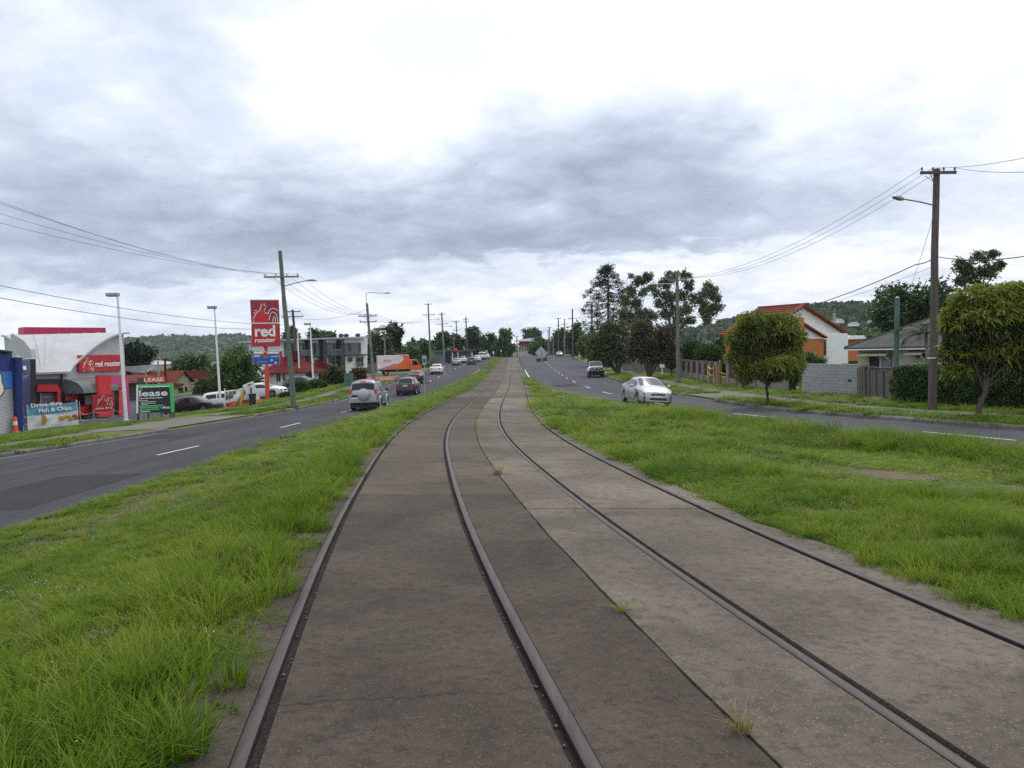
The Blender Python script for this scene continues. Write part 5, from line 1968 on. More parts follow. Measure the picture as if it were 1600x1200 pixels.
# --- houses
def gable_house(name, label, A, Bv, depth, wall_h, ridge_h, wmat, rmat, over=.4, windows=(), hip=False, base=None, gable_front=False, boards=False, parts=None, tiles=False):
    root = thing(name, label, 'house', (Vector(A) + Vector(Bv)) / 2)
    f = Face(A, Bv, root)
    W = f.len
    if base:
        f.box('base_wall', base[1], .15, W - .15, .15, depth - .15, -.6, base[0])
    z0 = base[0] if base else -.5
    f.box('wall', wmat, 0, W, 0, depth, z0, wall_h)
    if boards:
        ribs(f, 'weatherboards', wmat, -.01, W + .01, z0 + .02, wall_h - .02, -.005, .16, .03)
    mb = MB()
    o_ = over
    th = .1
    if hip:
        hl = min(depth, W) / 2
        x0_, x1_ = -o_, W + o_
        y0_, y1_ = -o_, depth + o_
        if W >= depth:
            r0_, r1_ = (hl, depth / 2), (W - hl, depth / 2)
        else:
            r0_, r1_ = (W / 2, hl), (W / 2, depth - hl)
        vs = [(x0_, y0_, wall_h), (x1_, y0_, wall_h), (x1_, y1_, wall_h), (x0_, y1_, wall_h), (r0_[0], r0_[1], ridge_h), (r1_[0], r1_[1], ridge_h)]
        vs += [(a, b_, c - th) for a, b_, c in vs[:4]]
        if W >= depth:
            fs = [(0, 1, 5, 4), (1, 2, 5), (2, 3, 4, 5), (3, 0, 4)]
        else:
            fs = [(0, 1, 4), (1, 2, 5, 4), (2, 3, 5), (3, 0, 4, 5)]
        fs += [(0, 6, 7, 1), (1, 7, 8, 2), (2, 8, 9, 3), (3, 9, 6, 0), (6, 9, 8, 7)]
        mb.add([f.m @ Vector(v) for v in vs], fs)
        rf = mb.build('roof', rmat, root)
        # hip and ridge cappings
        for a, b_ in (((0, 4), (1, 5), (2, 5), (3, 4), (4, 5)) if W >= depth else ((0, 4), (1, 4), (2, 5), (3, 5), (4, 5))):
            MB().tube([f.m @ Vector(vs[a]), f.m @ Vector(vs[b_])], .07, 6).build('ridge_cap', rmat, rf)
    else:
        if gable_front:      # ridge runs back, gable faces viewer
            sec = [(-o_, wall_h - .25), (W / 2, ridge_h), (W + o_, wall_h - .25)]
            vs = [(a, yy, z) for yy in (-o_, depth + o_) for a, z in sec] + [(a, yy, z - th) for yy in (-o_, depth + o_) for a, z in sec]
            fs = [(0, 1, 4, 3), (1, 2, 5, 4), (6, 9, 10, 7), (7, 10, 11, 8), (0, 6, 7, 1), (1, 7, 8, 2), (3, 4, 10, 9), (4, 5, 11, 10), (0, 3, 9, 6), (2, 8, 11, 5)]
            f.poly('gable', wmat, [(0, wall_h - .02), (W, wall_h - .02), (W / 2, ridge_h - .12)], .002, depth - .002, px=False)
        else:
            vs = [(-o_, -o_, wall_h - .15), (W + o_, -o_, wall_h - .15), (W + o_, depth / 2, ridge_h), (-o_, depth / 2, ridge_h), (-o_, depth + o_, wall_h - .15), (W + o_, depth + o_, wall_h - .15)]
            vs += [(a, b_, c - th) for a, b_, c in vs]
            fs = [(0, 1, 2, 3), (3, 2, 5, 4), (6, 9, 8, 7), (9, 10, 11, 8), (0, 6, 7, 1), (4, 5, 11, 10), (0, 3, 9, 6), (3, 4, 10, 9), (1, 7, 8, 2), (2, 8, 11, 5)]
            g1 = [(0, wall_h), (depth, wall_h), (depth / 2, ridge_h - .15)]
            for u in (0, W - .1):
                mb2 = MB().add([f.m @ Vector((u + e_, y_, z_)) for e_ in (0, .1) for y_, z_ in g1], [(0, 1, 2), (3, 5, 4), (0, 3, 4, 1), (1, 4, 5, 2), (2, 5, 3, 0)])
                mb2.build('gable', wmat, root)
        mb.add([f.m @ Vector(v) for v in vs], fs)
        rf = mb.build('roof', rmat, root)
    for (xa, ya, xb, yb) in windows:
        w_ = f.rect('window', 'window_dark', xa, ya, xb, yb, -.05, -.002)
        f.rect('sill', 'wall_white', xa - .8, yb, xb + .8, yb + 1.0, -.12, -.002, w_)
        f.rect('frame', 'wall_white', (xa + xb) / 2 - .25, ya, (xa + xb) / 2 + .25, yb, -.07, -.052, w_)
    return root, f, rf


# white timber house under a red hip roof
A, Bv = toY(gp(424, 620), 95), toY(gp(499, 612), 96.8)
root, f, rf = gable_house('house', 'white timber house with a red hip roof behind the lamp posts', A, Bv, 7.5, at(470, 581, 95.5).z - A.z, at(470, 553, 99.5).z - A.z, 'wall_white', 'iron_red', .9,
                          [(432, 584, 438, 596), (442, 584, 446, 596), (478, 583, 487, 592)], True, (at(440, 602, 95).z - A.z, 'brick_dull'))
MB().box(f.len * .40, f.len * .62, 1.2, 3.5, at(470, 562, 98).z - A.z, at(470, 551, 98).z - A.z + .2, f.m).build('roof_vent', 'iron_red', root)
# side verandah wing
f.box('verandah_wall', 'wall_charcoal', f.len + .05, f.len + 2.6, .6, 6.5, 0, at(520, 581, 97).z - A.z - .2)
f.poly('verandah_roof', 'iron_red', [(498, 580.5), (533, 578), (507, 566), (498, 562)], .2, 6.8)

# cream house with rust tiles, lower on the left
A, Bv = toY(gp(272, 628), 96), toY(gp(290, 628), 97.5)
A.z = Bv.z = at(280, 632, 97).z
fz = A.z
root = thing('house', 'small cream house with rust tiled roof behind the black sedan', 'house', (A + Bv) / 2)
f = Face(A, Bv, root)
f.poly('gable_wall', 'wall_cream', [(272, 634), (297, 634), (297, 595), (285, 580), (274, 595)], 0, .2)
f.poly('lean_to_wall', 'wall_cream', [(270, 634), (289, 634), (289, 601), (272, 606)], -2.0, -.2)
f.poly('lean_to_roof', 'tile_rust', [(270, 607), (288, 601.5), (287, 599), (272, 599)], -2.3, -.1)
f.box('side_wall', 'wall_cream', f.uz(297, 600)[0] - .1, f.uz(297, 600)[0], .0, 9, -1, f.uz(297, 596)[1])
uL, zE = f.uz(274, 595)
uR, _ = f.uz(298.5, 595)
uA, zA = f.uz(285, 579)
mb = MB()
vs = [(uL - .4, -.4, zE - .3), (uA, -.4, zA), (uR + .4, -.4, zE - .2), (uL - .4, 9, zE - .3), (uA, 9, zA), (uR + .4, 9, zE - .2)]
vs += [(a, b_, c - .12) for a, b_, c in vs]
mb.add([f.m @ Vector(v) for v in vs], [(0, 1, 4, 3), (1, 2, 5, 4), (6, 9, 10, 7), (7, 10, 11, 8), (0, 6, 7, 1), (1, 7, 8, 2), (2, 8, 11, 5), (0, 3, 9, 6)])
rf = mb.build('roof', 'tile_rust', root)
# big side wing whose roof plane faces us
f.poly('wing_roof', 'tile_rust', [(297, 596), (330, 592), (322, 578.5), (286, 579.5)], 1.0, 1.2, parent=root)
for (xa, ya, xb, yb) in ((279, 606, 286, 610), (280, 611, 287, 614)):
    f.rect('window', 'window_dark', xa, ya, xb, yb, -2.06, -2.002)
f.rect('window', 'window_dark', 289.5, 604, 292.5, 612, -.06, -.002)

# apartment block
A, Bv = toY(gp(440, 600), 118), toY(gp(573, 597), 132)
A.z = Bv.z = at(500, 606, 124).z
root = thing('apartment_block', 'grey three-storey apartment block with balconies behind the red roof', 'building', (A + Bv) / 2)
f = Face(A, Bv, root)
f.poly('wall', 'wall_white', [(441, 612), (574, 612), (574, 528), (441, 533)], 0, 8)
f.poly('roof_slab', 'roof_metal', [(438, 532.5), (577, 527.5), (577, 525.3), (438, 530.3)], -1.2, 8.5)
for (xa, xb) in ((446, 460), (468, 484), (494, 506), (511, 521), (539, 564)):
    f.rect('cladding', 'clad_green', xa, 535.5, xb, 556, -.35, -.002)
for (xa, ya, xb, yb) in ((457, 537, 463, 556), (474, 537, 478, 548), (486, 536, 492, 555), (500, 537, 505, 556), (521, 536, 528, 555), (529, 537, 533, 548), (545, 537, 549, 548), (561, 536, 564, 548),
                         (451, 559, 456, 566), (497, 560, 502, 575), (515, 558, 519, 568), (520, 558, 529, 570), (531, 558, 535, 565), (545, 558, 551, 565), (558, 558, 568, 572)):
    w_ = f.rect('window', 'window_dark', xa, ya, xb, yb, -.42, -.352)
    f.rect('frame', 'galv', (xa + xb) / 2 - .2, ya, (xa + xb) / 2 + .2, yb, -.45, -.422, w_)
for xa, xb in ((484, 488), (533.5, 539.5), (506, 511)):
    f.rect('dark_fin', 'wall_charcoal', xa, 531, xb, 600, -1.0, -.003)
f.rect('floor_band', 'wall_charcoal', 441, 555.5, 574, 557.5, -.5, -.003)
for (xa, xb, ya, yb) in ((471, 484, 547, 556), (520, 533, 546, 556), (558, 569, 566, 573), (457, 464, 549, 556)):
    ra = f.rect('balcony_rail', 'galv', xa, ya, xb, ya + .8, -1.1, -1.02)
    n_ = int((xb - xa) / 1.3)
    for k in range(n_ + 1):
        f.rect('baluster', 'galv', xa + (xb - xa) * k / n_ - .12, ya, xa + (xb - xa) * k / n_ + .12, yb, -1.08, -1.04, ra)
for px_, py_ in ((533, 524.5), (541, 524.5), (559, 524)):
    u, z = f.uz(px_, py_, 2)
    MB().sphere(f.m @ Vector((u, 2, z)), (.45, .15, .35), 8, 5).build('satellite_dish', 'wall_charcoal', root)
    MB().tube([f.m @ Vector((u, 2, z - .7)), f.m @ Vector((u, 2, z))], .05, 5).build('dish_mast', 'galv', root)

# shade sails and their posts in the car park behind the restaurant
root = thing('shade_sail', 'grey shade sail stretched over the car park behind the restaurant', 'shade sail', toY(gp(225, 640), 72))
pts = [at(193, 573, 68), at(247, 569, 74), at(228, 583.5, 71), at(193, 579, 68)]
mb = MB()
for i in range(9):
    for j in range(7):
        u, v = i / 8, j / 6
        q_ = pts[0].lerp(pts[1], u).lerp(pts[3].lerp(pts[2], u), v)
        mb.v.append(tuple(q_ - root.location - Vector((0, 0, .5 * math.sin(math.pi * u) * math.sin(math.pi * v)))))
for i in range(8):
    for j in range(6):
        a = i * 7 + j
        mb.f.append((a, a + 1, a + 8, a + 7))
mb.build('cloth', 'roof_grey_pale', root, smooth=50)
for q_ in (pts[1], pts[2]):
    MB().tube([Vector((q_.x, q_.y, float(H(q_.x, q_.y)))) - root.location, q_ - root.location + Vector((0, 0, .3))], .08, 8).build('post', 'galv', root)
root = thing('post', 'dark red steel post standing behind the lease board', 'post', toY(gp(259, 640), 66))
q_ = at(258, 562, 66) - root.location
MB().tube([(0, 0, -.1), q_], .09, 8).build('shaft', 'iron_red', root)
MB().cbox(q_, (.5, .1, .12)).build('bracket', 'iron_red', root)

# shed with red roof glimpsed behind the lease board, pale warehouse on the slope
A, Bv = toY(gp(200, 640), 80), toY(gp(262, 640), 86)
gable_house('shed', 'low shed with dark red roof behind the lease board', A, Bv, 6, at(230, 594, 83).z - A.z, at(230, 585, 85).z - A.z, 'wall_charcoal', 'iron_red')
A, Bv = at(240, 585, 240), at(286, 583, 250)
gable_house('warehouse', 'pale grey warehouse roofs showing above the shade sail', A, Bv, 20, .5 + at(260, 571, 245).z - A.z, at(260, 563, 250).z - A.z, 'roof_metal', 'roof_metal')

# corner shop with canopy on the far left road
A, Bv = toY(gp(694, 566), 176), toY(gp(744, 563), 182)
root = thing('corner_shop', 'low corner shop with dark canopy and orange sign far up the left road', 'building', (A + Bv) / 2)
f = Face(A, Bv, root)
f.poly('wall', 'clad_green', [(694, 572), (738, 571), (738, 549), (695, 550)], .3, 6)
f.poly('canopy', 'sign_dark', [(698, 550), (744, 548.5), (744, 545.5), (698, 547)], -1.5, 4)
f.poly('canopy_edge', 'letter_white', [(699, 545.8), (703, 545.7), (703, 544.9), (699, 545)], -1.6, -1.4)
f.rect('orange_sign', 'sign_orange', 709, 544.2, 714.5, 548.6, -1.75, -1.52)
f.rect('door', 'blue_dark', 696, 554, 703, 570, .2, .298)
for xa, xb in ((706, 709), (717, 721), (724, 728)):
    f.rect('window', 'window_dark', xa, 554, xb, 562, .22, .298)
for px_ in (707.5, 716, 738):
    f.rect('pillar', 'wall_white', px_ - .5, 550, px_ + .5, 570, -1.2, -1.0)

# pale hall at the crest of the hill
A, Bv = at(806, 566, 275), at(872, 565, 275)
root = thing('hall', 'white-roofed hall with verandah posts at the top of the road', 'building', (A + Bv) / 2)
f = Face(A, Bv, root)
f.poly('wall', 'wall_charcoal', [(809, 566), (866, 566), (866, 533), (812, 533)], 3, 14)
f.poly('roof', 'letter_white', [(803, 533.2), (866, 533.2), (866, 530), (831, 528), (808, 531)], -.5, 15)
f.poly('lower_roof', 'tile_rust', [(809, 539.5), (845, 539), (845, 533.6), (812, 533.6)], .2, 3)
for px_ in (810, 812.5, 815, 817.5, 820, 823, 826, 829):
    f.rect('verandah_post', 'letter_cream', px_ - .35, 539, px_ + .35, 549, .4, .7)
f.rect('low_wall', 'wall_cream', 809, 549, 832, 558, -.4, .0)
f.rect('low_wall', 'wall_cream', 801, 550.5, 809, 557, -.2, .1)

# --- right-hand side: flat-roofed house behind the topiary
A, Bv = toY(gp(1066, 590), 84), toY(gp(1142, 598), 76)
root = thing('house', 'low house with pale flat metal roofs behind the clipped bushes', 'house', (A + Bv) / 2)
f = Face(A, Bv, root)
f.poly('wall', 'wall_cream', [(1070, 600), (1145, 604), (1145, 574), (1070, 572)], .4, 9)
f.poly('roof', 'roof_metal', [(1061, 571.5), (1150, 581), (1150, 577), (1061, 568)], -1.0, 2)
f.poly('upper_roof', 'roof_grey_pale', [(1063, 569), (1150, 578), (1150, 566), (1090, 566)], 2.2, 10)
f.poly('upper_fascia', 'roof_metal', [(1088, 567), (1152, 565.6), (1152, 563), (1088, 564.4)], 3, 12)
f.rect('flue', 'wall_cream', 1108, 552, 1110, 566, 5, 5.4)

# --- orange brick house with the white gable
A, Bv = toY(gp(1216, 606), 58), toY(gp(1330, 606), 63)
A.z = Bv.z = min(A.z, Bv.z)
root = thing('house', 'orange brick house with tall white gable and red tiled roof', 'house', (A + Bv) / 2)
f = Face(A, Bv, root)
f.poly('gable_wall', 'wall_white', [(1222, 612), (1325, 612), (1325, 521), (1258, 477.5), (1222, 503)], 0, .3)
f.poly('white_screen', 'post_white', [(1291, 568), (1325, 567.5), (1325, 521), (1293, 520.5)], -1.6, -1.3)
for k in range(8):
    px_ = 1295 + 4.1 * k
    f.rect('screen_batten', 'post_white', px_ - .22, 522, px_ + .22, 567, -1.63, -1.602)
f.poly('brick_wing', 'brick_orange', [(1222, 612), (1287, 612), (1287, 529), (1222, 529)], -2.2, -.02)
f.poly('wing_gable', 'wall_white', [(1250, 529), (1291, 527.5), (1258, 505), (1250, 501)], -2.2, -1.9)
f.poly('wing_barge', 'tile_rust', [(1256, 503), (1294, 527), (1292.5, 528.5), (1256, 506)], -2.5, -2.2)
f.poly('chimney', 'brick_orange', [(1246, 532), (1256.5, 532), (1256.5, 496), (1246.5, 496)], -2.6, -2.25)
f.poly('wing_roof', 'tile_rust', [(1232, 499.5), (1247, 501), (1247, 497), (1239, 497)], -2.6, -1.2)
ch = f.rect('flue_cowl', 'galv', 1247, 490, 1255, 492, -2.6, -2.4)
f.rect('flue_cowl', 'galv', 1250, 488, 1252, 496, -2.55, -2.45, ch)
f.rect('narrow_window', 'window_dark', 1287.5, 530, 1291, 555, -2.0, -1.8)
f.poly('brick_end', 'brick_orange', [(1325.5, 570), (1346, 570), (1346, 528), (1325.5, 530)], -.5, 6)
f.poly('end_roof', 'post_white', [(1323, 530.5), (1354, 529), (1350, 524), (1328, 524)], -1.0, 6)
f.rect('end_window', 'window_dark', 1327, 564, 1340, 570, -.56, -.502)
# left roof slope running back to the left from the gable, in courses of tiles
uA, zA = f.uz(1258, 476)
uE, zE = f.uz(1194, 521)
rfm = MB()
rows = 13
for i in range(rows):
    def RP(t, y, lf):
        return f.m @ Vector((uA + (uE - uA) * t, y, zA + (zE - zA) * t + lf))
    ta, tb = i / rows, (i + 1) / rows
    rfm.add([RP(ta, -.25, .02), RP(ta, 4.3, .02), RP(tb, 4.3, .08), RP(tb, -.25, .08), RP(tb, -.25, -.06), RP(tb, 4.3, -.06)], [(0, 1, 2, 3), (3, 2, 5, 4)])
rf = rfm.build('roof', 'tile_red', root)
MB().tube([f.m @ Vector((uA, -.3, zA + .04)), f.m @ Vector((uA, 4.3, zA + .04))], .1, 6).build('ridge_cap', 'tile_rust', rf)
f.box('left_wall', 'brick_orange', uE + .5, f.uz(1222, 560)[0], .4, 4.0, -.5, zE - .1)
f.poly('barge_board', 'tile_rust', [(1258, 475.2), (1338, 527.8), (1337, 529.4), (1258, 477.4)], -.45, -.02)
f.poly('barge_board', 'tile_rust', [(1258, 475.2), (1258, 477.4), (1222, 504.5), (1221, 502.6)], -.45, -.02)
f.poly('right_roof', 'tile_red', [(1258, 476.5), (1337, 528.5), (1337, 530), (1258, 478)], 0.0, 4.3)
f.rect('vent_pipe', 'galv', 1305, 489, 1306.2, 512, 3, 3.2)

# --- weatherboard cottage with the grey hip roof
A, Bv = toY(gp(1342, 610), 47), toY(gp(1492, 616), 41.5)
A.z = Bv.z = (A.z + Bv.z) / 2
root, f, rf = gable_house('cottage', 'cream weatherboard cottage with dark grey hip roof behind the hedge', A, Bv, 9.5, at(1420, 541, 44.5).z - A.z, at(1470, 494, 49).z - A.z, 'board_cream', 'roof_grey', .55, (), True, boards=True)
f.box('fascia', 'wall_white', -.55, f.len + .55, -.585, -.552, at(1420, 541, 44.5).z - A.z - .16, at(1420, 541, 44.5).z - A.z - .10)
for (xa, ya, xb, yb) in ((1358, 553, 1392, 577), (1431, 551, 1448, 559)):
    w_ = f.rect('window', 'window_dark', xa, ya, xb, yb, -.08, -.04)
    if xb - xa > 20:
        f.rect('curtain', 'window_pale', (xa + xb) / 2, ya + .5, xb - .5, yb, -.10, -.082, w_)
    f.rect('frame', 'wall_white', (xa + xb) / 2 - .4, ya, (xa + xb) / 2 + .4, yb, -.13, -.102, w_)
    u0, zt = f.uz(xa - 7, ya - 1)
    u1, _ = f.uz(xb + 3, ya - 1)
    MB().add([f.m @ Vector(v) for v in ((u0, -.03, zt + .08), (u1, -.03, zt + .08), (u1, -.65, zt - .10), (u0, -.65, zt - .10), (u0, -.03, zt + .04), (u1, -.03, zt + .04), (u1, -.65, zt - .15), (u0, -.65, zt - .15))],
             [(0, 1, 2, 3), (7, 6, 5, 4), (3, 2, 6, 7), (0, 3, 7, 4), (1, 5, 6, 2)]).build('window_hood', 'board_cream', root)
    for u in (u0 + .1, u1 - .1):
        MB().tube([f.m @ Vector((u, -.03, zt - .5)), f.m @ Vector((u, -.6, zt - .12))], .025, 4).build('hood_bracket', 'wall_white', root)

# --- block wall, every block its own piece
A, Bv = toY(gp(1253, 612), 47.5), toY(gp(1339, 617.5), 43.2)
root = thing('block_wall', 'grey concrete block wall beside the timber gate', 'wall', (A + Bv) / 2)
A.z = Bv.z = min(A.z, Bv.z) - .1
f = Face(A, Bv, root)
zt = f.uz(1300, 570)[1]
f.box('mortar_core', 'mortar', .01, f.len - .01, .012, .178, -.3, zt - .01)
bh = zt / 10
bw = .40
bme = None
for r_ in range(10):
    u = -(bw / 2) * (r_ % 2)
    while u < f.len - .01:
        a_, b_ = max(u, 0), min(u + bw, f.len)
        if b_ - a_ > .06:
            MB().box(a_ + .005, b_ - .005, 0, .19, r_ * bh + .005, (r_ + 1) * bh - .005, f.m).build('block', 'block_grey', root, bevel=.006)
        u += bw
f.box('coping', 'galv', -.02, f.len + .02, -.02, .21, zt + .002, zt + .04)
f.rect('letter_slot', 'wall_charcoal', 1324.5, 592.5, 1329.5, 596.5, -.03, -.002)
# timber gates and paling
A, Bv = toY(gp(1339, 618), 42.6), toY(gp(1398, 627), 38.6)
root = thing('timber_gate', 'weathered grey timber gate and paling beside the block wall', 'gate', (A + Bv) / 2)
f = Face(A, Bv, root)
u = 0.0
zt0, zt1 = f.uz(1345, 571)[1], f.uz(1390, 574)[1]
k = 0
while u < f.len - .05:
    w_ = .15
    zt = zt0 + (zt1 - zt0) * u / f.len
    arch = .18 * math.sin(math.pi * min(1, u / 1.0)) if u < 1.0 else 0
    dd = .07 if k % 5 == 4 else 0
    f.box('paling', 'timber_grey', u + .006, u + w_ - .006, -dd, .03 + random.uniform(0, .015), -.25, zt - .18 + arch + random.uniform(-.02, .02))
    u += w_
    k += 1
f.box('rail', 'timber_grey', 1.0, f.len, .05, .10, .35, .45)
f.box('capping', 'timber_dark', 1.0, f.len + .2, -.08, .16, zt1 - .09, zt1 - .02)
for px_ in (1352.5, 1396):
    u, _ = f.uz(px_, 600)
    f.box('gate_post', 'timber_grey', u - .09, u + .09, -.1, .1, -.3, zt0 + .02)

# --- pier fence with dark infill panels
P0, P1 = gp(1065, 588), gp(1250, 615.5)
root = thing('pier_fence', 'rendered pier fence with dark maroon infill panels beyond the sedan', 'fence', (P0 + P1) / 2)
pxs = [(1066, 589), (1075, 590.5), (1083, 592), (1092, 594), (1101, 596), (1112, 598.5), (1123, 600.5), (1140, 602), (1158, 604), (1182, 607), (1204, 609.5), (1226, 612)]
tops = [562, 563, 564, 564.5, 565, 566, 566.5, 564, 562, 562, 562, 562]
prev = None
for i, ((px_, py_), tp_) in enumerate(zip(pxs, tops)):
    b_ = gp(px_, py_)
    h_ = min(1.75, (py_ - tp_) * b_.y / 1250)
    h_ = max(h_, 1.55)
    MB().cbox(b_ - root.location + Vector((0, 0, h_ / 2 - .15)), (.36, .36, h_ + .3), .2).build('pier', 'pier_stone', root, bevel=.015)
    MB().cbox(b_ - root.location + Vector((0, 0, h_ + .03)), (.44, .44, .07), .2).build('pier_cap', 'pier_stone', root)
    if prev is not None and i not in (7,):
        a_ = prev[0]
        fc = Face(a_, b_, root)
        h2 = min(prev[1], h_)
        fc.box('plinth', 'pier_stone', .19, fc.len - .19, -.08, .08, -.2, .55)
        n_ = max(2, int((fc.len - .4) / .16))
        for k in range(n_):
            u0 = .2 + (fc.len - .4) * k / n_
            fc.box('infill_slat', 'timber_dark', u0 + .004, u0 + (fc.len - .4) / n_ - .004, -.02, .02, .57, h2 - .12)
    prev = (b_, h_)
# barrier frames at the gap in the fence
for (xa, xb, mt, lab) in ((1104, 1113, 'barrier_yellow', 'yellow safety barrier standing against the pier fence'), (1121, 1138, 'barrier_orange', 'orange safety barrier across the gap in the pier fence')):
    a_, b_ = gp(xa, 598.5 + (xa - 1104) * .1), gp(xb, 599.5 + (xb - 1113) * .05)
    a_.y -= .5
    b_.y -= .5
    root = thing('safety_barrier', lab, 'barrier', (a_ + b_) / 2)
    lo_, hi_ = a_ - root.location, b_ - root.location
    for q_ in (lo_, hi_):
        MB().tube([q_ + Vector((0, 0, -.05)), q_ + Vector((0, 0, 1.45))], .045, 6).build('upright', mt, root)
    for hh in (.75, 1.25) if mt == 'barrier_yellow' else (.9,):
        MB().tube([lo_ + Vector((0, 0, hh + .1)), (lo_ + hi_) / 2 + Vector((0, 0, hh - .1)), hi_ + Vector((0, 0, hh))], .04, 6).build('rail', mt, root)
# loose bricks stacked by the wall
p = gp(1235, 610)
root = thing('brick_stack', 'small stack of pale bricks left by the block wall', 'bricks', p, .3)
for r_ in range(4):
    for c_ in range(4 - (r_ > 1) - (r_ > 2)):
        o = MB().cbox((-.45 + c_ * .29 + r_ * .05 + random.uniform(-.02, .02), random.uniform(-.03, .03), .055 + r_ * .112), (.26, .20, .105), random.uniform(-.1, .1)).build('brick', 'letter_cream' if r_ % 2 else 'wall_light_grey', root)
# mail box
p = gp(1035, 586)
root = thing('mail_box', 'white mail box on a post before the far fence', 'mail box', p)
MB().box(-.06, .06, -.06, .06, -.1, .75).build('post', 'wall_white', root)
MB().box(-.2, .2, -.25, .25, .75, 1.1).build('box', 'post_white', root, bevel=.03)
# pay phone
p = gp(907, 556)
root = thing('phone_booth', 'white and red phone booth near the crest on the right', 'phone booth', p)
MB().box(-.45, .45, -.45, .45, 0, 1.75).build('body', 'wall_white', root, bevel=.04)
MB().box(-.48, .48, -.48, .48, 1.75, 2.2).build('header', 'sign_orange', root, bevel=.03)
MB().box(-.3, .3, -.47, -.452, .6, 1.5).build('window', 'window_dark', root)
# low timber fence and shelter behind the bottlebrush trees
A, Bv = gp(972, 579), gp(1063, 585)
root = thing('picket_fence', 'low dark timber fence behind the bottlebrush trees', 'fence', (A + Bv) / 2)
f = Face(A, Bv, root)
n_ = int(f.len / .5)
for k in range(n_):
    f.box('panel', 'timber_grey', k * .5 + .01, k * .5 + .47, 0, .05, -.2, 1.2)
f.box('rail', 'timber_grey', 0, f.len, .06, .1, .9, 1.0)

# paling fence on the far side of the side street, behind the truck
for (xa, xb, Y_, zt_, lab) in ((570, 612, 134, 1.7, 'dark timber paling fence behind the back of the delivery truck'), (634, 690, 150, 1.6, 'grey timber fence between the truck and the tall far pole')):
    A, Bv = toY(gp(xa, 590), Y_), toY(gp(xb, 585), Y_ + 6)
    root = thing('paling_fence', lab, 'fence', (A + Bv) / 2)
    f = Face(A, Bv, root)
    n_ = int(f.len / .45)
    for k in range(n_):
        f.box('paling', 'timber_grey', k * .45 + .01, k * .45 + .43, 0, .05, -.3, zt_ + random.uniform(-.04, .04))

# ------------------------------------------------------------------ poles, lamps, wires, signs
ATT = {}


def pole(key, name, label, base, topx, topy, r0, r1, mt, arms=(), lamp=None, group='power poles', extras=None):
    """arms: (pixel y, half length, yaw, insulators); lamp: (pixel y at pole, dx, dz, yaw)"""
    top = at(topx, topy, base.y)
    root = thing(name, label, 'pole', base, 0, group)
    t = top - base
    L = t.length
    n_ = 6
    pts = [t * (k / n_) + Vector((.012 * L * math.sin(k * 1.7 + base.x) * .15, 0, 0)) for k in range(n_ + 1)]
    pts[0] = pts[0] - Vector((0, 0, .25))
    MB().tube(pts, [r0 + (r1 - r0) * k / n_ for k in range(n_ + 1)], 10).build('shaft', mt, root, smooth=50)
    d = t.normalized()
    for ai, (py_, half, yaw, ins) in enumerate(arms):
        zz = at(topx, py_, base.y).z - base.z
        c = t * (zz / t.z)
        mx = Matrix.Translation(c + Vector((0, -r1 - .04, 0))) @ Matrix.Rotation(yaw, 4, 'Z')
        arm = MB().box(-half, half, -.045, .045, -.055, .055, mx).build('crossarm', 'wood_pole' if mt == 'wood_pole' else 'pole_grey', root)
        MB().tube([mx @ Vector((-half * .45, .0, -.05)), c - d * .55], .02, 4).build('brace', 'galv', root)
        for k in range(ins):
            u = -half * .92 + 2 * half * .92 * k / max(1, ins - 1)
            if ins % 2 == 0 or True:
                q_ = mx @ Vector((u, 0, .055))
                MB().lathe([(.015, 0), (.02, .03), (.045, .05), (.03, .09), (.045, .11), (.02, .16)], n=8, mtx=Matrix.Translation(q_)).build('insulator', 'insulator', arm)
                ATT.setdefault((key, ai), []).append(base + q_ + Vector((0, 0, .13)))
    if lamp:
        py_, lx, lz, yaw, rise = lamp
        zz = at(topx, py_, base.y).z - base.z
        c = t * (zz / t.z)
        e = Vector((lx * math.cos(yaw), lx * math.sin(yaw), lz))
        if rise:
            pl = [c + Vector((0, -r1 - .03, -.3)), c + Vector((0, -r1 - .03, lz)), c + Vector((0, 0, lz)) + e * .15, c + e]
        else:
            pl = [c, c + e * .5 + Vector((0, 0, .03)), c + e]
        arm = MB().tube(pl, .035, 6).build('lamp_arm', 'galv', root, smooth=60)
        hd = c + e
        dirv = Vector((e.x, e.y, 0)).normalized()
        mx = Matrix.Translation(hd) @ Matrix.Rotation(math.atan2(dirv.y, dirv.x), 4, 'Z')
        vs = [(0, .06, .05), (.18, .10, .09), (.45, .15, .10), (.66, .13, .06), (.72, .05, .02)]
        mb = MB()
        k_ = 10
        for x_, w_, h_ in vs:
            for i in range(k_):
                a = 2 * math.pi * i / k_
                zz_ = math.sin(a) * (h_ if math.sin(a) > 0 else h_ * .55)
                mb.v.append(tuple(mx @ Vector((x_, math.cos(a) * w_, zz_))))
        for i in range(len(vs) - 1):
            for j in range(k_):
                j2 = (j + 1) % k_
                mb.f.append((i * k_ + j, i * k_ + j2, (i + 1) * k_ + j2, (i + 1) * k_ + j))
        mb.f.append(tuple(range(k_)))
        mb.f.append(tuple((len(vs) - 1) * k_ + j for j in range(k_)))
        mb.build('lamp_head', 'galv', root, smooth=50)
    ATT[key] = (base, t, root)
    return root


def on_pole(key, frac):
    b_, t, _ = ATT[key]
    return b_ + t * frac


# right-hand timber pole
b0 = gp(1457, 640)
pole('R', 'power_pole', 'tall brown timber power pole before the hedge, with street lamp', b0, 1463, 264, .17, .12, 'wood_pole', [(271, .75, R(6), 4)], None)
rootR = ATT['R'][2]
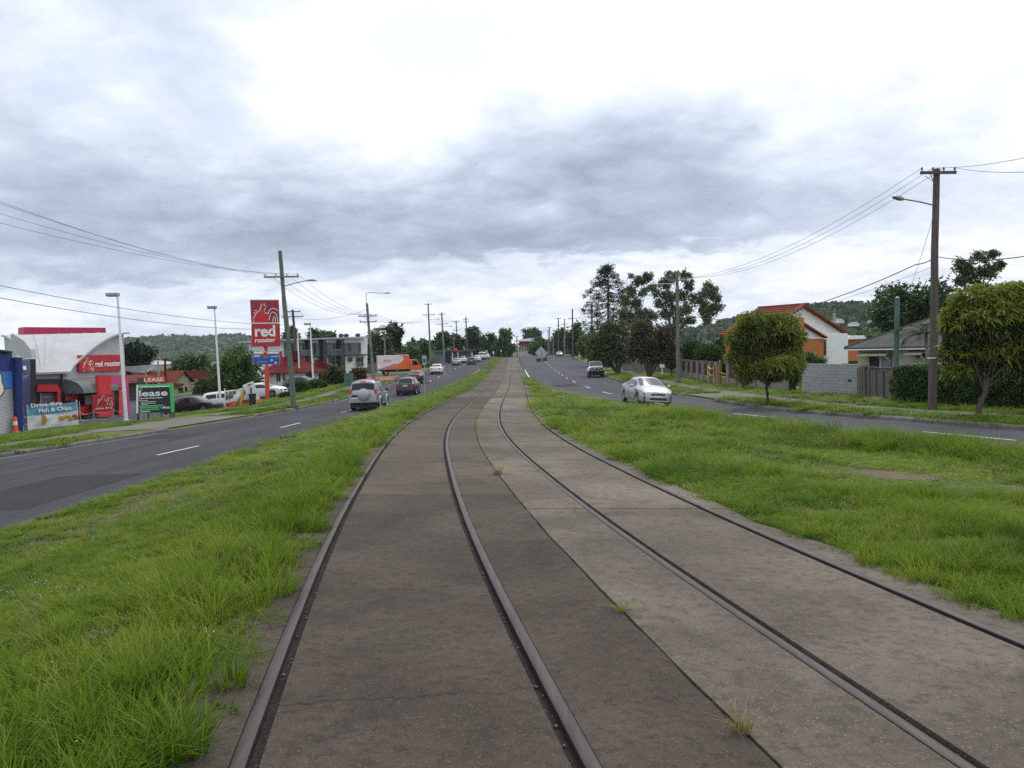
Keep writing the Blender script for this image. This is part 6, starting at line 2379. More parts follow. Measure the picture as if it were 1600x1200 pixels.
# its lamp: short arm to the left
c = at(1461, 321, b0.y) - b0
e = at(1412, 311, b0.y - .6) - b0
MB().tube([c, c.lerp(e, .5) + Vector((0, 0, .02)), e], .03, 6).build('lamp_arm', 'galv', rootR, smooth=60)
mb = MB()
for i, (tt, w_, h_) in enumerate(((0, .05, .05), (.12, .09, .09), (.3, .13, .10), (.5, .13, .07), (.58, .05, .02))):
    ctr = e + (e - c).normalized() * tt
    for k in range(10):
        a = 2 * math.pi * k / 10
        mb.v.append((ctr.x, ctr.y + math.cos(a) * w_, ctr.z + math.sin(a) * h_))
for i in range(4):
    for j in range(10):
        j2 = (j + 1) % 10
        mb.f.append((i * 10 + j, i * 10 + j2, (i + 1) * 10 + j2, (i + 1) * 10 + j))
mb.f.append(tuple(range(10)))
mb.f.append(tuple(40 + j for j in range(10)))
mb.build('lamp_head', 'galv', rootR, smooth=60)
c2 = at(1456, 560, b0.y) - b0
MB().lathe([(.172, 0), (.172, .04)], n=12, mtx=Matrix.Translation(c2)).build('pole_band', 'letter_white', rootR)
MB().tube([c + Vector((0, -.13, .3)), c + Vector((-.12, -.2, .55)), c + Vector((-.16, -.15, .95)), at(1445, 275, b0.y) - b0], .012, 5).build('loop_cable', 'wire', rootR)

pole('G', 'power_pole', 'green stained power pole standing on the nature strip behind the sedan', gp(1060, 598), 1058, 426, .17, .12, 'pole_green', [(438, .9, R(20), 3)], (444, -1.5, .05, R(0), False))
# left side poles
pole('L1', 'power_pole', 'leaning green stained power pole beside the red pylon sign', gp(460, 637), 437, 392, .20, .13, 'pole_green', [(433, 1.15, R(10), 4)], (448, 1.6, .35, R(0), False))
pole('L2', 'power_pole', 'grey power pole with tall lamp outreach behind the silver four-wheel drive', gp(585, 603), 573, 474, .19, .13, 'pole_grey', [(494, .95, R(10), 4), (503, .9, R(10), 3)], (474, 1.9, 1.0, R(0), True))
pole('S', 'power_pole', 'dark service pole rising beside the white house roof', toY(gp(468, 612), 100), 457, 484, .20, .15, 'wood_pole', [(487, 1.0, R(20), 3), (495, 1.3, R(8), 3)])
pole('L3', 'power_pole', 'tall power pole on the left footpath above the white sedan', gp(673, 571), 669, 474, .21, .14, 'pole_grey', [(475.5, .8, R(10), 3), (492, 1.3, R(10), 4)], (500, 1.6, .1, R(0), False))
pole('L4', 'power_pole', 'power pole with two crossarms just right of the tallest far one', gp(694.5, 570), 690, 488, .2, .14, 'pole_grey', [(491, .75, R(10), 3), (506.5, 1.2, R(10), 4)], (511, 1.4, .1, R(0), False))
pole('L5', 'power_pole', 'power pole with small box at its top beyond the corner shop', gp(716, 559.5), 712.5, 501, .2, .14, 'pole_grey', [(503, 1.0, R(10), 3), (516, 1.0, R(10), 3)])
pole('L6', 'power_pole', 'slim power pole with stacked crossarms farthest up the left side', gp(730, 560.5), 728, 495, .2, .14, 'wood_pole', [(499, .75, R(10), 3), (503, .7, R(10), 3)])
pole('L7', 'power_pole', 'thin pole behind the corner shop roof', toY(gp(709, 563), 205), 709.5, 525, .14, .1, 'pole_grey', [(530, .6, R(20), 2)])
# far right poles
pole('R3', 'power_pole', 'power pole with lamp beside the bunya pine', toY(gp(924.5, 572), 150), 925, 473, .2, .14, 'pole_grey', [(486, 1.0, R(20), 3), (489.5, .9, R(20), 3)], (496, -1.9, .0, R(0), False))
pole('R4', 'power_pole', 'pale pole half hidden in the bunya pine', toY(gp(953, 578), 125), 953, 486, .18, .14, 'pole_grey', [(489, 1.3, R(10), 3)])
pole('R5', 'power_pole', 'tall bare-topped power pole at the far right kerb', toY(gp(895, 560), 190), 894.5, 482.5, .2, .15, 'wood_pole', [(497.5, 1.0, R(10), 3)])
pole('R6', 'lamp_post', 'grey lamp post between two far power poles on the right', toY(gp(882, 558), 205), 882, 498, .17, .12, 'pole_grey', [(506.5, .8, R(10), 3)], (498.5, .9, .0, R(0), False))
pole('R7', 'power_pole', 'far power pole with several crossarms left of the lamp post', toY(gp(872.5, 558), 225), 872.5, 497, .2, .14, 'wood_pole', [(497.7, .8, R(10), 3), (509, .6, R(10), 2), (514, .6, R(10), 2)])
pole('R8', 'power_pole', 'thin far pole right of the diamond sign', toY(gp(864.5, 557), 240), 864.5, 521, .16, .12, 'pole_grey', [(521.5, .6, R(10), 2)])
pole('R9', 'lamp_post', 'far lamp post above the diamond sign', toY(gp(857, 557), 235), 856.5, 515, .16, .12, 'pole_grey', [(517.5, .5, R(10), 2)], (515.5, -1.0, .1, R(0), False))
pole('R10', 'power_pole', 'far timber pole with round insulators above the diamond sign', toY(gp(859.5, 557), 245), 858.5, 511, .17, .13, 'wood_pole', [(511.5, .9, R(10), 3)])
pole('C1', 'power_pole', 'pole at the crest in front of the white-roofed hall', toY(gp(808, 559), 250), 807.5, 525, .17, .13, 'pole_grey', [(525.7, .8, 0, 3), (521.5, .1, 0, 1)])


# white car-park lamp posts
def lamp_post(label, bpx, bpy, tpx, tpy, Y=None, flip=-1, head=True):
    b_ = gp(bpx, bpy)
    if Y:
        b_ = toY(b_, Y)
    t = at(tpx, tpy, b_.y) - b_
    root = thing('lamp_post', label, 'lamp post', b_, 0, 'white car park lamp posts')
    MB().tube([(0, 0, -.1), t * .5, t], [.12, .09, .065], 12).build('shaft', 'post_white', root, smooth=50)
    MB().lathe([(.2, -.05), (.2, .03), (.13, .05)], n=12).build('base_plate', 'post_white', root)
    if head:
        mx = Matrix.Translation(t + Vector((flip * .30, 0, .0)))
        MB().box(-.36, .36, -.24, .24, -.10, .10, mx).build('lamp_head', 'galv', root, bevel=.03)
        MB().box(-.30, .30, -.19, .19, -.125, -.102, mx).build('lens', 'glass_screen', root)
    return root


lamp_post('white lamp post in front of the restaurant entrance', 197, 657, 183.5, 460)
lamp_post('white lamp post between the black sedan and the burger banner', 345, 641, 335, 480, flip=-.7)
lamp_post('white lamp post standing in the clipped bushes by the white house', 490, 606, 484.5, 506)
lamp_post('slim white post without a lamp beside the dark service pole', 468.5, 600, 465, 520, 96, head=False)

# short green post and its thinner twin on the right
for (bx, by, tx, ty, Y_, r_, mt, lab) in ((1399, 622, 1402, 465, 39.0, .13, 'pole_green_bright', 'short green painted post rising behind the timber gate'),
                                          (1515, 625, 1517, 548, 38.0, .11, 'pole_green_bright', 'green post half hidden by the tree over the hedge')):
    b_ = toY(gp(bx, by), Y_)
    root = thing('post', lab, 'post', b_)
    MB().tube([(0, 0, -.1), at(tx, ty, Y_) - b_], [r_, r_ * .9], 10).build('shaft', mt, root, smooth=50)
    MB().sphere(at(tx, ty, Y_) - b_, (r_ * .9, r_ * .9, .04), 10, 5).build('cap', 'galv', root)


# wires
def wire(a, b_, sag, r_, label, group, n_=14):
    a, b_ = Vector(a), Vector(b_)
    o = (a + b_) / 2
    pts = [a.lerp(b_, t) - o - Vector((0, 0, 4 * sag * t * (1 - t))) for t in np.linspace(0, 1, n_)]
    w_ = MB().tube(pts, r_ * .68, 4, False).build('power_line', 'wire', None)
    w_.location = o
    tag(w_, label, 'power line', group)


ORD = ('leftmost', 'second from left', 'third from left', 'fourth from left')


def span(ka, kb, sag, label, r_=.016, pairs=None):
    A_, B_ = ATT[ka], ATT[kb]
    for i in range(min(len(A_), len(B_))):
        wire(A_[i], B_[i], sag, r_, ORD[i] + ' ' + label, label)


# left: four lines coming from a pole behind the camera to the green pole
E1 = ATT[('L1', 0)]
back = [Vector((-21.5 + .5 * i, 8.0, 8.9)) for i in range(4)]
for i in range(4):
    wire(at((0, 0, 0, 0)[i] - 40, (300, 304, 322, 338)[i], 24 + i * .3), E1[i], .45, .010, ('topmost', 'second from top', 'third from top', 'lowest')[i] + ' thin line sweeping down from upper left to the leaning pole', 'upper left power lines')
wire(at(-40, 438, 26), at(442, 507, 55), .35, .016, 'upper of the two low cables crossing the pylon sign on the left', None)
wire(at(-40, 458, 25), at(443, 513.5, 55), .40, .016, 'lower of the two low cables crossing the pylon sign on the left', None)
span(('L1', 0), ('L2', 0), .8, 'wire between leaning green pole and grey lamp pole', .016)
span(('L2', 0), ('L3', 1), 1.4, 'wire from grey lamp pole to tall far pole', .022)
span(('L3', 1), ('L4', 1), .1, 'short wire between the two tallest far poles', .022)
span(('L4', 0), ('L5', 0), .6, 'wire between far poles left of the tracks', .025)
span(('L5', 1), ('L6', 1), .2, 'wire between the two farthest left poles', .025)
wire(on_pole('L2', .52), on_pole('L3', .57), 2.6, .035, 'thick drooping cable from the grey lamp pole to the tall far pole', None)
wire(on_pole('L2', .40), at(441, 566, 90), .5, .03, 'service cable from the grey lamp pole across the apartment block', None)
wire(on_pole('L2', .93), on_pole('S', .9), .6, .02, 'service line from the grey lamp pole to the dark service pole', None)
wire(on_pole('L1', .45), at(200, 568, 70), .4, .016, 'service cable from the green pole toward the shade sail', None)
# right
span(('G', 0), ('R', 0), 1.2, 'wire between green pole and tall timber pole', .013)
ER = ATT[('R', 0)]
for i in (1, 3):
    wire(ER[i], at(1680, (228, 262)[i // 2], 20), .15, .012, ('upper', 'lower')[i // 2] + ' thin line leaving the timber pole past the right edge', 'right edge power lines')
wire(on_pole('G', .64), at(1432, 413, 33), 1.3, .03, 'thick black cable rising from the green pole to the timber pole', None)
wire(at(1432, 413, 33), on_pole('R', .635), .06, .03, 'kinked end of the thick cable at the timber pole', None)
wire(on_pole('R', .64), at(1700, 378, 22), .3, .024, 'thick cable leaving the timber pole to the right', None)
wire(on_pole('G', .60), on_pole('R', .60), 1.1, .01, 'thin lower cable below the thick one on the right', None)
wire(on_pole('R', .84), at(1424, 445, 42), .1, .012, 'stay wire slanting down left of the timber pole', None)


# road signs
def sign_post(label, name, bpx, bpy, tpx, tpy, build, Y=None, r_=.03):
    b_ = gp(bpx, bpy, .03)
    if Y:
        b_ = toY(b_, Y, .03)
    t = at(tpx, tpy, b_.y) - b_
    root = thing(name, label, 'sign', b_)
    MB().tube([(0, 0, -.2), t], r_, 8).build('post', 'galv', root, smooth=60)
    build(root, b_, t)
    return root


def b_diamond(root, b_, t):
    Y = b_.y
    def q(px, py, dy=0):
        return at(px, py, Y + dy) - b_
    c = [q(845, 541.0, .05), q(855.8, 551.5, .05), q(845.5, 562.0, .05), q(836, 551.2, .05)]
    c2 = [v + Vector((0, .02, 0)) for v in c]
    MB().add(c + c2, [(0, 1, 2, 3), (7, 6, 5, 4), (0, 4, 5, 1), (1, 5, 6, 2), (2, 6, 7, 3), (3, 7, 4, 0)]).build('diamond_plate', 'sign_back', root)
    for nm, xs in (('lower_plate', (838, 845.6, 559.6, 565.4)), ('lower_plate', (847.6, 855, 558.4, 564.2))):
        a, bb_ = xs[0], xs[1]
        c = [q(a, xs[2] + .8, .05), q(bb_, xs[2], .05), q(bb_, xs[3], .05), q(a, xs[3] + .6, .05)]
        c2 = [v + Vector((0, .02, 0)) for v in c]
        MB().add(c + c2, [(0, 1, 2, 3), (7, 6, 5, 4), (0, 4, 5, 1), (1, 5, 6, 2), (2, 6, 7, 3), (3, 7, 4, 0)]).build(nm, 'sign_dark', root)


sign_post('back of a diamond road sign with two dark plates on the right median', 'road_sign', 851.5, 608, 845.2, 546, b_diamond, r_=.028)


def plate_builder(w_, h_, mt='letter_white', mark=None):
    def bld(root, b_, t):
        p_ = MB().box(t.x - w_ / 2, t.x + w_ / 2, t.y - .06, t.y - .04, t.z - h_, t.z).build('plate', mt, root)
        if mark:
            MB().box(t.x - w_ * .3, t.x + w_ * .3, t.y - .07, t.y - .0605, t.z - h_ * .75, t.z - h_ * .35).build('marking', mark, p_)
    return bld


sign_post('small white plate on a post on the left median near the silver four-wheel drive', 'road_sign', 663.5, 629, 663, 555.5, plate_builder(.20, .47, 'sign_back', 'sign_dark'))
sign_post('square sign on a post at the far left median crossing', 'road_sign', 761, 574.5, 760, 547, plate_builder(.5, .75, 'sign_back'))
sign_post('slim keep-left plate on the far median', 'road_sign', 771.5, 568.5, 771, 549, plate_builder(.3, .55, 'letter_white'))
sign_post('short marker post at the end of the left median', 'marker_post', 745.5, 579, 745.5, 573.5, plate_builder(.15, .2, 'pole_green'), r_=.09)
sign_post('distant thin sign post at the crest', 'road_sign', 783, 561, 783, 547, plate_builder(.3, .4, 'letter_white'))
sign_post('green street name board in front of the restaurant', 'street_sign', 221, 663, 220, 590, plate_builder(.35, .35, 'sign_dark'), r_=.03)
sign_post('green board on legs beside the white house garden', 'sign_board', 545, 606, 545, 583, plate_builder(1.0, 1.35, 'pole_green_bright'), r_=.05)
sign_post('bare steel post with cap at the side street island', 'marker_post', 621, 596, 620.5, 570, plate_builder(.1, .1, 'galv'), r_=.04)
sign_post('white plate on a post left of the delivery truck', 'road_sign', 592.5, 592, 592, 569, plate_builder(.3, .5, 'letter_white'))
sign_post('thin green stake beside the weeping tree', 'stake', 1156, 617, 1156, 590, plate_builder(.03, .03, 'pole_green'), r_=.03)

# ------------------------------------------------------------------ trees and shrubs
leafmat('leaf_dark', (.006, .014, .005), (.018, .036, .010), (.045, .075, .020), .5, .2, .5, gain=2.4)
leafmat('leaf_mid', (.014, .030, .007), (.036, .066, .014), (.075, .115, .026), .5, .25, .5, gain=2.2)
leafmat('leaf_gum', (.020, .032, .014), (.048, .066, .026), (.10, .12, .055), .5, .25, .4, gain=1.9)
leafmat('leaf_olive', (.018, .026, .012), (.042, .055, .022), (.08, .095, .04), .6, .25, .4, gain=1.9)
leafmat('leaf_rust', (.030, .032, .018), (.062, .056, .032), (.10, .085, .05), .6, .3, .4, gain=1.5)
leafmat('leaf_bright', (.10, .145, .018), (.21, .26, .034), (.38, .40, .09), .45, .4, .7, gain=1.0)
leafmat('leaf_weep', (.018, .030, .008), (.050, .070, .016), (.11, .13, .028), .5, .25, .7, gain=1.6)
leafmat('leaf_yellow', (.14, .13, .015), (.28, .24, .02), (.38, .32, .04), .5, .3, .7)
leafmat('leaf_hedge', (.008, .020, .005), (.022, .045, .010), (.055, .090, .018), .5, .2, .8, gain=2.0)
leafmat('leaf_bunya', (.004, .010, .005), (.010, .022, .010), (.025, .045, .018), .5, .1, .4, gain=1.8)
leafmat('leaf_far', (.012, .024, .010), (.030, .050, .018), (.060, .085, .032), .7, .1, .06, gain=2.2)
mat('bark', (.055, .042, .034), .9, (.10, .080, .064), 5, mapscale=(5, 5, 1), bump=.3, bscale=20)
mat('bark_pale', (.28, .25, .21), .9, (.16, .14, .12), 3, mapscale=(3, 3, 1))
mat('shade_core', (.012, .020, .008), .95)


def leaves(C, Rr, n, size, seed, asp=.45, droop=0.0, shell=.45, up=.2, sub=9, spread=.33):
    """leaf faces for blobs C (k,3) with radii Rr (k,3): leaves gather in small clumps spread through each blob"""
    r = np.random.default_rng(seed)
    C, Rr = np.asarray(C, float), np.asarray(Rr, float)
    vol = (Rr[:, 0] * Rr[:, 1] * Rr[:, 2]) ** (2 / 3.)
    P = []
    for c, rr, v in zip(C, Rr, vol / vol.sum()):
        m = max(4, int(n * v))
        ns = max(3, int(sub * 1.6))
        d = r.normal(size=(ns, 3))
        d /= np.linalg.norm(d, axis=1, keepdims=True)
        rad = r.uniform(0, 1, ns) ** shell
        sc_ = c + d * rad[:, None] * rr * .82
        w = r.uniform(.3, 1, ns)
        idx = r.choice(ns, m, p=w / w.sum())
        off = r.normal(size=(m, 3)) * rr * spread * .62
        P.append(sc_[idx] + off)
    P = np.concatenate(P)
    m = len(P)
    a = r.uniform(0, 2 * np.pi, m)
    el_ = r.uniform(-1.1, .9, m) - droop
    t = np.stack([np.cos(a) * np.cos(el_), np.sin(a) * np.cos(el_), np.sin(el_)], 1)
    s_ = np.cross(t, r.normal(size=(m, 3)))
    s_ /= np.linalg.norm(s_, axis=1, keepdims=True) + 1e-9
    L = size * r.uniform(.55, 1.35, m)[:, None]
    w = L * asp * .5
    V = np.stack([P, P + t * L * .45 + s_ * w, P + t * L - np.array([0, 0, 1]) * L * .25 * (droop > 0), P + t * L * .45 - s_ * w], 1).reshape(-1, 3)
    Fq = np.arange(4 * m).reshape(m, 4)
    return V, Fq, r.uniform(0, 1, m)


def rosettes(C, Rr, n, L, seed, blades_=9, zmin=-.25, jut=.06):
    """sprays of narrow leaves radiating from shoot tips on the outside of the crown"""
    r = np.random.default_rng(seed)
    C, Rr = np.asarray(C, float), np.asarray(Rr, float)
    w = (Rr[:, 0] * Rr[:, 2])
    k = r.choice(len(C), n * 3, p=w / w.sum())
    d = r.normal(size=(n * 3, 3))
    d /= np.linalg.norm(d, axis=1, keepdims=True)
    P = C[k] + d * Rr[k] * r.normal(1.0, jut, (n * 3, 1))
    inside = np.zeros(len(P), bool)
    for c, rr in zip(C, Rr):
        inside |= (((P - c) / rr) ** 2).sum(1) < .72
    ok = (~inside) & (d[:, 2] > zmin)
    P, d = P[ok][:n], d[ok][:n]
    m = len(P)
    D = np.repeat(d, blades_, 0) * .55 + r.normal(size=(m * blades_, 3)) * .62 + np.array([0, 0, .22])
    D /= np.linalg.norm(D, axis=1, keepdims=True)
    Q = np.repeat(P, blades_, 0)
    s_ = np.cross(D, r.normal(size=D.shape))
    s_ /= np.linalg.norm(s_, axis=1, keepdims=True) + 1e-9
    ll = L * np.repeat(r.uniform(.6, 1.3, m), blades_)[:, None] * r.uniform(.7, 1.2, (m * blades_, 1))
    V = np.stack([Q, Q + D * ll * .5 + s_ * ll * .085, Q + D * ll * .95 - np.array([0, 0, .34]) * ll, Q + D * ll * .5 - s_ * ll * .085], 1).reshape(-1, 3)
    tn = np.clip(np.repeat(r.uniform(0, 1, m), blades_) * .7 + r.uniform(0, .3, m * blades_), 0, 1)
    return V, np.arange(4 * m * blades_).reshape(-1, 4), tn


def limbs(mb, base, tops, r0, seed, trunk_top=None, lean=.0, n_=5):
    rr = random.Random(seed)
    base = Vector(base)
    tt = Vector(trunk_top) if trunk_top is not None else base
    if trunk_top is not None:
        pts = [base.lerp(tt, k / n_) + Vector((rr.uniform(-1, 1), rr.uniform(-1, 1), 0)) * (.04 * (tt - base).length * (0 < k < n_)) for k in range(n_ + 1)]
        pts[0] = base - Vector((0, 0, .2))
        mb.tube(pts, [r0 * (1.25 if k == 0 else 1 - .45 * k / n_) for k in range(n_ + 1)], 9)
    for c in tops:
        c = Vector(c)
        st = base.lerp(tt, rr.uniform(.65, 1.0)) if trunk_top is not None else base
        mid = st.lerp(c, .5) + Vector((rr.uniform(-.1, .1), rr.uniform(-.1, .1), rr.uniform(0, .12))) * (c - st).length
        ra = r0 * (.38 if trunk_top is not None else .75)
        mb.tube([st, st.lerp(mid, .5), mid, c], [ra, ra * .75, ra * .5, ra * .15], 6)


def tree(label, base, blobs, n, size, lm, trunk_r, trunk_frac=.5, name='tree', bark='bark', seed=0, asp=.45, droop=0.0, sub=9, spread=.33, shell=.45, multi=False, group=None):
    """blobs: world centres and radii (list of (Vector, (rx,ry,rz)))"""
    base = Vector(base)
    root = thing(name, label, 'tree', base, 0, group)
    C = np.array([list(c - base) for c, _ in blobs])
    Rr = np.array([list(r_) for _, r_ in blobs])
    mb = MB()
    ctr = Vector(C.mean(0))
    low = min(c[2] - r_[2] for c, r_ in zip(C, Rr))
    tt = None if multi else Vector((ctr.x * trunk_frac, ctr.y * trunk_frac, max(low * .95 + .3, ctr.z * trunk_frac)))
    limbs(mb, (0, 0, 0), [c for c in C], trunk_r, seed, tt)
    mb.build('trunk', bark, root, smooth=50)
    V, Fq, tn = leaves(C, Rr, n, size, seed, asp, droop, shell, sub=sub, spread=spread)
    link('crown', fast_mesh('crown', V, Fq, tn), lm, root)
    return root


def pblobs(Y, spec, ry=None):
    """blobs from measured outlines: (px, py, half-width px, half-height px[, dy])"""
    out = []
    for s in spec:
        px, py, hw, hh = s[:4]
        dy = s[4] if len(s) > 4 else 0
        k = (Y + dy) / F_PX
        out.append((at(px, py, Y + dy), (hw * k, (ry or .8) * min(hw, hh * 1.3) * k, hh * k)))
    return out


def rblobs(Y, px0, py0, px1, py1, n_, seed, rel=.32, dyr=.5):
    """fill an outline box with blobs, roughly elliptical"""
    rr = random.Random(seed)
    out = []
    cx, cy, hw, hh = (px0 + px1) / 2, (py0 + py1) / 2, (px1 - px0) / 2, (py1 - py0) / 2
    k = Y / F_PX
    for i in range(n_):
        a, d = rr.uniform(0, 6.283), rr.random() ** .5 * .78
        dy = rr.uniform(-1, 1) * hw * k * dyr
        r_ = rel * rr.uniform(.75, 1.3)
        out.append((at(cx + hw * d * math.cos(a), cy + hh * d * math.sin(a), Y + dy), (hw * r_ * 1.2 * k, hw * r_ * 1.1 * k, hh * r_ * 1.1 * k)))
    return out


# weeping tree in front of the block wall
b_ = gp(1199, 632)
Y = b_.y
bl = pblobs(Y, [(1198, 520, 40, 24), (1160, 535, 22, 24, .3), (1235, 530, 20, 22, .2), (1180, 505, 26, 16, -.2), (1218, 508, 26, 16), (1155, 565, 17, 24, .5), (1165, 585, 14, 14, .3),
                (1200, 560, 40, 20, .6), (1238, 560, 16, 20), (1220, 576, 30, 15, -.7), (1242, 572, 13, 17, -.4), (1194, 580, 16, 12, -.6), (1205, 585, 26, 9, .2), (1176, 545, 30, 24, .8)])
root = tree('bushy weeping tree with bright tips in front of the block wall', b_, bl, 26000, .20, 'leaf_weep', .10, .24, 'weeping_tree', seed=5, asp=.3, droop=.2, sub=14, spread=.34)
V, Fq, tn = rosettes([list(c - b_) for c, r_ in bl], [list(r_) for c, r_ in bl], 1150, .30, 15, zmin=-.1)
link('new_growth', fast_mesh('new_growth', V, Fq, tn), 'leaf_bright', root)
# tree over the hedge, right edge
b_ = gp(1530, 652)
Y = b_.y
bl = pblobs(Y, [(1545, 500, 50, 36), (1500, 510, 26, 38), (1590, 490, 40, 36), (1530, 470, 40, 20), (1580, 465, 44, 18), (1500, 555, 26, 30, .4), (1545, 560, 40, 32, .5), (1600, 550, 44, 36, .3), (1640, 500, 40, 50), (1650, 560, 40, 34), (1495, 585, 18, 14, .2), (1570, 530, 60, 30, .8)])
root = tree('spreading tree with drooping yellow-green leaves over the hedge', b_, bl, 38000, .18, 'leaf_weep', .11, .36, 'weeping_tree', seed=8, asp=.3, droop=.2, sub=14, spread=.34)
V, Fq, tn = rosettes([list(c - b_) for c, r_ in bl], [list(r_) for c, r_ in bl], 1700, .27, 18, zmin=-.1)
link('new_growth', fast_mesh('new_growth', V, Fq, tn), 'leaf_bright', root)

# bottlebrush trees at the right kerb
b_ = gp(967, 585)
tree('round olive bottlebrush tree with forked trunk behind the white ute', b_, pblobs(b_.y, [(950, 530, 28, 24), (935, 540, 18, 20), (975, 535, 24, 24), (955, 515, 22, 14), (985, 548, 14, 18, 1), (940, 558, 20, 14), (970, 556, 24, 14)]),
     10500, .42, 'leaf_olive', .22, .35, 'bottlebrush_tree', seed=11, multi=True, sub=16, asp=.3)
b_ = gp(1014, 591)
tree('rust brown bottlebrush tree with several stems left of the green pole', b_, pblobs(b_.y, [(1010, 535, 24, 24), (1035, 525, 20, 22), (1000, 515, 18, 20), (1045, 545, 14, 20), (1020, 555, 26, 16), (990, 545, 14, 20), (1050, 520, 12, 14, 2)]),
     10000, .38, 'leaf_rust', .18, .35, 'bottlebrush_tree', seed=12, multi=True, sub=16, asp=.3)
b_ = toY(gp(1004, 585), 96)
tree('olive tree standing between the two bottlebrush trees', b_, pblobs(96, [(998, 510, 18, 22), (1008, 492, 16, 14), (990, 500, 14, 16), (1012, 520, 16, 16)]), 3500, .42, 'leaf_olive', .2, .4, seed=13, sub=12)

# bunya pine
b_ = toY(gp(951, 575), 140)
k = 140 / F_PX
root = thing('bunya_pine', 'tall dark bunya pine with open tiers of tufted branches', 'tree', b_)
top = at(950, 416, 140) - b_
mb = MB().tube([(0, 0, -.3), top * .5, top * .98], [.32, .22, .08], 9)
Cc_, Rr_ = [], []
rr = random.Random(4)
for i in range(17):
    py_ = 419 + i * 6.0
    z = at(950, py_, 140).z - b_.z
    fr_ = i / 16
    half = (10 + 27 * math.sin(min(1, fr_ * 1.5) * math.pi / 2)) * k * rr.uniform(.82, 1.15) if i > 1 else 8 * k
    for j in range(7):
        a = 2 * math.pi * (j + rr.random() * .7) / 7
        h2 = half * rr.uniform(.7, 1.1)
        tip = Vector((h2 * math.cos(a), h2 * math.sin(a), z - .12 * h2 + rr.uniform(-.25, .25)))
        mid = Vector((tip.x * .5, tip.y * .5, z - .16 * h2))
        mb.tube([(0, 0, z), mid, tip], [.06, .045, .03], 5)
        Cc_.append(tip)
        Rr_.append((.80, .80, .55))
        if rr.random() < .6:
            Cc_.append(mid.lerp(tip, .35))
            Rr_.append((.5, .5, .32))
Cc_.append(top)
Rr_.append((1.0, 1.0, .6))
mb.build('trunk', 'bark', root)
V, Fq, tn = leaves(Cc_, Rr_, 11000, .36, 3, .35, 0, .5, sub=3, spread=.5)
link('crown', fast_mesh('crown', V, Fq, tn), 'leaf_bunya', root)

# gums behind
b_ = toY(gp(990, 575), 128)
tree('thin straggly gum right beside the bunya pine', b_, pblobs(128, [(985, 455, 10, 14), (1000, 440, 13, 12), (1013, 432, 9, 10), (978, 470, 9, 12), (995, 475, 12, 12), (1005, 455, 10, 8), (975, 490, 10, 12), (988, 500, 12, 14), (970, 510, 9, 14), (985, 430, 5, 5)]),
     6500, .40, 'leaf_gum', .25, .45, 'gum_tree', 'bark_pale', 21, sub=12, spread=.3)
b_ = toY(gp(1052, 580), 112)
tree('broad gum tree with dark rounded clumps behind the green pole', b_, pblobs(112, [(1050, 432, 14, 10), (1070, 430, 13, 9), (1040, 445, 14, 12), (1078, 445, 12, 12), (1022, 448, 12, 9), (1045, 465, 18, 14), (1065, 462, 15, 12), (1030, 475, 12, 8), (1055, 485, 20, 12), (1075, 480, 13, 12), (1040, 492, 14, 10), (1062, 505, 18, 12), (1085, 465, 9, 9), (1025, 460, 8, 7), (1080, 500, 9, 8)]),
     9000, .36, 'leaf_gum', .3, .5, 'gum_tree', 'bark_pale', 22, sub=11, spread=.3)
b_ = toY(gp(1101, 580), 105)
tree('slender pale gum tree standing alone right of the green pole', b_, pblobs(105, [(1108, 450, 12, 12), (1118, 465, 12, 14), (1100, 465, 10, 14), (1110, 482, 16, 12), (1098, 485, 9, 12), (1122, 480, 9, 10), (1105, 498, 9, 10), (1093, 470, 7, 8)]),
     4800, .34, 'leaf_gum', .26, .5, 'gum_tree', 'bark_pale', 23, sub=11, spread=.3)


# palms
def palm(label, base, top, n_, L, seed, lm='leaf_mid', r0=.14):
    rr = random.Random(seed)
    root = thing('palm_tree', label, 'tree', base)
    t = top - base
    MB().tube([(0, 0, -.2), t * .5 + Vector((.1, 0, 0)), t], [r0 * 1.3, r0, r0 * .8], 8).build('trunk', 'bark_pale', root, smooth=60)
    for i in range(n_):
        a = 2 * math.pi * i / n_ + rr.uniform(-.2, .2)
        e0 = rr.uniform(.2, 1.2)
        mb = MB()
        d = Vector((math.cos(a), math.sin(a), 0))
        s_ = Vector((-d.y, d.x, 0))
        pr_, tip = [], Vector((0, 0, 0))
        steps = 9
        for k in range(steps + 1):
            u = k / steps
            pr_.append(t + d * L * (u * math.cos(e0 * (1 - u * .3))) + Vector((0, 0, L * (math.sin(e0) * u - .75 * u * u))))
        mb.tube(pr_, [.03 - .022 * k / steps for k in range(steps + 1)], 4)
        for k in range(1, steps * 3):
            u = k / (steps * 3)
            q_ = pr_[min(int(u * steps), steps - 1)].lerp(pr_[min(int(u * steps) + 1, steps)], u * steps - int(u * steps))
            ll = L * .34 * math.sin(math.pi * (u * .85 + .12))
            for sg in (-1, 1):
                e_ = q_ + s_ * sg * ll * .8 + d * ll * .35 - Vector((0, 0, ll * .45))
                m_ = q_.lerp(e_, .5) + Vector((0, 0, ll * .06))
                w_ = d * .035 * L / 2
                mb.add([q_ - w_ * .5, m_ - w_, e_, m_ + w_], [(0, 1, 2, 3)])
        mb.build('frond', lm, root)
    return root


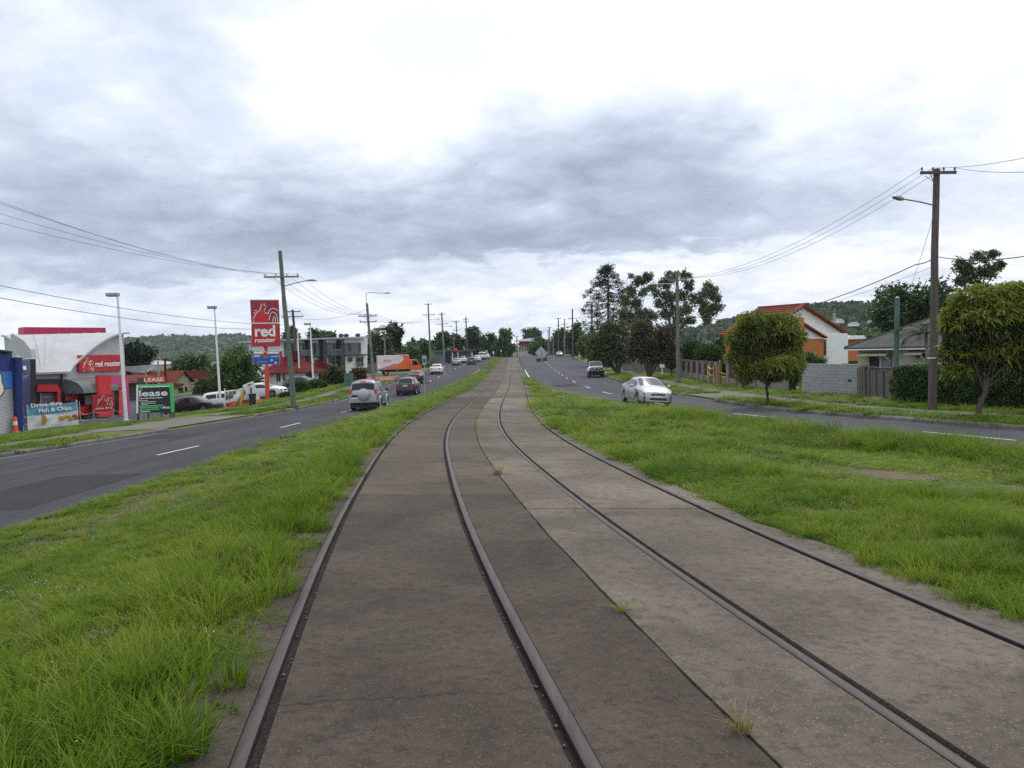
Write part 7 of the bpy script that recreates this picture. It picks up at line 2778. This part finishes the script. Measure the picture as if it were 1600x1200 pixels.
palm('palm with arching fronds above the tree at the right edge', toY(gp(1575, 625), 44), at(1570, 455, 44), 11, 2.0, 3)
palm('feathery palm standing before the grey cottage roof', toY(gp(1445, 615), 38.5), at(1447, 520, 38.5), 9, 1.9, 5, 'leaf_olive', .09)
palm('grey green palm tucked between the bunya pine and broad gum', toY(gp(1003, 580), 104), at(1003, 490, 104), 12, 2.6, 7, 'leaf_gum')
palm('palm rising from the dark trees behind the apartment block', toY(gp(602, 590), 140), at(600, 515, 140), 12, 3.0, 9, 'leaf_mid')

# trees right, behind the cottage
b_ = toY(gp(1420, 600), 78)
tree('massed dark green tree behind the grey cottage roof', b_, rblobs(78, 1358, 440, 1500, 545, 22, 31), 20000, .42, 'leaf_dark', .35, .45, seed=31, sub=12)
b_ = toY(gp(1535, 600), 60)
tree('open gum with grey leaves above the hedge tree', b_, pblobs(60, [(1505, 415, 16, 14), (1530, 402, 16, 10), (1550, 398, 12, 8), (1515, 430, 18, 14), (1540, 425, 20, 14), (1500, 440, 12, 10), (1560, 415, 10, 10), (1525, 448, 22, 10)]),
     7000, .22, 'leaf_gum', .2, .5, 'gum_tree', 'bark', 32, sub=12, spread=.3)
b_ = toY(gp(1262, 605), 55)
tree('leafy shrub showing above the block wall', b_, pblobs(55, [(1262, 560, 16, 12), (1280, 565, 14, 9), (1246, 556, 12, 14), (1240, 580, 10, 22)]), 2600, .2, 'leaf_mid', .06, .4, 'shrub', seed=33)
b_ = gp(1252, 611)
tree('dark shrub in the gap left of the block wall', b_ + Vector((-.6, .4, 0)), pblobs(b_.y + .4, [(1240, 595, 10, 14), (1246, 585, 7, 16), (1236, 605, 7, 8)]), 1500, .15, 'leaf_dark', .05, .4, 'shrub', seed=34)
b_ = toY(gp(1385, 614), 40.0)
tree('tangled shrub climbing over the timber gate end', b_, pblobs(37.6, [(1408, 590, 12, 16), (1400, 605, 10, 18), (1425, 582, 12, 8)]), 2200, .13, 'leaf_hedge', .05, .4, 'shrub', seed=35)
for i, (px0, py0, px1, py1, Y_, lm, lab) in enumerate(((1030, 525, 1075, 580, 100, 'leaf_mid', 'green tree behind the green pole and low roof'), (1115, 525, 1145, 570, 130, 'leaf_dark', 'dark tree behind the flat metal roofs'),
                                                       (1070, 540, 1110, 566, 118, 'leaf_mid', 'low green tree above the pale flat roof'), (1350, 520, 1400, 560, 90, 'leaf_mid', 'green trees between the orange house and the cottage'),
                                                       (885, 500, 912, 555, 215, 'leaf_dark', 'rounded dark tree behind the far right poles'), (905, 520, 935, 560, 190, 'leaf_mid', 'leafy tree behind the phone booth'),
                                                       (862, 515, 888, 556, 260, 'leaf_dark', 'dark trees at the crest right of the road'), (817, 512, 845, 535, 330, 'leaf_dark', 'dark tree crown above the white-roofed hall'),
                                                       (826, 530, 858, 556, 255, 'leaf_mid', 'yellow green tree in front of the hall'), (772, 515, 806, 560, 240, 'leaf_mid', 'rounded green tree left of the hall'),
                                                       (722, 508, 752, 560, 235, 'leaf_dark', 'tall ragged gum above the far left cars'), (745, 520, 775, 560, 250, 'leaf_dark', 'dark tree beside the far median signs'),
                                                       (636, 525, 676, 580, 185, 'leaf_dark', 'dark tree behind the orange truck cab'), (670, 518, 705, 570, 195, 'leaf_dark', 'dark tree behind the tallest far pole'),
                                                       (700, 522, 722, 550, 215, 'leaf_dark', 'tree above the corner shop roof'),
                                                       (570, 520, 615, 600, 150, 'leaf_dark', 'large dark tree behind the delivery truck'), (605, 505, 630, 560, 155, 'leaf_bunya', 'taller ragged dark tree above the delivery truck'),
                                                       (606, 542, 662, 592, 150, 'leaf_dark', 'low dark tree right behind the truck'),
                                                       (480, 515, 528, 545, 160, 'leaf_gum', 'flat-topped tree behind the apartment roof'), (438, 510, 470, 545, 150, 'leaf_gum', 'tree behind the leaning green pole'),
                                                       (325, 548, 408, 632, 92, 'leaf_mid', 'big dark green tree behind the pylon sign'), (185, 532, 240, 590, 100, 'leaf_bunya', 'very dark tree behind the restaurant'),
                                                       (265, 555, 340, 600, 135, 'leaf_dark', 'dark trees behind the cream house'), (305, 590, 330, 630, 90, 'leaf_olive', 'yellowish shrubby tree beside the cream house'),
                                                       (505, 575, 545, 606, 95, 'leaf_olive', 'garden shrubs at the corner of the white house'), (548, 575, 575, 604, 108, 'leaf_rust', 'brownish shrub below the apartment block'))):
    b_ = toY(gp((px0 + px1) / 2, 600), Y_)
    if at((px0 + px1) / 2, py1, Y_).z < b_.z:
        b_.z = min(b_.z, at((px0 + px1) / 2, py1, Y_).z)
    area = (px1 - px0) * (py1 - py0)
    tree(lab, b_, rblobs(Y_, px0, py0, px1, py1, 18 if area > 900 else 12, 60 + i, .40), int(2600 + area * 2.2), min(.9, .0045 * Y_), lm, max(.12, .0022 * Y_), .5, seed=60 + i, sub=10, spread=.34)


# clipped bushes, hedge
def clipped(name, label, c, rad, n, size, lm, seed, cat='bush', base=None, extra=None):
    """dense clipped shrub: a dark core under a skin of small leaves, on a short stem"""
    base = Vector(base)
    root = thing(name, label, cat, base)
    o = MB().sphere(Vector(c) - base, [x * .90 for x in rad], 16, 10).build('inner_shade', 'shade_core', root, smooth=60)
    r = np.random.default_rng(seed)
    d = r.normal(size=(n, 3))
    d /= np.linalg.norm(d, axis=1, keepdims=True)
    lump = 1 + .05 * np.sin(d[:, 0] * 7 + seed) * np.cos(d[:, 2] * 6)
    P = np.array(Vector(c) - base) + d * np.array(rad) * (lump * r.normal(.96, .035, n))[:, None]
    t = d + r.normal(size=(n, 3)) * .7
    t /= np.linalg.norm(t, axis=1, keepdims=True)
    s_ = np.cross(t, r.normal(size=(n, 3)))
    s_ /= np.linalg.norm(s_, axis=1, keepdims=True)
    L = size * r.uniform(.6, 1.3, n)[:, None]
    V = np.stack([P - t * L * .3, P + s_ * L * .3, P + t * L * .7, P - s_ * L * .3], 1).reshape(-1, 3)
    link('crown', fast_mesh('crown', V, np.arange(4 * n).reshape(n, 4), r.uniform(0, 1, n)), lm, root)
    MB().tube([(0, 0, -.1), (Vector(c) - base) * .8], .06, 6).build('stem', 'bark', root)
    return root


for i, (px_, py_, hw, hh, Y_, lm, lab) in enumerate(((1083, 553, 16, 20, 76, 'leaf_hedge', 'large clipped round bush behind the pier fence, leftmost'), (1098, 554, 14, 15, 73, 'leaf_hedge', 'middle one of the clipped round bushes behind the pier fence'),
                                                     (1107, 554, 19, 15, 70, 'leaf_hedge', 'nearest clipped round bush behind the pier fence'), (1049, 564, 11, 12, 78, 'leaf_yellow', 'golden yellow clipped bush left of the green pole'),
                                                     (1136, 570, 10, 16, 72, 'leaf_dark', 'dark bush in the gap behind the orange barrier'),
                                                     (470, 607, 14, 11, 82, 'leaf_hedge', 'clipped green bush before the white house, nearer the pole'), (495, 604, 16, 11, 86, 'leaf_hedge', 'clipped green bush around the white lamp post'),
                                                     (478, 617, 14, 5, 80, 'leaf_hedge', 'low spreading bush on the grass bank'), (505, 612, 16, 6, 86, 'leaf_hedge', 'low spreading bush right of the lamp post'),
                                                     (447, 618, 10, 4, 74, 'leaf_dark', 'low dark groundcover at the foot of the pylon sign'))):
    c = at(px_, py_, Y_)
    k = Y_ / F_PX
    b_ = toY(gp(px_, 600), Y_)
    b_.z = min(b_.z, c.z - hh * k * .8)
    clipped('clipped_bush', lab, c, (hw * k, hw * k * .9, hh * k), 2600, .0030 * Y_, lm, 80 + i, base=b_)

A, Bv = toY(gp(1397, 631), 36.4), toY(gp(1640, 643), 29.0)
root = thing('hedge', 'long dark clipped hedge along the cottage frontage', 'hedge', (A + Bv) / 2)
f = Face(A, Bv, root)
hz = f.uz(1500, 578)[1]
dpt = 1.1
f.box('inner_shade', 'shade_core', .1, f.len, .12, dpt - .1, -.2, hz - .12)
n_ = 26000
r = np.random.default_rng(9)
u = r.uniform(0, f.len, n_)
which = r.uniform(0, 1, n_)
zz = r.uniform(-.05, 1, n_) * hz
yy = r.normal(.05, .05, n_)
topm = which < .3
yy[topm] = r.uniform(0, dpt, topm.sum())
zz[topm] = hz + r.normal(0, .04, topm.sum())
zz += .06 * np.sin(u * 1.7) * (zz > hz * .6)
yy += .07 * np.sin(u * 2.3 + zz * 3) + .04 * np.sin(u * 5.1 - zz * 4)
P = np.stack([u, yy, zz], 1)
mm = np.array(f.m)
P = P @ mm[:3, :3].T + mm[:3, 3]
t = r.normal(size=(n_, 3)) + np.array([0, -.6, .5])
t /= np.linalg.norm(t, axis=1, keepdims=True)
s_ = np.cross(t, r.normal(size=(n_, 3)))
s_ /= np.linalg.norm(s_, axis=1, keepdims=True)
L = .085 * r.uniform(.6, 1.4, n_)[:, None]
V = np.stack([P - t * L * .3, P + s_ * L * .32, P + t * L * .7, P - s_ * L * .32], 1).reshape(-1, 3)
link('foliage', fast_mesh('foliage', V, np.arange(4 * n_).reshape(n_, 4), r.uniform(0, 1, n_)), 'leaf_hedge', root)

# ------------------------------------------------------------------ hills and the woods below them
mat('hill_forest', (.020, .036, .016), .95, (.045, .066, .028), .012, 8, space='World', lo=.4, hi=.6)


def hill(name, Y, outline, depth, seed, nleaf, size):
    rr = np.random.default_rng(seed)
    px = np.array([o_[0] for o_ in outline], float)
    py = np.array([o_[1] for o_ in outline], float)
    xs = np.linspace(px[0], px[-1], 160)
    ys = np.interp(xs, px, py) + 5 + np.convolve(rr.normal(0, 1.0, 160), np.ones(7) / 7, 'same')
    V, rows = [], 9
    top = np.array([list(at(a, b__, Y)) for a, b__ in zip(xs, ys)])
    for j in range(rows + 1):
        t = j / rows
        W = top.copy()
        W[:, 1] = Y - depth * (1 - t) if True else 0
        W[:, 0] = top[:, 0] * (W[:, 1] / Y) ** .2
        hgt = top[:, 2] + 3
        W[:, 2] = -3 + hgt * S01(t) ** .8 * (1 + .05 * np.sin(xs * .05 + j * 1.3) * (1 - t))
        V.append(W)
    back = top.copy()
    back[:, 1] = Y + depth
    back[:, 2] = -3
    V.append(back)
    V = np.concatenate(V)
    k = len(xs)
    i = np.arange((rows + 1) * k).reshape(rows + 1, k)[:, :-1].ravel()
    o = link(name, fast_mesh(name, V, np.stack([i, i + 1, i + k + 1, i + k], 1), smooth=True), 'hill_forest')
    tag(o, kind='structure')
    # tree crowns clothing the slope
    G_ = V[:(rows + 1) * k].reshape(rows + 1, k, 3)
    n_ = nleaf
    a, b__ = rr.uniform(0, rows - .01, n_), rr.uniform(0, k - 1.01, n_)
    ia, ib = a.astype(int), b__.astype(int)
    fa, fb_ = (a - ia)[:, None], (b__ - ib)[:, None]
    C = (G_[ia, ib] * (1 - fa) + G_[ia + 1, ib] * fa) * (1 - fb_) + (G_[ia, ib + 1] * (1 - fa) + G_[ia + 1, ib + 1] * fa) * fb_
    rad = size * rr.uniform(.6, 1.4, n_)
    m = 14
    d = rr.normal(size=(n_, m, 3))
    d /= np.linalg.norm(d, axis=2, keepdims=True)
    d[:, :, 2] = np.abs(d[:, :, 2])
    Pp = (C[:, None, :] + d * rad[:, None, None]).reshape(-1, 3)
    N = len(Pp)
    t = rr.normal(size=(N, 3))
    t /= np.linalg.norm(t, axis=1, keepdims=True)
    s_ = np.cross(t, rr.normal(size=(N, 3)))
    s_ /= np.linalg.norm(s_, axis=1, keepdims=True)
    L = np.repeat(rad, m)[:, None] * .75
    VV = np.stack([Pp - t * L, Pp + s_ * L * .8, Pp + t * L, Pp - s_ * L * .8], 1).reshape(-1, 3)
    w_ = link('forest', fast_mesh('forest', VV, np.arange(4 * N).reshape(N, 4), np.repeat(rr.uniform(0, 1, n_), m)), 'leaf_far')
    return w_


w_ = hill('hill', 1500, [(40, 560), (120, 548), (180, 540), (215, 533), (250, 530), (285, 528), (320, 531), (345, 533), (365, 527), (378, 525), (395, 528), (430, 536), (480, 545), (560, 556), (640, 562)], 600, 2, 5200, 6.5)
tag(w_, 'forest cover on the distant blue-green hills to the left', 'forest', kind='stuff')
w_ = hill('hill', 620, [(1060, 525), (1120, 508), (1150, 502), (1190, 496), (1240, 484), (1290, 480), (1330, 484), (1380, 492), (1450, 500), (1560, 510), (1700, 520)], 260, 3, 4200, 3.6)
tag(w_, 'forest cover on the hill behind the orange brick house', 'forest', kind='stuff')


def wood(label, Y, spec, n_, size, lm, seed):
    C = [list(at(a, b__, Y + random.uniform(-15, 15))) for a, b__, *_ in spec]
    Rr = [[h_ * Y / F_PX * 1.3, 8, v_ * Y / F_PX * 1.2] for _, _, h_, v_ in spec]
    V, Fq, tn = leaves(C, Rr, n_, size, seed, .6, 0, .5, sub=14, spread=.34)
    tag(link('distant_wood', fast_mesh('distant_wood', V, Fq, tn), lm), label, 'wood', kind='stuff')


wood('mass of far trees below the left hills', 330, [(x, 583 + random.uniform(-6, 6), 18, 9) for x in range(120, 440, 14)] + [(x, 594, 20, 12) for x in range(120, 440, 18)], 14000, 1.6, 'leaf_far', 41)
wood('dark belt of far trees behind the left road', 300, [(x, 555 + random.uniform(-6, 4), 16, 10) for x in range(550, 860, 10)] + [(x, 568, 18, 12) for x in range(540, 720, 14)], 14000, 1.3, 'leaf_dark', 42)
wood('belt of far trees behind the right-hand houses', 280, [(x, 548 + random.uniform(-8, 6), 18, 12) for x in range(840, 1180, 14)] + [(x, 562, 18, 12) for x in range(860, 1180, 14)], 14000, 1.3, 'leaf_mid', 43)
wood('green belt of trees below the right hill', 200, [(x, 535 + random.uniform(-8, 6), 16, 12) for x in range(1130, 1420, 14)] + [(x, 555, 18, 12) for x in range(1130, 1420, 14)], 14000, 1.0, 'leaf_far', 44)
# pale houses dotted on the right hill
for i, (px_, py_) in enumerate(((1372, 500), (1388, 506), (1394, 512), (1316, 500), (1340, 505))):
    A = at(px_ - 3, py_ + 3, 380 + 8 * i)
    Bv = at(px_ + 3, py_ + 3, 384 + 8 * i)
    gable_house('house', ('tiny pale house high on the wooded right hill', 'tiny pale house lower on the right hill, second down', 'tiny pale house lowest on the right hill', 'tiny house on the hill above the white gable', 'tiny house on the hill right of the white gable')[i],
                A, Bv, 4, .9, 1.7, 'wall_white', 'roof_grey_pale', .2)

# ------------------------------------------------------------------ moist air: far things fade a little
hz = MB().box(-2300, 2300, -120, 2250, -8, 190).build('haze', None)
hm = bpy.data.materials.new('haze')
hm.use_nodes = True
hm.node_tree.nodes.remove(hm.node_tree.nodes['Principled BSDF'])
pv = hm.node_tree.nodes.new('ShaderNodeVolumePrincipled')
pv.inputs['Color'].default_value = (.78, .87, .98, 1)
pv.inputs['Density'].default_value = .00013
hm.node_tree.links.new(pv.outputs[0], hm.node_tree.nodes['Material Output'].inputs['Volume'])
hz.data.materials.append(hm)
tag(hz, 'thin moist air over the whole place', 'haze', kind='stuff')
